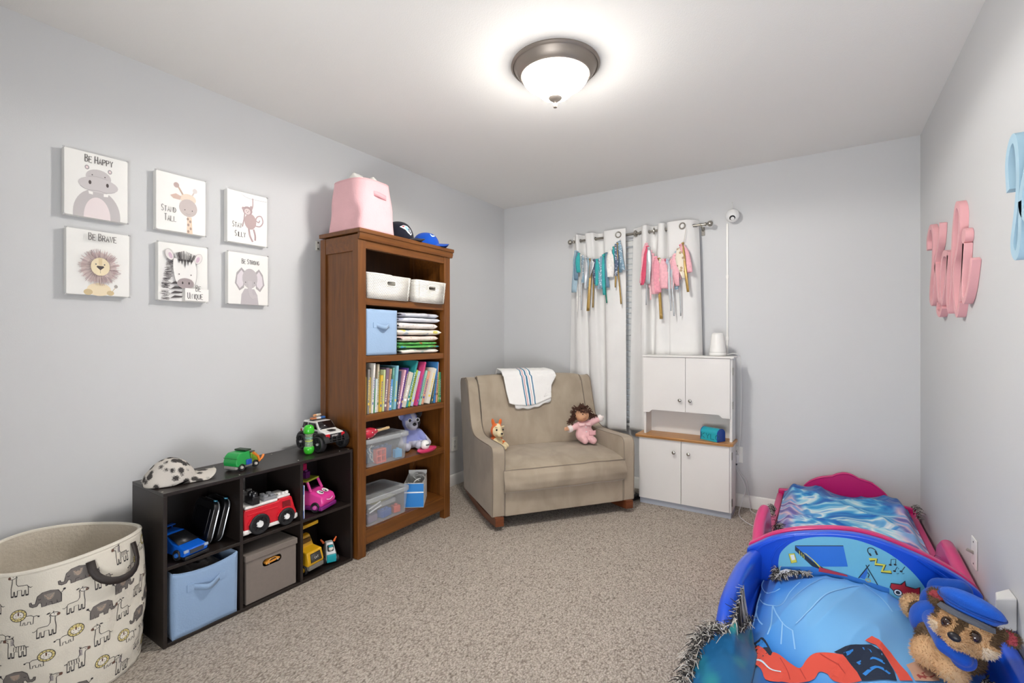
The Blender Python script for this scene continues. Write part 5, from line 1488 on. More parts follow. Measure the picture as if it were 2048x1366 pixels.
def an_lion(a, x, y, s, f):
    X = lambda p: [(x + f * q * s, y + r_ * s) for q, r_ in p]
    a.stroke(X([(.2, -.05), (.2, -.62), (.38, -.62), (.4, -.4), (.5, -.4), (.52, -.62), (.7, -.62), (.72, -.4), (.9, -.42), (.92, -.64), (1.08, -.64), (1.1, 0), (.9, .16), (.5, .14)]), .05 * s, OUT)
    a.stroke(X([(1.1, 0), (1.3, .05), (1.42, -.05)]), .05 * s, OUT); a.ell(*X([(1.44, -.06)])[0], .07 * s, .07 * s, OUT)
    c = X([(0, .3)])[0]
    a.ell(*c, .58 * s, .55 * s, YLW); a.ring(*c, .58 * s, .55 * s, .05 * s, OUT); a.ell(*c, .38 * s, .36 * s, '#e6e0d4'); a.ring(*c, .38 * s, .36 * s, .04 * s, OUT)
    for k in range(12):
        t = 2 * math.pi * k / 12; a.stroke([(c[0] + .38 * s * math.cos(t), c[1] + .36 * s * math.sin(t)), (c[0] + .57 * s * math.cos(t), c[1] + .54 * s * math.sin(t))], .035 * s, OUT)
    a.fill([(c[0] - .06 * s, c[1] + .3 * s), (c[0] + .06 * s, c[1] + .3 * s), (c[0] + .05 * s, c[1]), (c[0] - .05 * s, c[1])], BRN)
    for sg in (-1, 1): a.ell(c[0] + sg * .17 * s, c[1] + .04 * s, .035 * s, .035 * s, OUT); a.stroke([(c[0] + sg * .1 * s, c[1] - .14 * s), (c[0] + sg * .26 * s, c[1] - .2 * s)], .03 * s, OUT)
kinds = [an_elephant, an_zebra, an_lion, an_giraffe]
col_ = 0
a_ = -2.55
rows = [.045, .140, .235, .330, .425]
while a_ < 1.15:
    for k in range(5):
        y = rows[k] + (.047 if col_ % 2 else 0) + .0
        if y > .43: continue
        a = Art(); f = 1 if (k + col_) % 2 else -1
        kd = kinds[(k + 2 * (col_ % 2) + col_ // 2) % 4]
        kd(a, 0, 0, .036 if kd is an_elephant else .0335, f)
        a.build('printed_animal', lambda u, v, h, A=a_, Y=y: (lambda p: p + Vector((p.x, p.y, 0)).normalized() * (.0022 + h))(hamper(A + u / .215, max(.004, min(LHT - .002, Y + v)))), lb, sub=1, h0=.0002, dh=.00004, rough=.85)
    a_ += .305; col_ += 1

# ================================================================== ROCKING LOVESEAT
def suede():
    m = bpy.data.materials.new('taupe_microsuede'); m.use_nodes = True
    nt = m.node_tree; N = nt.nodes; L = nt.links; b = N['Principled BSDF']
    b.inputs['Roughness'].default_value = .92; b.inputs['Sheen Weight'].default_value = .35; b.inputs['Sheen Roughness'].default_value = .4; b.inputs['Specular IOR Level'].default_value = .15
    tc = N.new('ShaderNodeTexCoord')
    n = N.new('ShaderNodeTexNoise'); n.inputs['Scale'].default_value = 5.0; n.inputs['Detail'].default_value = 6; n.inputs['Distortion'].default_value = .5
    mp = N.new('ShaderNodeMapping'); mp.inputs['Scale'].default_value = (1.4, 1, .8); L.new(tc.outputs['Object'], mp.inputs[0]); L.new(mp.outputs[0], n.inputs['Vector'])
    r = N.new('ShaderNodeValToRGB'); e = r.color_ramp.elements
    e[0].position = .36; e[1].position = .62; e[0].color = (*lin('#9a8d7c'), 1); e[1].color = (*lin('#a99c8a'), 1)
    L.new(n.outputs['Fac'], r.inputs[0]); L.new(r.outputs[0], b.inputs['Base Color'])
    n2 = N.new('ShaderNodeTexNoise'); n2.inputs['Scale'].default_value = 420; L.new(tc.outputs['Object'], n2.inputs['Vector'])
    bp = N.new('ShaderNodeBump'); bp.inputs['Strength'].default_value = .12; bp.inputs['Distance'].default_value = .004; L.new(n2.outputs['Fac'], bp.inputs['Height']); L.new(bp.outputs[0], b.inputs['Normal'])
    return m
SUE = suede(); PIPE = M('#82766a', .85, name='taupe_piping')
RW = 1.04; RA = R(52.94)
rk = thing('rocking_loveseat', 'wide taupe suede rocking loveseat with wing back in the far corner', 'armchair', (-1.4116, 2.833, 0), RA)
out2 = crom([Vector((a, b, 0)) for a, b in [(.003, .30), (.001, .44), (.012, .505), (.06, .521), (.2, .517), (.36, .515), (.455, .528), (.515, .575), (.555, .66), (.60, .80), (.628, .878), (.665, .905), (.695, .905), (.728, .897)]], 5)
outl = [(.008, .084)] + [(p.x, p.y) for p in out2] + [(.738, .86), (.690, .30), (.672, .066), (.65, .062)]
outl_near = outl[:]
outl_near = [(b_ if b_ < .6 else .6 + (b_ - .6) * 1.75, z_) for b_, z_ in outl]
TH = .088
for x0, x1, nm in ((-RW / 2, -RW / 2 + TH, 'a'), (RW / 2 - TH, RW / 2, 'b')):
    MB().prism(outl_near if nm == 'a' else outl, lambda a, b, d: Vector((d, a, b)), x0, x1).build('side_wing', SUE, rk, bevel=.010, seg=3, smooth=50)
    for x in (x0 + .004, x1 - .004):
        MB().tube([Vector((x, p.x - .001, p.y + .0005)) for p in out2], .0032, 6).build('piping', PIPE, rk)
        MB().tube([Vector((x, .006, .09)), Vector((x, .001, .30))], .0032, 6).build('piping', PIPE, rk)
# back cushion with rolled top
def backf(i, j):
    x = -RW / 2 + TH + .002 + (RW - 2 * TH - .004) * i
    prof = [Vector((0, .30, .30)), Vector((0, .455, .36)), Vector((0, .485, .45)), Vector((0, .545, .65)), Vector((0, .612, .84)), Vector((0, .640, .892)), Vector((0, .666, .922)), Vector((0, .692, .926)), Vector((0, .718, .912)), Vector((0, .732, .88)), Vector((0, .690, .40)), Vector((0, .668, .09))]
    k = j * (len(prof) - 1); a = min(int(k), len(prof) - 2); t = k - a
    p0 = prof[max(a - 1, 0)]; p1 = prof[a]; p2 = prof[a + 1]; p3 = prof[min(a + 2, len(prof) - 1)]
    p = .5 * ((2 * p1) + (p2 - p0) * t + (2 * p0 - 5 * p1 + 4 * p2 - p3) * t * t + (3 * p1 - p0 - 3 * p2 + p3) * t ** 3)
    e = (1 - abs(2 * i - 1) ** 3)
    p = Vector((x, p.y, p.z))
    if j < .75: p.y -= .010 * e * math.sin(math.pi * min(1, j / .6)); 
    p.z -= .012 * (abs(2 * i - 1) ** 6) * (1 if .4 < j < .8 else 0)
    p.y += .004 * noise.noise(Vector((x * 5, p.z * 5, 1)))
    return p
MB().grid(backf, 50, 60).build('back_cushion', SUE, rk, smooth=180)
# plain panel closing the back of the seat
# seat cushion: domed top, bulging front with gathered ends
def seatf(i, j):
    x = (-RW / 2 + TH - .012) + (RW - 2 * TH + .024) * i; u = 2 * i - 1
    e = 1 - abs(u) ** 4
    prof = [(.006, .226), (-.030, .245), (-.040, .29), (-.030, .335), (-.012, .362), (.0, .372), (.03, .383), (.12, .398), (.30, .408), (.46, .405), (.52, .39)]
    k = j * (len(prof) - 1); a = min(int(k), len(prof) - 2); t = k - a
    y = prof[a][0] * (1 - t) + prof[a + 1][0] * t; z = prof[a][1] * (1 - t) + prof[a + 1][1] * t
    if y < 0.0: y = y * (.55 + .45 * e)
    z += .014 * e * max(0, min(1, y / .15)) if y > 0 else 0
    if j < .5 and abs(u) > .55:
        y -= .006 * math.sin(60 * z + 9 * u) * ((abs(u) - .55) / .45)
    z += .004 * noise.noise(Vector((x * 7, y * 7, 4)))
    return Vector((x, y, z))
MB().grid(seatf, 70, 44).build('seat_cushion', SUE, rk, smooth=180)
MB().tube([seatf(i / 40, .5) + Vector((0, -.002, .001)) for i in range(41)], .0032, 6).build('piping', PIPE, rk)
MB().box(-RW / 2 + TH + .001, RW / 2 - TH - .001, .006, .055, .082, .232).build('front_rail', SUE, rk, bevel=.006)
MB().box(-RW / 2 + TH + .001, RW / 2 - TH - .001, .05, .64, .09, .225).build('seat_deck', M('#2c2723', .9), rk, smooth=0)
WDR = wood('walnut_runner', '#5c2f18', '#7d4526', .35, (2, 2, 10))
for x0, x1 in ((-RW / 2 + .018, -RW / 2 + .075), (RW / 2 - .075, RW / 2 - .018)):
    poly = [(b_, .002 + .20 * (b_ - .36) ** 2 + (.10 * max(0, b_ - .70) ** 1.5)) for b_ in [-.012 + .80 * k / 20 for k in range(21)]]
    top = [(b_, z + (.058 if b_ < .1 else .046 if b_ < .7 else .046 + 0 * (b_ - .7))) for b_, z in poly][::-1]
    MB().prism(poly + top, lambda a, b, d: Vector((d, a, b)), x0, x1).build('rocker_runner', WDR, rk, bevel=.004)
    for b_ in (.04, .61):
        z0 = .002 + .20 * (b_ - .36) ** 2 + .03
        MB().box(x0 + .006, x1 - .006, b_ - .03, b_ + .03, z0, .10).build('runner_block', WDR, rk)
def rkp(w, b, z): return FR[rk] @ Vector((w - RW / 2, b, z))

# white receiving blanket draped over the back
wb_ = thing('draped_blanket', 'white receiving blanket with blue and pink stripes draped over the loveseat back', 'blanket', rkp(.48, .66, .945), RA)
def drape(i, j):
    # i across (0..1), j from behind the top, over it, down the front
    w = .262 + .455 * i + .055 * max(0, j - .35) * (1 - 1.0 * i) - .0
    s = j
    if i > .8: w -= .10 * ((i - .8) / .2) ** 2 * abs(2 * j - 1.05) * 1.4
    fr_len = .225 + .02 * math.sin(i * 5) - (.05 * max(0, i - .6))
    if s < .30:
        t = s / .30; b_, z = .782 - .045 * t, .88 + .066 * math.sin(t * math.pi / 2)
    elif s < .45:
        t = (s - .30) / .15; b_, z = .737 - .097 * t, .946 - .014 * t * t
    else:
        t = (s - .45) / .55; z = .932 - fr_len * t; b_ = .640 - .060 * min(1, t * 1.1) - .006
        b_ = min(b_, .600 - (.90 - z) * .27 + .0) if z < .9 else b_
    q = Vector((w - RW / 2, b_, z))
    nn = .004 * noise.noise(Vector((w * 9, s * 6, 2))) + .003 * noise.noise(Vector((w * 26, s * 14, 7)))
    q.y -= .010 + nn + .012; q.z += .012 + nn + .010 * min(1, max(0, (.64 - s) / .15))
    return FR[wb_].inverted() @ (FR[rk] @ q)
mb = MB(); NU, NV = 92, 44
mb.grid(drape, NU, NV)
for f in range(len(mb.f)):
    i = (f // (NV - 1)) / (NU - 1)
    s = 0
    for c0, c1, k in ((.315, .335, 1), (.345, .352, 2), (.36, .366, 2), (.374, .381, 2), (.395, .418, 1), (.432, .439, 2), (.447, .454, 2), (.462, .469, 2), (.485, .508, 1)):
        if c0 <= i < c1: s = k
    mb.m[f] = s
WBK = cloth('#ecebe8', 180, .3, .02)
mb.build('blanket_cloth', [WBK, cloth('#4c7f9c'), cloth('#d3a9aa')], wb_, smooth=180, solid=.006, fixn=False)
def drape2(i, j):
    p = drape(.12 + .75 * i, .86 + .14 * j); q = FR[rk].inverted() @ (FR[wb_] @ p)
    q.z -= .026 * j + .004 * math.sin(i * 23); q.y += .004
    return FR[wb_].inverted() @ (FR[rk] @ q)
MB().grid(drape2, 60, 6).build('under_layer', WBK, wb_, smooth=180, solid=.004)

# orange plush puppy tucked behind the near arm
op = thing('plush_puppy', 'small orange and cream plush puppy peeking over the near arm of the loveseat', 'plush toy', rkp(.160, .40, .424), RA)
ORG, CRM = cloth('#df6f35', 400, .4), cloth('#ead9b0', 400, .4)
def O(x, y, z): return rkp(.160 + x * 1.1, .40 + y * 1.1, .424 + z * 1.08)
RKR = Matrix.Rotation(RA, 3, 'Z')
blobs = [(O(0, .01, .045), (.048, .042, .05), RKR), (O(0, .0, .115), (.046, .042, .052), RKR), (O(.012, -.034, .095), (.027, .024, .022), RKR),
         (O(-.022, .01, .170), (.013, .009, .030), RKR @ Matrix.Rotation(R(-12), 3, 'Y')), (O(.026, .01, .168), (.013, .009, .028), RKR @ Matrix.Rotation(R(12), 3, 'Y')),
         ('cap', O(.03, -.02, .05), O(.055, -.05, .022), .014, .013), ('cap', O(-.03, -.02, .05), O(-.05, -.04, .02), .014, .013),
         ('cap', O(.02, -.03, .016), O(.03, -.075, .016), .018, .016), ('cap', O(-.02, -.03, .016), O(-.03, -.075, .016), .018, .016)]
ri = FR[rk].inverted()
def oc_(p):
    q = ri @ p - Vector((.160 - RW / 2, .40, .424))
    if q.y < -.022 and q.z > .06: return 1
    if abs(q.x - .008) < .012 and q.z > .09 and q.y < 0: return 1
    if q.z < .08 and q.y < -.018 and abs(q.x) < .03: return 1
    if q.y < -.045: return 1
    return 0
body('plush_body', blobs, .005, ([ORG, CRM], oc_), op)
for sx in (-.013, .030):
    MB().ell(O(sx, -.038, .127), (.0065, .005, .0075), RKR, seg=14, rings=10).build('button_eye', M('#1b1a1c', .12), op, w=True)
MB().ell(O(.016, -.059, .105), (.0095, .006, .007), RKR, seg=12).build('nose', M('#2a201e', .35), op, w=True)
for sx, a in ((-.014, 14), (.030, -14)): MB().ell(O(sx, -.034, .147), (.013, .007, .005), RKR @ Matrix.Rotation(R(a), 3, 'Y'), seg=12, rings=8).build('brow', CRM, op, w=True)

# yarn haired doll by the far arm
dl = thing('rag_doll', 'yarn haired baby doll in pink romper sitting by the far arm of the loveseat', 'doll', rkp(.84, .36, .430), RA)
def D(x, z, y=0.): return rkp(.84 + x, .36 + y, .430 + z)
PKR = cloth('#e8b9bb', 240, .3); SKIN = M('#cf9c78', .55); CUF = cloth('#ece2dd', 240, .2)
tilt = Matrix.Rotation(R(-6), 3, 'Y')
blobs = [(D(.005, .055), (.074, .055, .062), RKR), (D(-.004, .10), (.062, .046, .058), RKR), ('cap', D(-.045, .128), D(-.115, .105, -.005), .026, .023), ('cap', D(.045, .138), D(.122, .165, -.005), .028, .024),
         ('cap', D(-.025, .03, -.02), D(-.030, .022, -.07), .032, .026), ('cap', D(.025, .03, -.02), D(.035, .020, -.075), .034, .028)]
ro = body('romper', blobs, .0055, ([PKR, PKR], lambda p: 0), dl)
hd = body('head', [(D(-.022, .198, -.004), (.055, .05, .046), RKR), (D(-.046, .184, -.026), (.02, .018, .018), RKR), (D(.002, .184, -.026), (.02, .018, .018), RKR), (D(-.022, .197, -.052), (.008, .007, .006), RKR), (D(-.022, .175, -.03), (.022, .016, .014), RKR)], .004, ([SKIN], lambda p: 0), dl)
for sx in (-.037, -.012): MB().ell(D(sx, .212, -.047), (.005, .003, .006), RKR, seg=10, rings=8).build('eye', M('#2a1e18', .25), hd, w=True)
MB().tube([D(-.034, .180, -.049), D(-.024, .1775, -.052), D(-.014, .181, -.049)], .0016, 6).build('mouth', M('#9c4a40', .5), hd, w=True)
def hand(nm, base, dirv, upv, s, parent, mat, w=True):
    """a small mitten-like doll hand: palm with four short fingers and a side thumb"""
    dirv = dirv.normalized(); side = dirv.cross(upv).normalized(); upn = side.cross(dirv).normalized()
    bl = [('cap', base, base + dirv * s * .9, s * .55, s * .5)]
    for k in range(4):
        o = side * s * (.42 - .28 * k)
        bl.append(('cap', base + dirv * s * .9 + o, base + dirv * s * (1.55 + .12 * (1 if k in (1, 2) else 0)) + o * 1.25 - upn * s * .2, s * .17, s * .14))
    bl.append(('cap', base + dirv * s * .3 + side * s * .45, base + dirv * s * .9 + side * s * .95, s * .2, s * .16))
    return body(nm, bl, max(.0025, s * .11), ([mat], lambda p: 0), parent, smooth_it=2, w=w)
wdv = Vector((math.cos(RA), math.sin(RA), 0))
MB().lathe([(.0245, -.014), (.026, 0), (.0245, .014)], 18, Matrix.Translation(D(-.122, .103, -.005)) @ (-wdv + Vector((0, 0, -.25))).to_track_quat('Z', 'Y').to_matrix().to_4x4()).build('cuff', CUF, dl, w=True, solid=.002)
MB().lathe([(.0255, -.014), (.027, 0), (.0255, .014)], 18, Matrix.Translation(D(.128, .167, -.005)) @ (wdv + Vector((0, 0, .35))).to_track_quat('Z', 'Y').to_matrix().to_4x4()).build('cuff', CUF, dl, w=True, solid=.002)
hand('hand', D(-.130, .101, -.005), -wdv + Vector((0, 0, .12)), Vector((.8, -.6, .2)), .021, dl, SKIN)
hand('hand', D(.136, .170, -.005), wdv + Vector((0, 0, .2)), Vector((.8, -.6, .2)), .019, dl, CUF)
cr_ = MB()
for sg in (-1, 1):
    cr_.add([D(-.018, .145, -.047), D(-.018 + sg * .052, .148, -.034), D(-.018 + sg * .045, .128, -.046), D(-.018 + sg * .012, .130, -.051)], [(0, 1, 2, 3)])
cr_.build('collar', cloth('#efc6c6'), dl, w=True, solid=.003, smooth=0)
MB().grid(lambda i, j: D(.012 + .055 * i, .055 + .035 * j, -.056 - .006 * math.sin(math.pi * i)), 8, 6).build('pocket', cloth('#e2aeb2'), dl, w=True, solid=.004)
for z in (.118, .085): MB().ell(D(-.012, z, -.0505 - .006 * (z < .1)), (.005, .003, .005), RKR, seg=10, rings=6).build('button', M('#f4eeee', .3), dl, w=True)
HAIR = M('#4a2a1c', .75, 0, 40, .25)
rh = random.Random(4); hb = MB()
def curl(p0, d, n, r, th):
    pts = []; d = d.normalized(); a = d.orthogonal().normalized(); b = d.cross(a)
    for k in range(n):
        t = k / 3.0; pts.append(p0 + d * (k * .0026) + (a * math.cos(t * 2.1) + b * math.sin(t * 2.1)) * r)
    hb.tube(pts, th, 5)
hc = D(-.022, .205, .0)
for k in range(190):
    v = Vector((rh.gauss(0, 1), rh.gauss(0, 1), rh.gauss(0, 1))).normalized()
    l = Vector((v.x, v.y, v.z))
    # face opening: skip the front lower part of the head
    loc = RKR.inverted() @ l
    if loc.y < -.35 and loc.z < .48: continue
    if loc.z < -.55: continue
    p = hc + RKR @ Vector((loc.x * .058, loc.y * .054, loc.z * .050))
    curl(p, l + Vector((0, 0, -.6)), rh.randint(9, 16), .005, .0032)
for k in range(34): # side bunches and top knot
    sg = -1 if k % 2 else 1
    p = D(-.022 + sg * .056, .20 + rh.uniform(-.012, .018), rh.uniform(-.012, .02)); curl(p, wdv * sg * rh.uniform(.5, 1.2) + Vector((0, 0, -1.2 if sg < 0 else -.45)), rh.randint(20, 34), .006, .0034)
for k in range(22):
    curl(D(-.030, .248, -.005) + Vector((rh.uniform(-.012, .012), rh.uniform(-.012, .012), 0)), Vector((rh.uniform(-.7, .7), rh.uniform(-.7, .7), 1)), rh.randint(8, 13), .006, .0034)
ho = hb.build('yarn_hair', HAIR, dl, w=True, smooth=180); ho['kind'] = 'stuff'

# ================================================================== CURTAINS
RY, RZ = 3.68, 2.034
NIC = M('#a9a59c', .28, .95, name='brushed_nickel')
rd = thing('curtain_rod', 'brushed nickel curtain rod with ball finials above the window', 'curtain rod', (-1.24, RY, RZ))
def rodz(x): return RZ + (x + 1.24) * .0124
MB().cyl((-1.775, RY, rodz(-1.775)), (-1.25, RY, rodz(-1.25)), .0105).build('rod', NIC, rd, w=True)
MB().cyl((-1.30, RY, rodz(-1.30)), (-.715, RY, rodz(-.715)), .0085).build('inner_rod', NIC, rd, w=True)
for x, sg in ((-1.775, -1), (-.715, 1)):
    q = Matrix.Translation((x, RY, rodz(x))) @ Matrix.Rotation(R(90 * sg), 4, 'Y')
    MB().lathe([(.012, -.004), (.014, 0), (.012, .006), (.007, .010), (.010, .014), (.019, .021), (.0215, .031), (.019, .042), (.010, .050), (0, .052)], 20, q).build('finial', NIC, rd, w=True, smooth=50)
for x in (-1.735, -.748):
    MB().cyl((x, RY + .012, rodz(x) - .002), (x, YB - .003, rodz(x) - .03), .006).build('bracket_arm', NIC, rd, w=True)
    MB().box(x - .012, x + .012, YB - .006, YB - .001, rodz(x) - .065, rodz(x)).build('bracket_plate', M('#8f8b84', .55, .4), rd, w=True, bevel=.002)
    MB().tube([Vector((x, RY + .013 * math.cos(R(a)), rodz(x) + .013 * math.sin(R(a)))) for a in range(-200, 21, 20)], .0028, 6).build('bracket_cup', NIC, rd, w=True)

def drapery():
    m = bpy.data.materials.new('white_blackout_cloth'); m.use_nodes = True
    nt = m.node_tree; N = nt.nodes; L = nt.links; b = N['Principled BSDF']
    b.inputs['Roughness'].default_value = .8; b.inputs['Specular IOR Level'].default_value = .2
    tc = N.new('ShaderNodeTexCoord'); n = N.new('ShaderNodeTexNoise'); n.inputs['Scale'].default_value = 7; n.inputs['Detail'].default_value = 4
    L.new(tc.outputs['Object'], n.inputs['Vector'])
    r = N.new('ShaderNodeValToRGB'); r.color_ramp.elements[0].color = (*lin('#e6e5e3'), 1); r.color_ramp.elements[1].color = (*lin('#f2f1ef'), 1)
    L.new(n.outputs['Fac'], r.inputs[0]); L.new(r.outputs[0], b.inputs['Base Color'])
    n2 = N.new('ShaderNodeTexNoise'); n2.inputs['Scale'].default_value = 12; L.new(tc.outputs['Object'], n2.inputs['Vector'])
    bp = N.new('ShaderNodeBump'); bp.inputs['Strength'].default_value = .15; bp.inputs['Distance'].default_value = .01; L.new(n2.outputs['Fac'], bp.inputs['Height']); L.new(bp.outputs[0], b.inputs['Normal'])
    tl = N.new('ShaderNodeBsdfTranslucent'); tl.inputs[0].default_value = (.8, .84, .9, 1)
    mx = N.new('ShaderNodeMixShader'); mx.inputs[0].default_value = .10
    L.new(b.outputs[0], mx.inputs[1]); L.new(tl.outputs[0], mx.inputs[2]); L.new(mx.outputs[0], N['Material Output'].inputs[0])
    return m
DRP = drapery()
def curtain(name, label, top, bot, zt, zb, grom, hang=None):
    """top / bot: plan points (x, dy from the rod line), dy>0 toward the wall"""
    t = thing(name, label, 'curtain', (sum(p[0] for p in top) / len(top), RY, zt), group='white grommet curtains')
    n = 10
    T_ = crom([Vector((x, y, 0)) for x, y in top], n); B_ = crom([Vector((x, y, 0)) for x, y in bot], n)
    NV = 110; N_ = len(T_)
    def fn(i, j):
        k = round(i * (N_ - 1)); s = j ** 1.7
        a, b = T_[k], B_[k]
        e = s ** .7
        x = a.x + (b.x - a.x) * e; y = a.y + (b.y - a.y) * e
        zbk = zb(i) if callable(zb) else zb
        z = zt + (zbk - zt) * s
        w_ = .004 * noise.noise(Vector((x * 12, z * 2.2, 3))) * min(1, s * 4)
        return Vector((x, RY + min(y, .062) + w_, z))
    g_ = MB().grid(fn, N_, NV); keep = []
    for f in g_.f:          # the eyelet holes the rod runs through
        c = sum((g_.v[i] for i in f), Vector()) / 4
        keep.append(math.hypot(c.y - RY, c.z - rodz(c.x)) > .0155)
    g_.f = [f for f, k in zip(g_.f, keep) if k]; g_.m = [0] * len(g_.f)
    o = g_.build('curtain_cloth', DRP, t, w=True, smooth=180, solid=.0016, fixn=False)
    for (x, dy, face) in grom:
        q = Matrix.Translation((x, RY + dy, rodz(x))) @ Vector(face).to_track_quat('Z', 'Y').to_matrix().to_4x4()
        pr = [(.0165 + .0045 + .0045 * math.cos(R(a)), .003 * math.sin(R(a))) for a in range(0, 360, 45)]
        g = MB(); g.tube([q @ Vector((.021 * math.cos(R(a)), .021 * math.sin(R(a)), 0)) for a in range(0, 360, 15)], .0052, 8, closed=True)
        g.build('grommet', NIC, t, w=True)
    return t
curtain('curtain', 'white grommet curtain panel behind the blue rag garland',
        [(-1.795, .035), (-1.768, .02), (-1.745, -.03), (-1.722, -.035), (-1.700, .03), (-1.680, .035), (-1.655, -.03), (-1.615, -.035), (-1.588, -.03), (-1.562, .03), (-1.520, .035), (-1.490, -.028), (-1.42, -.040), (-1.36, -.040), (-1.305, -.036)],
        [(-1.84, .050), (-1.79, .040), (-1.745, .030), (-1.70, .034), (-1.665, .046), (-1.645, .05), (-1.61, .028), (-1.57, .018), (-1.54, .02), (-1.515, .03), (-1.49, .02), (-1.455, -.03), (-1.41, -.035), (-1.36, -.03), (-1.30, -.028)],
        2.078, .472, [(-1.585, 0, (1, -.25, 0)), (-1.362, -.044, (.15, -1, 0)), (-1.752, 0, (1, .3, 0))])
curtain('curtain', 'white grommet curtain panel behind the pink rag garland',
        [(-1.262, .035), (-1.225, .02), (-1.185, -.01), (-1.165, -.036), (-1.14, -.036), (-1.118, .02), (-1.095, .038), (-1.068, .025), (-1.045, -.034), (-1.012, -.036), (-.996, .018), (-.986, -.02), (-.965, -.040), (-.90, -.044), (-.845, -.040), (-.80, -.01), (-.770, .035)],
        [(-1.295, .03), (-1.255, .02), (-1.205, -.005), (-1.175, -.02), (-1.150, -.02), (-1.13, .02), (-1.118, .03), (-1.10, .02), (-1.08, -.018), (-1.02, -.020), (-.965, -.012), (-.958, -.016), (-.94, -.02), (-.88, -.024), (-.80, -.022), (-.755, -.01), (-.730, .03)],
        2.082, .475, [(-1.235, 0, (1, -.3, 0)), (-.868, -.048, (-.2, -1, 0)), (-1.09, 0, (1, .2, 0))])

# rag garlands hung from the rod
def rag_mat(base, dots=None, dscale=60, glit=False):
    if dots: return patch_mat('rag_' + base[1:] + dots[1:], base, [dots, dots], dscale, .6)
    return M(base, .35 if glit else .85, .3 if glit else 0, 60, .25)
def garland(name, label, pts, strips, y, group):
    t = thing(name, label, 'garland', by(*pts[0], y), group=group)
    line = crom([by(u, v, y) for u, v in pts], 6)
    MB().tube(line, .0022, 6).build('string', cloth('#cfcac2'), t, w=True)
    rg = random.Random(len(strips))
    for k, (u0, v0, u1, v1, wp, mt) in enumerate(strips):
        a = by(u0, v0, y - .004 - .010 * (k % 3)); b = by(u1, v1, y - .010 - .012 * (k % 3)); wd = wp * .0064
        sw = rg.uniform(-1, 1); tw = rg.uniform(-.5, .5)
        def fn(i, j):
            p = a.lerp(b, j)
            wv = wd * (.35 + .65 * min(1, j * 5)) * (i - .5)
            ang = tw * (.4 + j) + .5 * math.sin(j * 3 + k)
            p = p + Vector((wv * math.cos(ang), wv * math.sin(ang) * .5, 0))
            p.x += .006 * sw * math.sin(j * 4); p.y += .006 * math.sin(j * 5 + k) * j - .006 * (1 - j)
            p.y = min(p.y, y + .004)
            return p
        MB().grid(fn, 4, 12).build('rag_strip', mt, t, w=True, smooth=180, solid=.0014, fixn=False)
        # the knot over the string
        MB().ell(a + Vector((0, -.003, .002)), (min(.012, wd * .45) + .002, .007, .008), seg=10, rings=6).build('knot', mt, t, w=True)
    return t
BL1, BL2, BL3, TEA1, SLV, GLD, WHI, NVY = rag_mat('#9fb8c6'), rag_mat('#86a3b6', '#d8e2e8', 90), rag_mat('#6d8a9e'), rag_mat('#3aa9ab'), rag_mat('#b8bcc0', glit=True), rag_mat('#a8894a', glit=True), rag_mat('#e9e6e2'), rag_mat('#56657f', '#c9d0da', 80)
GRN1 = rag_mat('#1f8f7a')
garland('rag_garland', 'blue and teal rag strip garland hanging from the rod over the near curtain', [(1147, 483), (1151, 500), (1160, 511), (1172, 518), (1186, 520), (1200, 520), (1212, 508), (1222, 501), (1232, 492), (1241, 478)],
        [(1152, 503, 1149, 585, 8, BL1), (1155, 505, 1152, 560, 6, BL3), (1158, 508, 1156, 545, 6, TEA1), (1163, 512, 1160, 595, 2, WHI), (1166, 513, 1168, 566, 7, BL2), (1171, 516, 1172, 580, 6, SLV), (1176, 518, 1174, 575, 5, BL1), (1181, 519, 1177, 622, 4, GLD), (1184, 519, 1180, 555, 6, SLV), (1187, 520, 1186, 615, 3, GLD), (1190, 520, 1191, 568, 6, NVY), (1194, 520, 1194, 571, 6, TEA1), (1198, 519, 1200, 578, 8, BL1), (1203, 515, 1204, 575, 9, BL2), (1207, 511, 1208, 590, 4, TEA1), (1210, 509, 1212, 606, 4, GRN1), (1213, 507, 1214, 575, 5, BL3), (1220, 502, 1221, 554, 10, WHI), (1228, 495, 1229, 528, 6, TEA1), (1230, 494, 1232, 575, 2, GLD), (1232, 490, 1233, 552, 5, NVY), (1236, 486, 1240, 545, 9, BL3), (1239, 484, 1245, 540, 6, BL2), (1235, 488, 1241, 608, 2, GLD), (1153, 506, 1155, 625, 1.5, WHI), (1167, 515, 1162, 620, 1.5, SLV)], 3.618, 'rag garlands on the curtain rod')
PK1, PK2, PK3, PKD, CDOT, PGL = rag_mat('#e9afb8'), rag_mat('#ebbac0', '#eecdd0', 120), rag_mat('#d24f6c'), rag_mat('#e298a6'), rag_mat('#e6dccb', '#b39a7c', 42), rag_mat('#b7a58a', glit=True)
LBL = rag_mat('#b3c2d4')
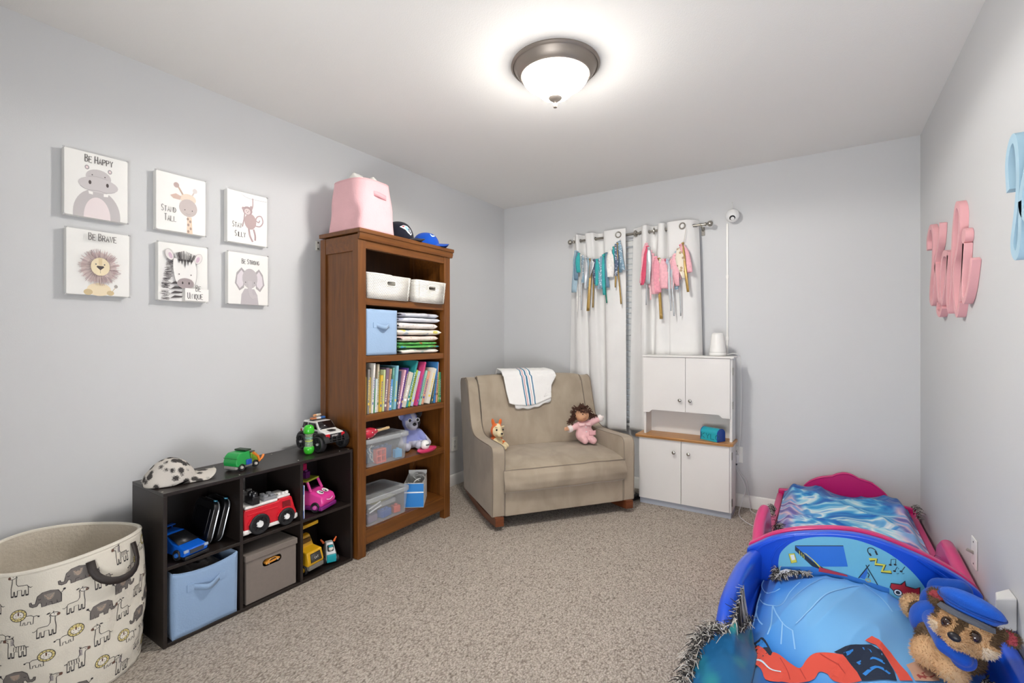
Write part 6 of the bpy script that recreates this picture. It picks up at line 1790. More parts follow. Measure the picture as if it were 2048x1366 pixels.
garland('rag_garland', 'pink and cream rag strip garland hanging from the rod over the far curtain', [(1372, 455), (1368, 480), (1362, 490), (1355, 503), (1345, 516), (1335, 520), (1322, 520), (1310, 514), (1302, 503), (1296, 492), (1292, 483)],
        [(1293, 488, 1286, 566, 10, PK1), (1295, 494, 1285, 570, 7, PK3), (1298, 496, 1296, 568, 6, SLV), (1302, 503, 1302, 575, 8, PK2), (1306, 509, 1310, 588, 9, PK1), (1312, 515, 1316, 585, 9, PKD), (1318, 518, 1322, 638, 4, GLD), (1321, 520, 1319, 565, 9, CDOT), (1326, 520, 1328, 577, 10, PK1), (1331, 520, 1334, 576, 7, PK3), (1335, 520, 1339, 580, 8, LBL), (1338, 519, 1341, 622, 3, SLV), (1341, 518, 1345, 570, 6, PGL), (1345, 515, 1340, 578, 9, PK2), (1349, 511, 1354, 572, 9, PK1), (1351, 509, 1358, 560, 10, PK1), (1353, 505, 1353, 579, 4, BL2), (1357, 499, 1369, 556, 10, CDOT), (1362, 491, 1374, 546, 7, PK3), (1364, 489, 1378, 545, 10, PK1), (1366, 487, 1376, 584, 3, GLD), (1359, 500, 1361, 632, 1.5, SLV), (1296, 496, 1292, 610, 1.5, SLV), (1344, 516, 1347, 632, 2, SLV), (1300, 502, 1301, 600, 2, PK2)], 3.612, 'rag garlands on the curtain rod')

# ================================================================== TOY KITCHEN HUTCH
HW = M('#dedcd9', .45, 0, 5, .03, 60, .04, name='white_painted_board')
GRYB = M('#aab0bb', .5, name='grey_plinth')
HX0, HX1 = -1.132, -.508
HF, HB = 3.442, 3.640
hu = thing('toy_kitchen_hutch', 'white painted child sized kitchen hutch with wooden counter by the window', 'cabinet', ((HX0 + HX1) / 2, (HF + HB) / 2, 0))
t_ = .016
for x0 in (HX0, HX1 - t_):
    MB().box(x0, x0 + t_, HF + .014, HB, .04, .487).build('side_panel', HW, hu, w=True, bevel=.001)
MB().box(HX0 + .004, HX1 - .004, HF + .018, HB, 0, .046).build('plinth', GRYB, hu, w=True, bevel=.001)
MB().box(HX0 + t_, HX1 - t_, HB - .006, HB, .04, .487).build('back_panel', HW, hu, w=True, smooth=0)
MB().box(HX0 + t_, HX1 - t_, HF + .014, HB - .006, .046, .060).build('floor_board', HW, hu, w=True, smooth=0)
CHR = M('#b9b7b2', .22, .95, name='satin_chrome')
def knob(parent, x, z, y):
    q = Matrix.Translation((x, y, z)) @ Matrix.Rotation(R(90), 4, 'X')
    MB().lathe([(.007, 0), (.0075, .002), (.005, .004), (.0045, .010), (.010, .014), (.0125, .018), (.012, .021), (.008, .0235), (0, .024)], 20, q).build('knob', CHR, parent, w=True, smooth=50)
MID = -.831
for x0, x1, kx in ((HX0 + .002, MID - .0015, -.878), (MID + .0015, HX1 - .012, -.778)):
    d = MB().box(x0, x1, HF, HF + .014, .044, .484).build('door', HW, hu, w=True, bevel=.0015)
    knob(d, kx, .402 if kx < MID else .404, HF)
cwood = wood('oak_counter_print', '#a9743c', '#c28d52', .35, (1.2, 14, 14))
mb = MB(); mb.prism([(HX0 - .022, HF - .014), (HX1 - .004, HF - .014), (HX1 + .012, HF + .004), (HX1 + .012, HB), (HX0 - .022, HB)], lambda a, b, d: Vector((a, b, d)), .487, .505)
mb.build('counter', cwood, hu, w=True, bevel=.002)
MB().box(HX0 - .0215, HX1 - .004, HF - .0155, HF - .0135, .4955, .4975).build('counter_groove', M('#5a3a1c', .6), hu, w=True, smooth=0)
UF, UB = 3.488, 3.640
UX0, UX1 = -1.112, -.510
for x0 in (UX0, UX1 - .016):
    MB().box(x0, x0 + .016, UF + .014, UB, .505, 1.072).build('hutch_side', HW, hu, w=True, bevel=.001)
MB().box(UX0 + .016, UX1 - .016, UB - .006, UB, .505, 1.072).build('hutch_back', HW, hu, w=True, smooth=0)
MB().box(UX0 - .006, UX1 + .012, UF - .006, UB + .004, 1.072, 1.084).build('hutch_top', HW, hu, w=True, bevel=.001)
MB().box(UX0 + .016, UX1 - .016, UF + .014, UB - .006, .700, .712).build('hutch_shelf', HW, hu, w=True, smooth=0)
UM = -.812
for sg, x0, x1, kx in ((-1, UX0 - .002, UM - .0012, -.848), (1, UM + .0012, UX1 - .012, -.778)):
    if sg < 0: pl = [(x0, .664), (x0 + .045, .664), (x0 + .066, .684), (x1, .684), (x1, 1.070), (x0, 1.070)]
    else: pl = [(x0, .684), (x1 - .070, .684), (x1 - .048, .664), (x1, .664), (x1, 1.070), (x0, 1.070)]
    d = MB().prism(pl, lambda a, b, d_: Vector((a, d_, b)), UF, UF + .014).build('door', HW, hu, w=True, bevel=.001)
    knob(d, kx, .768, UF)
HNG = M('#8f8d88', .35, .9)
for x, y, z in ((HX1 + .001, HF + .022, .42), (HX1 + .001, HF + .022, .11), (UX1 + .001, UF + .020, .985), (UX1 + .001, UF + .020, .755)):
    h_ = MB().box(x - .001, x + .0022, y - .013, y + .015, z - .024, z + .024).build('hinge', HNG, hu, w=True, bevel=.0008)
    pm = MB()
    pm.cyl((x + .003, y - .004, z - .024), (x + .003, y - .004, z + .024), .0032)
    pm.build('hinge_pin', HNG, h_, w=True)
    for zz in (-.014, .014):
        MB().lathe([(0, .0022), (.003, .0022), (.002, .0034), (0, .0036)], 8, Matrix.Translation((x, y + .006, z + zz)) @ Matrix.Rotation(R(90), 4, 'Y')).build('hinge_screw', M('#4a4844', .4, .8), h_, w=True)
for z in (.99,):
    MB().box(UX0 - .0045, UX0 - .0008, UF + .012, UF + .032, z - .022, z + .022).build('hinge', HNG, hu, w=True)

# blue mailbox toy on the counter
mbx = thing('toy_mailbox', 'small turquoise and blue tin mailbox with letters on the hutch counter', 'toy', (-.632, 3.506, .5062), R(-27))
TUR, DBL = M('#27b0c2', .35, .2, coat=.3), M('#1247a4', .35, .2, coat=.3)
arch = [(-.040, 0), (.040, 0), (.040, .050)] + [(.040 * math.cos(R(a)), .050 + .036 * math.sin(R(a))) for a in range(10, 180, 10)] + [(-.040, .050)]
# local x = long axis; its far (+x) end faces the camera's side
MB().prism(arch, lambda a, b, d: Vector((d, a, b)), -.068, .060).build('tin_body', TUR, mbx, smooth=25)
MB().prism([(a * 1.02, b * 1.012) for a, b in arch], lambda a, b, d: Vector((d, a, b)), .060, .066).build('end_door', DBL, mbx, smooth=25, bevel=.0008)
MB().prism([(a * 1.02, b * 1.012) for a, b in arch], lambda a, b, d: Vector((d, a, b)), -.072, -.068).build('end_cap', DBL, mbx, smooth=25)
la = Art(); la.text('KYLO', -.064, .014, .034, '#0b5468', .0042, adv=1.12, first=1.)
la.build('lettering', lambda u, v, h: Vector((u, -.0404 - h, v)), mbx)

# white diffuser with its cable on top of the hutch
df_ = thing('diffuser', 'white tapered plastic diffuser standing on top of the hutch', 'diffuser', (-.614, 3.575, 1.0852))
MB().lathe([(0, 0), (.050, 0), (.056, .006), (.056, .020), (.0535, .026), (.0535, .027), (.054, .029), (.046, .10), (.0395, .148), (.036, .156), (.026, .160), (0, .1605)], 40).build('diffuser_body', M('#eae9e6', .4), df_, smooth=50)
MB().tube([Vector((.0545 * math.cos(R(a)), .0545 * math.sin(R(a)), .0265)) for a in range(0, 360, 12)], .0012, 5, closed=True).build('base_seam', M('#b9b8b4', .6), df_)
MB().tube(crom([Vector(p) for p in ((-.561, 3.592, 1.092), (-.535, 3.588, 1.100), (-.515, 3.60, 1.102), (-.490, 3.640, 1.091), (-.480, 3.665, 1.05), (-.478, 3.675, .8), (-.482, 3.68, .60), (-.492, 3.69, .45), (-.510, 3.712, .385))], 8), .0026, 7).build('power_cord', plastic('#e4e4e2'), df_, w=True)
def cordobj(label, pts, r=.0022):
    t = thing('charging_cord', label, 'cord', pts[-1])
    MB().tube(crom([Vector(p) for p in pts], 8), r, 7).build('cord', plastic('#dcdcde'), t, w=True)
cordobj('white cord hanging from the charger and looping over the carpet toward the pink bed',
        [(-.525, 3.742, .292), (-.505, 3.735, .25), (-.47, 3.725, .19), (-.455, 3.71, .14), (-.47, 3.64, .07), (-.475, 3.55, .012), (-.43, 3.46, .006), (-.37, 3.40, .006), (-.325, 3.42, .006), (-.305, 3.47, .006)])
cordobj('second white cord dropping along the wall and curling on the carpet',
        [(-.520, 3.742, .292), (-.49, 3.742, .24), (-.455, 3.735, .20), (-.44, 3.735, .12), (-.425, 3.72, .03), (-.42, 3.69, .006), (-.37, 3.62, .006), (-.33, 3.54, .006), (-.312, 3.50, .006)])

# camera on the wall and its cable cover
sc_ = thing('wall_camera', 'white ball shaped nursery camera on the wall above the hutch', 'camera', (-.540, YB, 2.085))
MB().lathe([(0, 0), (.026, 0), (.026, .012), (.022, .016), (0, .016)], 28, Matrix.Rotation(R(90), 4, 'X')).build('wall_mount', PLATE, sc_, smooth=50)
MB().ell((0, -.052, 0), (.047, .042, .047), seg=36, rings=22).build('camera_ball', M('#ebebea', .3), sc_, smooth=180)
look = Vector((.10, -.75, -.55)).normalized()
q = Matrix.Translation(Vector((0, -.052, 0)) + look * .0385) @ look.to_track_quat('Z', 'Y').to_matrix().to_4x4()
MB().lathe([(.0205, -.004), (.0195, .0015), (.016, .004), (.010, .003), (0, .002)], 24, q).build('lens', M('#151518', .15), sc_, smooth=50)
MB().tube([Vector((-.004, -.045, .044)), Vector((-.003, -.035, .075)), Vector((-.005, -.03, .098))], .0022, 6).build('antenna', M('#d8d8d6', .5), sc_)
MB().ell((-.005, -.03, .100), (.004, .004, .004), seg=8, rings=6).build('antenna_tip', M('#d8d8d6', .5), sc_)
cc = thing('cable_cover', 'thin white cable cover running down the wall under the camera', 'cable cover', (-.582, YB, 1.09))
for z0, z1 in ((1.09, 1.205), (1.207, 1.655), (1.657, 2.045)):
    MB().box(-.588, -.574, YB - .008, YB - .0003, z0, z1).build('channel', PLATE, cc, w=True, bevel=.003)
for z in (1.206, 1.656): MB().box(-.590, -.572, YB - .0095, YB - .0003, z - .014, z + .014).build('coupler', PLATE, cc, w=True, bevel=.002)

# ================================================================== SCRIPT NAME SIGNS ON THE WALL
def zz(X, Y): p = bx(1820 + X / 3.176, 230 + Y / 3.176, .477); return (p.y, p.z)
PINKW, BLUEW = M('#e6abaf', .55, name='pink_painted_wood'), M('#a9cbdd', .55, name='blue_painted_wood')
sg = thing('wall_letters', 'pink painted wooden script letters on the wall above the beds', 'wall letters', (XR, 2.95, 1.55))
def wfn(a, b, d): return Vector((XR - .0005 - d, a, b))
STR = [
 ('letter_k', [[(118, 858), (118, 790), (138, 712), (154, 770), (150, 950), (139, 1080), (136, 1165), (148, 1195), (158, 1130), (166, 1000), (171, 940)],
               [(200, 684), (192, 800), (168, 935), (176, 1040), (186, 1140), (200, 1195)]]),
 ('letter_a', [[(254, 890), (222, 885), (206, 1000), (204, 1130), (214, 1192), (232, 1080), (250, 900)], [(252, 890), (245, 1050), (248, 1200), (260, 1245)], [(184, 1195), (182, 1240), (198, 1265), (213, 1215)]]),
 ('letter_l', [[(260, 1245), (274, 1050), (284, 760), (304, 580), (326, 600), (326, 720), (312, 850), (294, 940), (288, 1060), (295, 1200), (312, 1265), (328, 1180)]]),
 ('letter_i', [[(328, 1180), (341, 1000), (354, 812)], [(354, 812), (345, 1000), (343, 1130), (357, 1178), (382, 1090), (405, 912)]]),
]
for k, (nm, strokes) in enumerate(STR):
    mb = MB()
    for s in strokes:
        P_ = crom([Vector((*zz(*p), 0)) for p in s], 8)
        mb.ribbon([(p.x, p.y) for p in P_], .028, wfn, .0, .026 + .0004 * k)
    if nm == 'letter_i':
        c = zz(352, 768); mb.prism([(c[0] + .034 * math.cos(R(a)), c[1] + .030 * math.sin(R(a))) for a in range(0, 360, 20)], wfn, 0, .026)
    mb.build(nm, PINKW, sg, w=True, bevel=.002, smooth=40)
sb2 = thing('wall_letters', 'pale blue painted wooden script capital on the wall nearest the camera', 'wall letters', (XR, 2.0, 1.6))
def zb2(X, Y): p = bx(1820 + X / 3.176, 230 + Y / 3.176, .477); return Vector((p.y, p.z, 0))
def rel(y, z): return Vector((y, z, 0))
mb = MB()
for s in ([rel(2.030, 1.655), rel(2.042, 1.74), rel(2.015, 1.79), rel(1.975, 1.795), rel(1.950, 1.74), rel(1.945, 1.65), rel(1.965, 1.57), rel(1.992, 1.50), rel(1.985, 1.465), rel(1.955, 1.452), rel(1.93, 1.50), rel(1.925, 1.60)],
          [rel(1.80, 1.80), rel(1.85, 1.72), rel(1.925, 1.60), rel(1.87, 1.53), rel(1.82, 1.47), rel(1.77, 1.45)]):
    P_ = crom(s, 8); mb.ribbon([(p.x, p.y) for p in P_], .028, wfn, 0, .026)
mb.build('letter_k', BLUEW, sb2, w=True, bevel=.002)

# ================================================================== TWO TODDLER BEDS
BLUP = M('#0f4fd2', .28, 0, 5, .03, coat=.2, name='blue_moulded_plastic')
PNKP = M('#d11a72', .28, 0, 5, .03, coat=.2, name='pink_moulded_plastic')
ARC = [(-.282, .275), (-.240, .306), (-.197, .337), (-.14, .366), (-.082, .388), (.018, .414), (.08, .423), (.129, .425), (.19, .419), (.257, .402), (.32, .382), (.377, .358), (.43, .330), (.470, .300), (.4815, .285)]
def arcz(x):
    for (a, b), (c, d) in zip(ARC, ARC[1:]):
        if a <= x <= c: return b + (d - b) * (x - a) / (c - a)
    return .28
def rail(name, parent, xs, zt, zb_, wd, mat):
    """loft of rounded sections along y. xs(y) centre line, zt(y) top"""
    mb = MB(); secs = []
    ys = zt[0]
    for y in ys:
        z1 = zt[1](y); x = xs(y); h = max(.012, z1 - zb_)
        r = wd / 2
        s = []
        for a in range(0, 181, 20): s.append(Vector((x + r * math.cos(R(a)), y, z1 - r + r * math.sin(R(a)) if h > r else zb_ + h * math.sin(R(a)))))
        s.append(Vector((x - r * .92, y, zb_))); s.append(Vector((x + r * .92, y, zb_)))
        secs.append(s)
    n = len(secs[0]); vs_ = [p for s in secs for p in s]
    fs = [(i * n + k, i * n + (k + 1) % n, (i + 1) * n + (k + 1) % n, (i + 1) * n + k) for i in range(len(secs) - 1) for k in range(n)]
    fs += [list(range(n))[::-1], [(len(secs) - 1) * n + k for k in range(n)]]
    mb.add(vs_, fs)
    return mb.build(name, mat, parent, w=True, smooth=50)
def board(name, prof, y0, y1, zb_, mat, parent, bev=.010):
    pl = [(prof[0][0], zb_)] + prof + [(prof[-1][0], zb_)]
    return MB().prism(pl, lambda a, b, d: Vector((a, d, b)), y0, y1).build(name, mat, parent, w=True, bevel=bev, seg=3, smooth=40)
arcs = [(p.x, p.y) for p in crom([Vector((a, b, 0)) for a, b in ARC], 4)]

# ---- pink bed against the back wall
pb = thing('toddler_bed', 'pink plastic toddler bed in the corner by the back wall', 'bed', (.105, 3.07, 0))
pbd = board('near_end_board', arcs, 2.398, 2.440, .03, PNKP, pb)
HBP = [(-.252, .184), (-.125, .193), (-.111, .211), (-.095, .240), (-.069, .268), (-.036, .290), (0, .306), (.03, .314), (.054, .321), (.075, .335), (.107, .347), (.126, .349), (.146, .347), (.17, .337), (.192, .325), (.225, .318), (.26, .307), (.309, .268), (.335, .236), (.35, .211), (.365, .195), (.4815, .184)]
board('headboard', HBP, 3.700, 3.738, .03, PNKP, pb, .008)
hr_ = MB(); hr_.tube([Vector((a, 3.703, b - .004)) for a, b in [(p.x, p.y) for p in crom([Vector((a, b, 0)) for a, b in HBP[2:-2]], 3)]], .006, 8)
hr_.build('headboard_rim', PNKP, pb, w=True)
MB().box(-.235, .445, 2.44, 3.70, .03, .12).build('bed_base', PNKP, pb, w=True, bevel=.01)
for x0 in (-.258, .432): MB().box(x0, x0 + .036, 2.44, 3.70, .03, .16).build('side_frame', PNKP, pb, w=True, bevel=.008)
ysl = [2.43, 2.5, 2.6, 2.68, 2.74, 2.78, 2.81, 2.83, 2.842]
rail('side_rail', pb, lambda y: -.246 - .012 * math.sin((y - 2.43) / .41 * 3.14), (ysl, lambda y: (.296 + .050 * min(1, (y - 2.43) / .3)) if y <= 2.78 else .346 - .20 * ((y - 2.78) / .062) ** 2), .10, .05, PNKP)
ysr = [2.43, 2.5, 2.6, 2.7, 2.8, 2.86, 2.90, 2.93, 2.945]
rail('side_rail', pb, lambda y: .458, (ysr, lambda y: (.300 + .022 * min(1, (y - 2.43) / .3)) if y <= 2.8 else .322 - .20 * ((y - 2.8) / .145) ** 2), .10, .05, PNKP)
for x in (-.272, .480): MB().box(x - .008, x + .008, 2.404, 2.436, .235, .262).build('corner_catch', PNKP, pb, w=True, bevel=.003)
pm_ = thing('crib_mattress', 'white crib mattress mostly hidden under the swirl print blanket', 'mattress', (.105, 3.07, .121))
MB().box(-.215, .425, 2.452, 3.685, .122, .172).build('mattress', M('#e2e0de', .7), pm_, w=True, bevel=.015, seg=3)

# ---- blue bed in front of it
bb_ = thing('toddler_bed', 'bright blue plastic toddler bed nearest the camera with picture panel', 'bed', (.105, 1.70, 0))
bbd = board('end_board', arcs, 2.338, 2.380, .03, BLUP, bb_)
MB().box(-.235, .445, 1.02, 2.34, .03, .11).build('bed_base', BLUP, bb_, w=True, bevel=.01)
for x0 in (-.262, .436): MB().box(x0, x0 + .036, 1.02, 2.34, .03, .15).build('side_frame', BLUP, bb_, w=True, bevel=.008)
lowp = [(x, .16 + (z - .275) * .5) for x, z in arcs]
board('foot_board', lowp, .985, 1.022, .03, BLUP, bb_)
yb_ = [2.345, 2.28, 2.2, 2.1, 2.0, 1.9, 1.82, 1.77, 1.72, 1.68, 1.64, 1.61, 1.585, 1.57]
def zrail(y): return .276 + .030 * min(1, (2.345 - y) / .2) if y > 1.82 else .306 - .060 * ((1.82 - y) / .18) ** 1.6 if y > 1.64 else .246 - .11 * ((1.64 - y) / .07) ** 1.2
def xrail(y): return -.250 - .028 * math.sin((2.345 - y) / .93 * 3.14)
rail('side_rail', bb_, xrail, (yb_, zrail), .09, .056, BLUP)
rail('side_rail', bb_, lambda y: .456, (yb_, zrail), .09, .056, BLUP)
for x0 in (-.25, .44):
    for y0 in (1.05, 2.28): MB().box(x0, x0 + .03, y0, y0 + .04, 0.001, .035).build('foot', BLUP, bb_, w=True)
for x0 in (-.25, .44):
    for y0 in (2.47, 3.64): MB().box(x0, x0 + .03, y0, y0 + .04, 0.001, .035).build('foot', PNKP, pb, w=True)
# moulded grooves and the printed panel on the blue board
def gx(X, Y): p = by(1480 + X / 4.452, 930 + Y / 4.452, 2.335); return (p.x, p.z)
pan = [(-.158, .255), (-.152, .285), (-.138, .310), (-.112, .340), (-.075, .365), (-.03, .384), (.026, .398), (.08, .405), (.125, .404), (.175, .393), (.218, .375), (.262, .345), (.292, .316), (.318, .280), (.333, .245), (.340, .205), (.338, .17), (-.15, .17), (-.158, .22)]
pans = [(p.x, p.y) for p in crom([Vector((a, b, 0)) for a, b in pan], 4, True)]
pp = MB().prism(pans, lambda a, b, d: Vector((a, d, b)), 2.3355, 2.3395).build('picture_panel', M('#6db9d6', .35), bbd, w=True, smooth=0)
mb = MB()
mb.ribbon([(-.252, .262), (-.225, .300), (-.16, .345), (-.10, .372)], .006, lambda a, b, d: Vector((a, d, b)), 2.3345, 2.3385)
mb.build('moulded_ridge', BLUP, bbd, w=True, bevel=.001)
mb = MB()
mb.ribbon([(-.19, .17), (-.187, .25), (-.165, .305), (-.12, .352)], .006, lambda a, b, d: Vector((a, d, b)), 2.3345, 2.3385)
mb.build('moulded_ridge', BLUP, bbd, w=True, bevel=.001)
mb = MB(); mb.ribbon([(.455, .255), (.40, .315), (.345, .35), (.30, .378)], .012, lambda a, b, d: Vector((a, d, b)), 2.3340, 2.3385)
mb.build('moulded_ridge', BLUP, bbd, w=True, bevel=.002)
A = Art(); K = '#15202e'; YE = '#d9d24a'
P4 = lambda *q: [gx(*p) for p in q]
A.fill(P4((360, 905), (700, 905), (950, 975), (1330, 1100), (1330, 1180), (360, 1180)), '#2f78c8')
A.fill(P4((490, 720), (920, 720), (960, 905), (700, 905), (640, 850)), '#1f6fd0'); A.stroke(P4((490, 720), (920, 720)), .003, K)
A.fill(P4((490, 720), (490, 760), (640, 900), (740, 940), (740, 915), (650, 860)), '#18263a')
A.fill(P4((560, 775), (640, 840), (700, 905), (745, 945), (745, 935), (660, 850), (590, 790)), YE)
for x in (528, 548, 566): A.stroke(P4((x, 762 + (x - 528) * .9), (x + 6, 800 + (x - 528) * .9)), .0022, YE)
A.fill(P4((432, 790), (486, 785), (508, 865), (456, 875)), YE); A.fill(P4((448, 800), (480, 797), (492, 842), (461, 848)), '#e6ecee'); A.stroke(P4((432, 790), (486, 785), (508, 865), (456, 875)), .0012, K, True)
A.stroke(P4((1160, 805), (1138, 770), (1142, 742), (1172, 738), (1205, 758), (1222, 795)), .003, K, smooth=4)
A.stroke(P4((1152, 785), (1166, 808)), .006, K); A.stroke(P4((1205, 765), (1222, 800)), .006, K)
zg = P4((1150, 838), (1212, 838), (1205, 880), (1285, 890), (1262, 945), (1345, 950))
A.stroke([(a + .0015, b - .002) for a, b in zg], .0125, K); A.stroke(zg, .0095, YE)
for nt_ in (((1342, 888), (1345, 840), (1388, 838), (1385, 885)), ((1380, 940), (1398, 908), (1415, 925)), ((1438, 945), (1468, 905), (1468, 905))):
    q = P4(*nt_); A.stroke(q, .002, K)
for c in ((1338, 888), (1381, 886), (1375, 943), (1434, 946)): A.ell(*gx(*c), .0045, .0032, K)
A.stroke(P4((1392, 962), (1402, 968), (1414, 962)), .0012, K); A.stroke(P4((1440, 962), (1450, 968), (1462, 962)), .0012, K)
A.fill(P4((1130, 920), (1060, 1000), (1110, 1015), (1135, 960)), '#2a6cc4'); A.stroke(P4((1152, 885), (1055, 1005)), .003, K); A.stroke(P4((1120, 888), (1225, 1065)), .003, K)
A.ring(*gx(1140, 1025), .0075, .006, .002, '#c8b040'); A.stroke(P4((1135, 955), (1150, 975), (1140, 1000)), .003, K)
car = P4((1335, 1085), (1345, 1050), (1430, 1062), (1470, 1030), (1475, 1075), (1560, 1100), (1600, 1085), (1600, 1165), (1480, 1160), (1390, 1140))
A.fill(car, '#b3202c'); A.stroke(car, .003, K, True)
A.stroke(P4((1430, 1062), (1468, 1032), (1476, 1078)), .004, K)
for c, r in (((1405, 1132), .0125), ((1640, 1195), .0125)): A.ell(*gx(*c), r, r * .95, '#e9edf0'); A.ring(*gx(*c), r, r * .95, .003, K); A.ell(*gx(*c), r * .55, r * .52, K)
A.fill(P4((705, 905), (950, 975), (960, 990), (700, 945)), '#b23040')
A.build('panel_print', lambda u, v, h: Vector((u, 2.3355 - h, v)), pp, w=True, h0=.0004, rough=.4)

bmt = thing('crib_mattress', 'white crib mattress hidden under the blue blanket', 'mattress', (.105, 1.68, .111))
MB().box(-.215, .425, 1.035, 2.325, .112, .150).build('mattress', M('#e2e0de', .7), bmt, w=True, bevel=.012, seg=3)

def vcol_mat(name, rough=.85):
    m = bpy.data.materials.new(name); m.use_nodes = True
    nt = m.node_tree; N = nt.nodes; L = nt.links; b = N['Principled BSDF']
    b.inputs['Roughness'].default_value = rough; b.inputs['Sheen Weight'].default_value = .2; b.inputs['Specular IOR Level'].default_value = .25
    a = N.new('ShaderNodeAttribute'); a.attribute_name = 'print'; L.new(a.outputs['Color'], b.inputs['Base Color'])
    tc = N.new('ShaderNodeTexCoord'); n = N.new('ShaderNodeTexNoise'); n.inputs['Scale'].default_value = 500; L.new(tc.outputs['Object'], n.inputs['Vector'])
    bp = N.new('ShaderNodeBump'); bp.inputs['Strength'].default_value = .1; bp.inputs['Distance'].default_value = .002; L.new(n.outputs['Fac'], bp.inputs['Height']); L.new(bp.outputs[0], b.inputs['Normal'])
    return m
def paint(o, fn):
    me = o.data; at = me.color_attributes.new('print', 'FLOAT_COLOR', 'POINT')
    fr = frame_of(o)
    buf = []
    for v in me.vertices: c = fn(fr @ v.co); buf += [c[0], c[1], c[2], 1]
    at.data.foreach_set('color', buf)
def mixc(a, b, t): t = max(0, min(1, t)); return tuple(x + (y - x) * t for x, y in zip(a, b))
def smooth01(a, b, x): t = max(0, min(1, (x - a) / (b - a))); return t * t * (3 - 2 * t)
FC = ['#2a2827', '#8f8a84', '#c9c4bc', '#4a4644', '#1c1b1b']
def fringe(name, path, n, L, parent, seed, out, w=True, spread=.012, clear=None):
    """twisted yarn tassels: black, grey and cream"""
    rg = random.Random(seed); P_ = crom([Vector(p) for p in path], 10)
    mb = MB()
    for k in range(n):
        t = rg.random() * (len(P_) - 1.001); i = int(t); p = P_[i].lerp(P_[i + 1], t - i)
        p = p + Vector((rg.uniform(-1, 1), rg.uniform(-1, 1), rg.uniform(-.3, 1))) * spread * .5
        d = (Vector(out) + Vector((rg.uniform(-1, 1), rg.uniform(-1, 1), rg.uniform(-.5, .6))) * .75).normalized()
        l = L * rg.uniform(.6, 1.2); c1 = p + d * l * .5 + Vector((0, 0, rg.uniform(-.1, .25) * l)); c2 = p + d * l + Vector((0, 0, -.35 * l))
        if clear: p, c1, c2 = clear(p), clear(c1), clear(c2)
        r = rg.uniform(.0009, .0017)
        mb.tube([p, c1, c2], [r, r, r * .6], 4, m=rg.choice([0, 0, 1, 2, 2, 3, 4]), cap=False)
    o = mb.build(name, [M(c, .9) for c in FC], parent, w=w, smooth=0, fixn=False)
    o['kind'] = 'stuff'
    return o

# ---- blue blanket
def zblue(x, y):
    z = .176 + .060 * math.exp(-((x - .05) / .20) ** 2) * smooth01(1.55, 2.05, y) * (1 - .25 * smooth01(2.25, 2.33, y)) + .012 * math.exp(-((x - .08) / .25) ** 2)
    q = Vector((x * 5 + y * 1.5, y * 2.2 - x * 2, 1))
    z += .012 * noise.noise(q) + .013 * (1 - abs(noise.noise(Vector((x * 9 - y * 2.5, y * 1.6 + x, 6))))) ** 3
    z += .020 * math.exp(-((x + .212) / .028) ** 2) * smooth01(2.0, 2.3, y)
    e = smooth01(-.205, -.150, x) * smooth01(.435, .375, x)
    return max(.1545, .158 + (z - .158) * e)
bk = thing('fleece_blanket', 'bright blue fringed fleece blanket with red and navy swirl print on the blue bed', 'blanket', (.105, 1.75, .20))
BBM = vcol_mat('blue_fleece_print')
BX_0, BX_1, BY_0, BY_1 = -.215, .424, 1.06, 2.330
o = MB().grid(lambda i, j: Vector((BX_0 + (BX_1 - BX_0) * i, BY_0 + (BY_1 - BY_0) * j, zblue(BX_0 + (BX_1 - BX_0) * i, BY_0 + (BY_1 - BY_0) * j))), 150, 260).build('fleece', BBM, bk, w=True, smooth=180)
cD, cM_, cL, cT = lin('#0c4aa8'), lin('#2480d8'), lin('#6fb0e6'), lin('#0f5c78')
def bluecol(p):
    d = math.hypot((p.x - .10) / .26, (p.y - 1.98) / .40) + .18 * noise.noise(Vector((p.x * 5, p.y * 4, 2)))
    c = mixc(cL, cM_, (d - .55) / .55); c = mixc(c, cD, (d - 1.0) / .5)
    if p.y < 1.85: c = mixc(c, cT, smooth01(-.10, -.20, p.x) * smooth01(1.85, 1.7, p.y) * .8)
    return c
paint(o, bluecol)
def onblue(u, v, h): return Vector((u, v, zblue(u, v) + .0012 + h))
def bp_(*pts):
    out = []
    for u, v in pts:
        p = bz(u, v, .195)
        for _ in range(4):
            p = bz(u, v, zblue(p.x, p.y))
        out.append((min(BX_1 - .002, max(BX_0 + .002, p.x)), min(BY_1 - .003, p.y)))
    return out
W = Art(); LN = '#8fc4ee'
for ln in ([(1500, 1150), (1520, 1175), (1545, 1185), (1560, 1178)], [(1510, 1185), (1512, 1225), (1525, 1250)], [(1520, 1200), (1545, 1212), (1565, 1208), (1580, 1185), (1600, 1165)], [(1545, 1212), (1560, 1240), (1585, 1262)], [(1545, 1214), (1542, 1250), (1535, 1270)],
           [(1582, 1200), (1620, 1170), (1660, 1158), (1690, 1158)], [(1592, 1248), (1620, 1220), (1660, 1185), (1720, 1172)], [(1725, 1160), (1735, 1175), (1760, 1195), (1785, 1225)], [(1585, 1262), (1590, 1300)], [(1565, 1245), (1562, 1290)], [(1485, 1205), (1490, 1250), (1488, 1290)]):
    W.stroke(bp_(*ln), .004, LN, smooth=5)
CO, CO2, NV, BB2 = '#d8503f', '#b83a32', '#16233a', '#2a7fd0'
W.fill(bp_((1478, 1335), (1484, 1312), (1500, 1288), (1522, 1276), (1540, 1298), (1548, 1312), (1520, 1330), (1500, 1345)), NV)
W.fill(bp_((1500, 1292), (1522, 1280), (1535, 1296), (1520, 1300)), BB2)
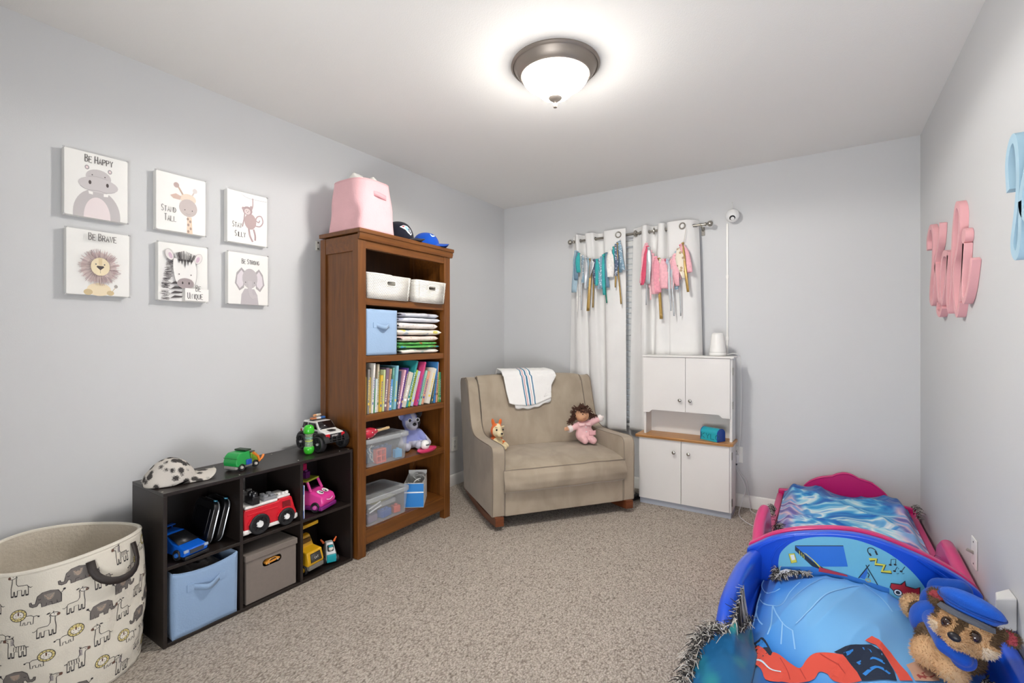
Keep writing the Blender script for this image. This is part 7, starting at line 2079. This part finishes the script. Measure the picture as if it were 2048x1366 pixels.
W.fill([(p.x, p.y) for p in crom([Vector((a, b, 0)) for a, b in bp_((1492, 1302), (1512, 1294), (1538, 1312), (1546, 1306), (1560, 1312), (1580, 1328), (1600, 1338), (1614, 1320), (1632, 1308), (1665, 1308), (1692, 1320), (1714, 1346), (1722, 1364), (1668, 1364), (1655, 1350), (1638, 1346), (1620, 1364), (1540, 1364), (1522, 1340), (1502, 1322))], 4, True)], CO)
W.fill(bp_((1668, 1306), (1712, 1293), (1742, 1291), (1768, 1308), (1786, 1340), (1794, 1364), (1724, 1364), (1714, 1346), (1692, 1320)), NV)
for s in ([(1690, 1312), (1725, 1300), (1755, 1310)], [(1715, 1330), (1745, 1318), (1770, 1330)], [(1728, 1352), (1752, 1336), (1780, 1350)]): W.stroke(bp_(*s), .009, BB2, smooth=5)
W.fill(bp_((1730, 1284), (1744, 1274), (1758, 1281), (1782, 1308), (1804, 1336), (1826, 1364), (1800, 1364), (1776, 1322), (1752, 1292)), CO)
W.fill(bp_((1812, 1332), (1838, 1322), (1868, 1334), (1880, 1364), (1830, 1364)), '#c59c84')
W.fill(bp_((1832, 1352), (1850, 1346), (1872, 1352), (1860, 1360), (1840, 1360)), '#9c4a44')
W.stroke(bp_((1490, 1318), (1515, 1322), (1540, 1340), (1562, 1346)), .006, '#cfe0ee', smooth=5)
for s in ([(1560, 1318), (1575, 1345), (1580, 1362)], [(1600, 1340), (1612, 1362)], [(1640, 1310), (1665, 1325), (1690, 1350)]): W.stroke(bp_(*s), .003, CO2, smooth=5)
W.build('blanket_print', onblue, bk, w=True, h0=.0004, dh=.00012, sub=2, rough=.85)
# cream underside of the turned-back corner
def flap(i, j):
    q = bz(1552 + 66 * i + 8 * j, 1160 - 22 * j - 6 * i + 12 * i * j, .205)
    p = Vector((q.x, min(q.y, 2.325), 0)); z = zblue(p.x, p.y); 
    return Vector((p.x, p.y, z + .010 + .010 * math.sin(3.1 * i) + .008 * j))
MB().grid(flap, 18, 10).build('turned_corner', cloth('#d9dbe2', 200, .2), bk, w=True, smooth=180, solid=.003)
fringe('yarn_fringe', [flap(0, 1.0) + Vector((-.004, 0, 0)), flap(0, .5), flap(0, 0), flap(.1, -.1)], 150, .026, bk, 1, (-.6, -.5, .25))
fringe('yarn_fringe', [flap(.05, -.1), flap(.3, 0), flap(.6, 0), flap(1, .1)], 190, .024, bk, 2, (.2, -.8, .25))
def clear_rail(p):
    if 1.55 < p.y < 2.36 and abs(p.x - xrail(p.y)) < .042 and p.z < zrail(max(1.575, p.y)) + .008: return Vector((p.x, p.y, zrail(max(1.575, p.y)) + .008 + .3 * abs(p.x - xrail(p.y)) * 0))
    return p
EDP = [Vector(p) for p in ((-.220, 1.90, .195), (-.228, 1.79, .215), (-.240, 1.71, .245), (-.272, 1.648, .268), (-.318, 1.605, .238), (-.346, 1.55, .155), (-.360, 1.48, .085), (-.366, 1.38, .035))]
fringe('yarn_fringe', EDP[:4], 230, .034, bk, 3, (-.25, -.3, .6), spread=.018, clear=clear_rail)
fringe('yarn_fringe', EDP[3:], 560, .042, bk, 4, (-.7, -.2, .35), spread=.034, clear=clear_rail)
ED = crom(EDP, 6)
def spill(i, j):
    k = j * (len(ED) - 1); a = min(int(k), len(ED) - 2); e = ED[a].lerp(ED[a + 1], k - a)
    xin = -.212 + .035 * min(1, j * 4)
    b = Vector((xin, e.y, zblue(max(BX_0, xin), e.y) + .003))
    p = b.lerp(e, i); p.z += .007 * math.sin(i * 7 + j * 9) * math.sin(math.pi * i) + (.03 * math.sin(math.pi * i) if j > .5 else 0) * min(1, (j - .5) * 5)
    if -.278 < p.x < -.205: p.z = max(p.z, .158)
    if 1.55 < p.y < 2.3 and abs(p.x - xrail(p.y)) < .040: p.z = max(p.z, zrail(max(1.575, p.y)) + .009 - .3 * max(0, abs(p.x - xrail(p.y)) - .018))
    return p
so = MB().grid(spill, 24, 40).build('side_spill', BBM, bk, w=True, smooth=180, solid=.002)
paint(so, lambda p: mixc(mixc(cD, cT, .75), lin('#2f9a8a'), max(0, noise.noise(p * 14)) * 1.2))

# ---- swirl blanket on the pink bed
def swirl():
    m = bpy.data.materials.new('frosty_swirl_print'); m.use_nodes = True
    nt = m.node_tree; N = nt.nodes; L = nt.links; b = N['Principled BSDF']; b.inputs['Roughness'].default_value = .85; b.inputs['Sheen Weight'].default_value = .15
    tc = N.new('ShaderNodeTexCoord'); mp = N.new('ShaderNodeMapping'); mp.inputs['Rotation'].default_value = (0, 0, -.5); mp.inputs['Scale'].default_value = (1.0, 2.0, 1)
    L.new(tc.outputs['Object'], mp.inputs[0])
    n = N.new('ShaderNodeTexNoise'); n.inputs['Scale'].default_value = 2.0; n.inputs['Detail'].default_value = 3; n.inputs['Distortion'].default_value = 2.0
    L.new(mp.outputs[0], n.inputs['Vector'])
    r = N.new('ShaderNodeValToRGB'); e = r.color_ramp.elements
    e[0].position = .28; e[0].color = (*lin('#0d3f9c'), 1); e[1].position = .75; e[1].color = (*lin('#1450b0'), 1)
    for p, c in ((.38, '#1a6cc0'), (.44, '#3fa0d8'), (.48, '#a9dcec'), (.51, '#e8eef2'), (.54, '#6fb4e0'), (.60, '#2a7ccc'), (.66, '#b9d8ee')):
        x = e.new(p); x.color = (*lin(c), 1)
    L.new(n.outputs['Fac'], r.inputs[0])
    # lilac and blush bands along both long sides
    w_ = N.new('ShaderNodeTexWave'); w_.inputs['Scale'].default_value = 2.2; w_.inputs['Distortion'].default_value = 7; w_.inputs['Detail'].default_value = 2
    L.new(mp.outputs[0], w_.inputs['Vector'])
    r2 = N.new('ShaderNodeValToRGB'); f = r2.color_ramp.elements
    f[0].position = .1; f[0].color = (*lin('#6c62a8'), 1); f[1].position = .95; f[1].color = (*lin('#7fa8d8'), 1)
    for p, c in ((.35, '#9a8fc8'), (.6, '#e2c4c8'), (.75, '#c9b0d0')):
        x = f.new(p); x.color = (*lin(c), 1)
    L.new(w_.outputs['Fac'], r2.inputs[0])
    sx = N.new('ShaderNodeSeparateXYZ'); L.new(tc.outputs['Object'], sx.inputs[0])
    ab = N.new('ShaderNodeMath'); ab.operation = 'ABSOLUTE'; L.new(sx.outputs[0], ab.inputs[0])
    ad = N.new('ShaderNodeMath'); ad.operation = 'ADD'; L.new(ab.outputs[0], ad.inputs[0])
    n3 = N.new('ShaderNodeTexNoise'); n3.inputs['Scale'].default_value = 4; L.new(tc.outputs['Object'], n3.inputs['Vector'])
    ms = N.new('ShaderNodeMath'); ms.operation = 'MULTIPLY'; ms.inputs[1].default_value = .16; L.new(n3.outputs['Fac'], ms.inputs[0]); L.new(ms.outputs[0], ad.inputs[1])
    mr = N.new('ShaderNodeMapRange'); mr.interpolation_type = 'SMOOTHSTEP'; mr.inputs[1].default_value = .285; mr.inputs[2].default_value = .335; L.new(ad.outputs[0], mr.inputs[0])
    # only on the half of the bed toward its near board
    my = N.new('ShaderNodeMapRange'); my.interpolation_type = 'SMOOTHSTEP'; my.inputs[1].default_value = .42; my.inputs[2].default_value = .30; L.new(sx.outputs[1], my.inputs[0])
    mm = N.new('ShaderNodeMath'); mm.operation = 'MULTIPLY'; L.new(mr.outputs[0], mm.inputs[0]); L.new(my.outputs[0], mm.inputs[1])
    mx = N.new('ShaderNodeMix'); mx.data_type = 'RGBA'; L.new(mm.outputs[0], mx.inputs[0]); L.new(r.outputs[0], mx.inputs[6]); L.new(r2.outputs[0], mx.inputs[7])
    # deep blue band by the headboard
    mh = N.new('ShaderNodeMapRange'); mh.interpolation_type = 'SMOOTHSTEP'; mh.inputs[1].default_value = .40; mh.inputs[2].default_value = .50; L.new(sx.outputs[1], mh.inputs[0])
    m2 = N.new('ShaderNodeMix'); m2.data_type = 'RGBA'; m2.inputs[7].default_value = (*lin('#123f9a'), 1)
    m4 = N.new('ShaderNodeMath'); m4.operation = 'MULTIPLY'; m4.inputs[1].default_value = .75; L.new(mh.outputs[0], m4.inputs[0]); L.new(m4.outputs[0], m2.inputs[0])
    L.new(mx.outputs[2], m2.inputs[6]); L.new(m2.outputs[2], b.inputs['Base Color'])
    return m
def zpink(x, y):
    z = .196 + .022 * math.exp(-((y - 3.50) / .14) ** 2) + .012 * noise.noise(Vector((x * 4, y * 4, 9)))
    z += .034 * (1 - abs(noise.noise(Vector((x * 3.2 + y * 2.2, y * 3.0 - x * 2.5, 3))))) ** 4
    z += .016 * (1 - abs(noise.noise(Vector((x * 6.5 - y * 3, y * 5 + x * 2, 13))))) ** 4
    z += .02 * math.exp(-((x + .20) / .035) ** 2) * smooth01(3.3, 3.5, y) + .018 * math.exp(-((x - .40) / .04) ** 2) * smooth01(3.2, 3.5, y)
    e = smooth01(-.214, -.150, x) * smooth01(.427, .372, x)
    return max(.1765, .18 + (z - .18) * e)
pk2 = thing('fleece_blanket', 'icy blue and lilac swirl print fringed blanket rumpled on the pink bed', 'blanket', (.105, 3.07, .20))
PX0, PX1, PY0, PY1 = -.214, .427, 2.455, 3.690
MB().grid(lambda i, j: Vector((PX0 + (PX1 - PX0) * i, PY0 + (PY1 - PY0) * j, zpink(PX0 + (PX1 - PX0) * i, PY0 + (PY1 - PY0) * j))), 120, 200).build('fleece', swirl(), pk2, w=True, smooth=180)
fringe('yarn_fringe', [(-.196, 2.60, .200), (-.20, 2.75, .215), (-.20, 2.90, .21)], 170, .045, pk2, 7, (.35, -.2, .5), spread=.02)
fringe('yarn_fringe', [(-.225, 2.95, .235), (-.235, 3.10, .22), (-.235, 3.2, .20)], 110, .045, pk2, 8, (-.6, .1, .3), spread=.02)
fringe('yarn_fringe', [(.388, 2.66, .222), (.390, 2.78, .228)], 120, .045, pk2, 9, (-.3, -.2, .5), spread=.02)
fringe('yarn_fringe', [(.435, 3.40, .215), (.445, 3.55, .215), (.445, 3.64, .21)], 90, .035, pk2, 10, (.6, 0, .3), spread=.02)
pw_ = thing('white_pillow', 'corner of a small white pillow at the near end of the pink bed', 'pillow', (.36, 2.52, .20))
MB().grid(lambda i, j: Vector((.36 + .055 * (2 * i - 1), 2.515 + .055 * (2 * j - 1), .230 + .026 * ((1 - (2 * i - 1) ** 4) * (1 - (2 * j - 1) ** 4)) ** .5)), 16, 16).build('pillow_cloth', cloth('#e6e4ea'), pw_, w=True, smooth=180, solid=.003)

# ---- brown plush puppy with a blue cap on the blue bed
pup = thing('plush_puppy', 'large brown and tan plush puppy in blue vest and cap on the blue bed', 'plush toy', (.31, 1.95, .20))
HC = bz(1932, 1258, .385)
nn_ = (CAMP - HC).normalized(); r0 = (RT - nn_ * RT.dot(nn_)).normalized(); u0 = nn_.cross(r0)
t35 = R(35)
e1 = r0 * math.cos(t35) - u0 * math.sin(t35); e2 = r0 * math.sin(t35) + u0 * math.cos(t35)
nf = (nn_ - e2 * .10 - e1 * .18).normalized(); e1 = (e1 - nf * e1.dot(nf)).normalized(); e2 = nf.cross(e1)
HRm = Matrix((e1, e2, nf)).transposed()
HS = .78
def Hd(x, y, z): return HC + HRm @ (Vector((x, y, z)) * HS)
BRN2, TAN, CRE = M('#6b543c', .95, 0, 30, .2), M('#cfa87c', .95, 0, 30, .12), M('#e0ccb0', .95, 0, 30, .1)
PKE = M('#a8464e', .9)
def hs(*r): return tuple(x * HS for x in r)
head_bl = [(Hd(0, 0, 0), hs(.088, .080, .072), HRm), (Hd(-.055, -.024, .012), hs(.040, .036, .036), HRm), (Hd(.055, -.024, .012), hs(.040, .036, .036), HRm),
           ('cap', Hd(0, -.024, .045), Hd(0, -.040, .088), .043 * HS, .029 * HS),
           (Hd(-.096, .056, .004), hs(.030, .036, .014), HRm @ Matrix.Rotation(R(35), 3, 'Z')), (Hd(.104, .040, -.02), hs(.030, .024, .014), HRm @ Matrix.Rotation(R(-35), 3, 'Z'))]
hin = HRm.inverted()
def headcol(p):
    q = hin @ (p - HC) / HS
    if q.z > -.03 and (q.y > .055 or q.x > .10) and abs(q.x) > .055: return 3 if q.z > .012 or (q.x > 0 and q.z > -.012) else 0
    if abs(q.x) < .010 and q.y > -.03 and q.z > .03 or (abs(q.x) < .016 and q.y > .01): return 0
    if q.y < -.02 and abs(q.x) > .062: return 2
    if q.z < .0 or q.y > .045: return 0
    if abs(q.x) > .070 and q.y > -.01: return 0
    return 1
ho_ = body('head', head_bl, .005, ([BRN2, TAN, CRE, PKE], headcol), pup)
fur(ho_, 'head_fur', 9000, .009, .0010, Vector((0, 0, -.3)), pup, 3, .5)
bc1 = bz(1868, 1245, .285); bc2 = bz(1886, 1212, .300)
pA, pB, pC = bz(1830, 1214, .262), bz(1856, 1306, .262), bz(1900, 1336, .256)
bb1 = bz(1872, 1275, .268)
def chest(p): return min((p - bc1 - nn_ * .010).length / .066, (p - bc2 - nn_ * .008).length / .064)
body_bl = [(bc1, .057), (bc2, .056), (bb1, .050), ('cap', bc1, pA, .030, .034), (pA, .040), ('cap', bb1, pB, .036, .042), (pB, .039), (pB + r0 * .010 - u0 * .014, .032),
           ('cap', bb1.lerp(pC, .3), pC, .036, .038), (pC, .036), (pC + r0 * .006 - u0 * .012, .030), ('cap', HC + Vector((-.01, .02, -.05)), bc2, .045, .05), ('cap', pC.lerp(bz(1930, 1300, .26), .5), bz(1945, 1322, .236), .036, .032)]
def bodycol(p):
    for c, r_ in ((pA, .046), (pB, .046), (pC, .042)):
        if (p - c).length < r_: return 1
    return 0
bo_ = body('plush_body', body_bl, .005, ([BRN2, TAN, CRE], bodycol), pup)
PL = Vector((.31, 1.95, .20))
fur(bo_, 'body_fur', 12000, .009, .0011, Vector((0, -.2, -.2)), pup, 5, .45, keep=lambda c: c.z + .20 > zblue(c.x + .31, c.y + 1.95) + .019 and chest(c + PL) > 1.02)
VB = cloth('#1a4fb0', 300, .2)
# vest wrapped round the chest, backpack behind it, cap with grey peak
body('vest', [(bc1 + nn_ * .010, .064), (bc2 + nn_ * .008, .062), ('cap', bz(1868, 1240, .325), bz(1892, 1290, .325), .030, .026), ('cap', bz(1892, 1290, .325), bz(1926, 1316, .315), .026, .022), (bz(1927, 1318, .300), .030)], .005, ([VB], lambda p: 0), pup)
body('backpack', [('cap', bz(1882, 1180, .325), bz(1918, 1182, .338), .040, .038), ('cap', bz(1884, 1192, .305), bz(1914, 1200, .312), .042, .040)], .006, ([VB], lambda p: 0), pup)
cap_bl = [(Hd(-.004, .088, .012), hs(.094, .036, .074), HRm @ Matrix.Rotation(R(-14), 3, 'X')), (Hd(-.004, .066, .004), hs(.078, .03, .066), HRm)]
co_ = body('cloth_cap', cap_bl, .005, ([cloth('#1f5cc4', 300, .25)], lambda p: 0), pup)
MB().tube([Hd(-.004 + .093 * math.cos(R(a)), .084 - .0 + .018 * math.sin(R(a)) * -1.0, .012 + .076 * math.sin(R(a))) for a in range(0, 360, 10)], .0022, 6, closed=True).build('cap_piping', cloth('#173f90'), co_, w=True)
def peak(i, j):
    a = R(200 + 140 * i); x = .078 * math.cos(a); z = -.066 * math.sin(a)
    k = 1 + .42 * j
    return Hd(-.004 + x * (1 + .08 * j), .050 - .016 * j, .004 + z * k)
MB().grid(peak, 24, 6).build('cap_peak', cloth('#5c5f66', 300, .15), co_, w=True, smooth=180, solid=.005)
for sx_ in (-.037, .037):
    e = MB().ell(Hd(sx_, -.004, .068), hs(.0145, .0165, .010), HRm, seg=20, rings=14).build('button_eye', M('#2a1710', .08, coat=.6), ho_, w=True)
    MB().tube([Hd(sx_ + .0165 * math.cos(R(a)), -.004 + .0185 * math.sin(R(a)), .066) for a in range(0, 360, 20)], .0018, 6, closed=True).build('eye_rim', M('#3a2a20', .7), e, w=True)
    MB().tube([Hd(sx_ * 1.05 + d * .012, .034 + .004 * (1 - d * d), .066 - .004 * abs(d)) for d in (-1, 0, 1)], .002, 6).build('brow', M('#2a201c', .8), ho_, w=True)
MB().ell(Hd(0, -.032, .1145), hs(.019, .0145, .011), HRm, seg=20, rings=14).build('nose', M('#17141a', .4), ho_, w=True)
MB().tube([Hd(-.022, -.062, .092), Hd(0, -.066, .100), Hd(.022, -.062, .092)], .0014, 6).build('mouth', M('#5c4034', .7), ho_, w=True)
def off_pup(p):
    for c, r_ in ((pC, .068), (pC + r0 * .006 - u0 * .014, .066), (pC.lerp(bz(1930, 1300, .26), .5), .066), (pC.lerp(bz(1930, 1300, .26), .5).lerp(bz(1945, 1322, .236), .5), .062), (bz(1945, 1322, .236), .062)):
        d = p - c
        if d.length < r_: p = c + d.normalized() * r_
    return Vector((min(p.x, .418), p.y, max(p.z, zblue(p.x, p.y) + .004)))
fringe('yarn_fringe', [bz(1950, 1362, .215), bz(1962, 1368, .215), bz(1972, 1376, .214), bz(1984, 1388, .213)], 220, .034, bk, 6, (-.3, -.6, .3), spread=.02, clear=off_pup)

# ---- black power strip between the loveseat and the toy kitchen
pp_ = bz(1266, 1000, 0.0)
pst = thing('power_strip', 'small black power strip on the carpet between the loveseat and toy kitchen hutch', 'power strip', (pp_.x, pp_.y, .0012), R(75))
MB().box(-.09, .09, -.02, .02, 0, .028).build('strip_body', M('#1a1a1b', .5), pst, bevel=.005)
for k in range(3): MB().box(-.065 + .045 * k, -.035 + .045 * k, -.012, .012, .0275, .0295).build('socket', M('#2c2c2e', .6), pst, bevel=.001)
MB().tube(crom([Vector(p) for p in ((.088, 0, .012), (.11, .005, .008), (.13, .03, .005), (.14, .07, .005))], 6), .0035, 7).build('cord', M('#1a1a1b', .5), pst)

# ---- small white box on the wall beyond the rail
wx = thing('wall_box', 'white rounded plastic box with grey lower half on the wall past the blue bed rail', 'plastic box', (XR, 1.90, .36))
A0 = Vector((.4405, 2.012)); d_ = Vector((_c, _s)); B0 = A0 + d_ * .062
f2 = lambda a, b, d: Vector((a, b, d))
MB().prism([(A0.x, A0.y), (B0.x, B0.y), (XR - .001, B0.y + .004), (XR - .001, 2.125), (.452, 2.07)], f2, .318, .418).build('white_housing', M('#e4e3e0', .35), wx, w=True, bevel=.012, seg=4)
C0 = A0 + d_ * .052
MB().box(.4865, XR - .0008, 1.90, 2.04, .20, .316).build('grey_base', M('#77777c', .5), wx, w=True, bevel=.003)

# ---- things of a kind share a group
GROUPS = {'toddler_bed': 'toddler beds', 'storage_tub': 'clear storage tubs', 'baseball_cap': 'caps on the furniture', 'fabric_bin': 'light blue fabric bins', 'toy_brick': 'toy building blocks',
          'toy_car': 'toy cars in the cube organizer', 'wall_outlet': 'wall sockets', 'wall_letters': 'script wall letters', 'plush_puppy': 'plush puppies', 'fleece_blanket': 'fringed fleece blankets',
          'crib_mattress': 'crib mattresses', 'charging_cord': 'white cords by the charger', 'drinking_straw': 'white sticks in the lower tub', 'folded_cloth': 'cloths in the woven baskets'}
for o in bpy.data.objects:
    k = o.name.split('.')[0]
    if o.parent is None and k in GROUPS and 'group' not in o: o['group'] = GROUPS[k]
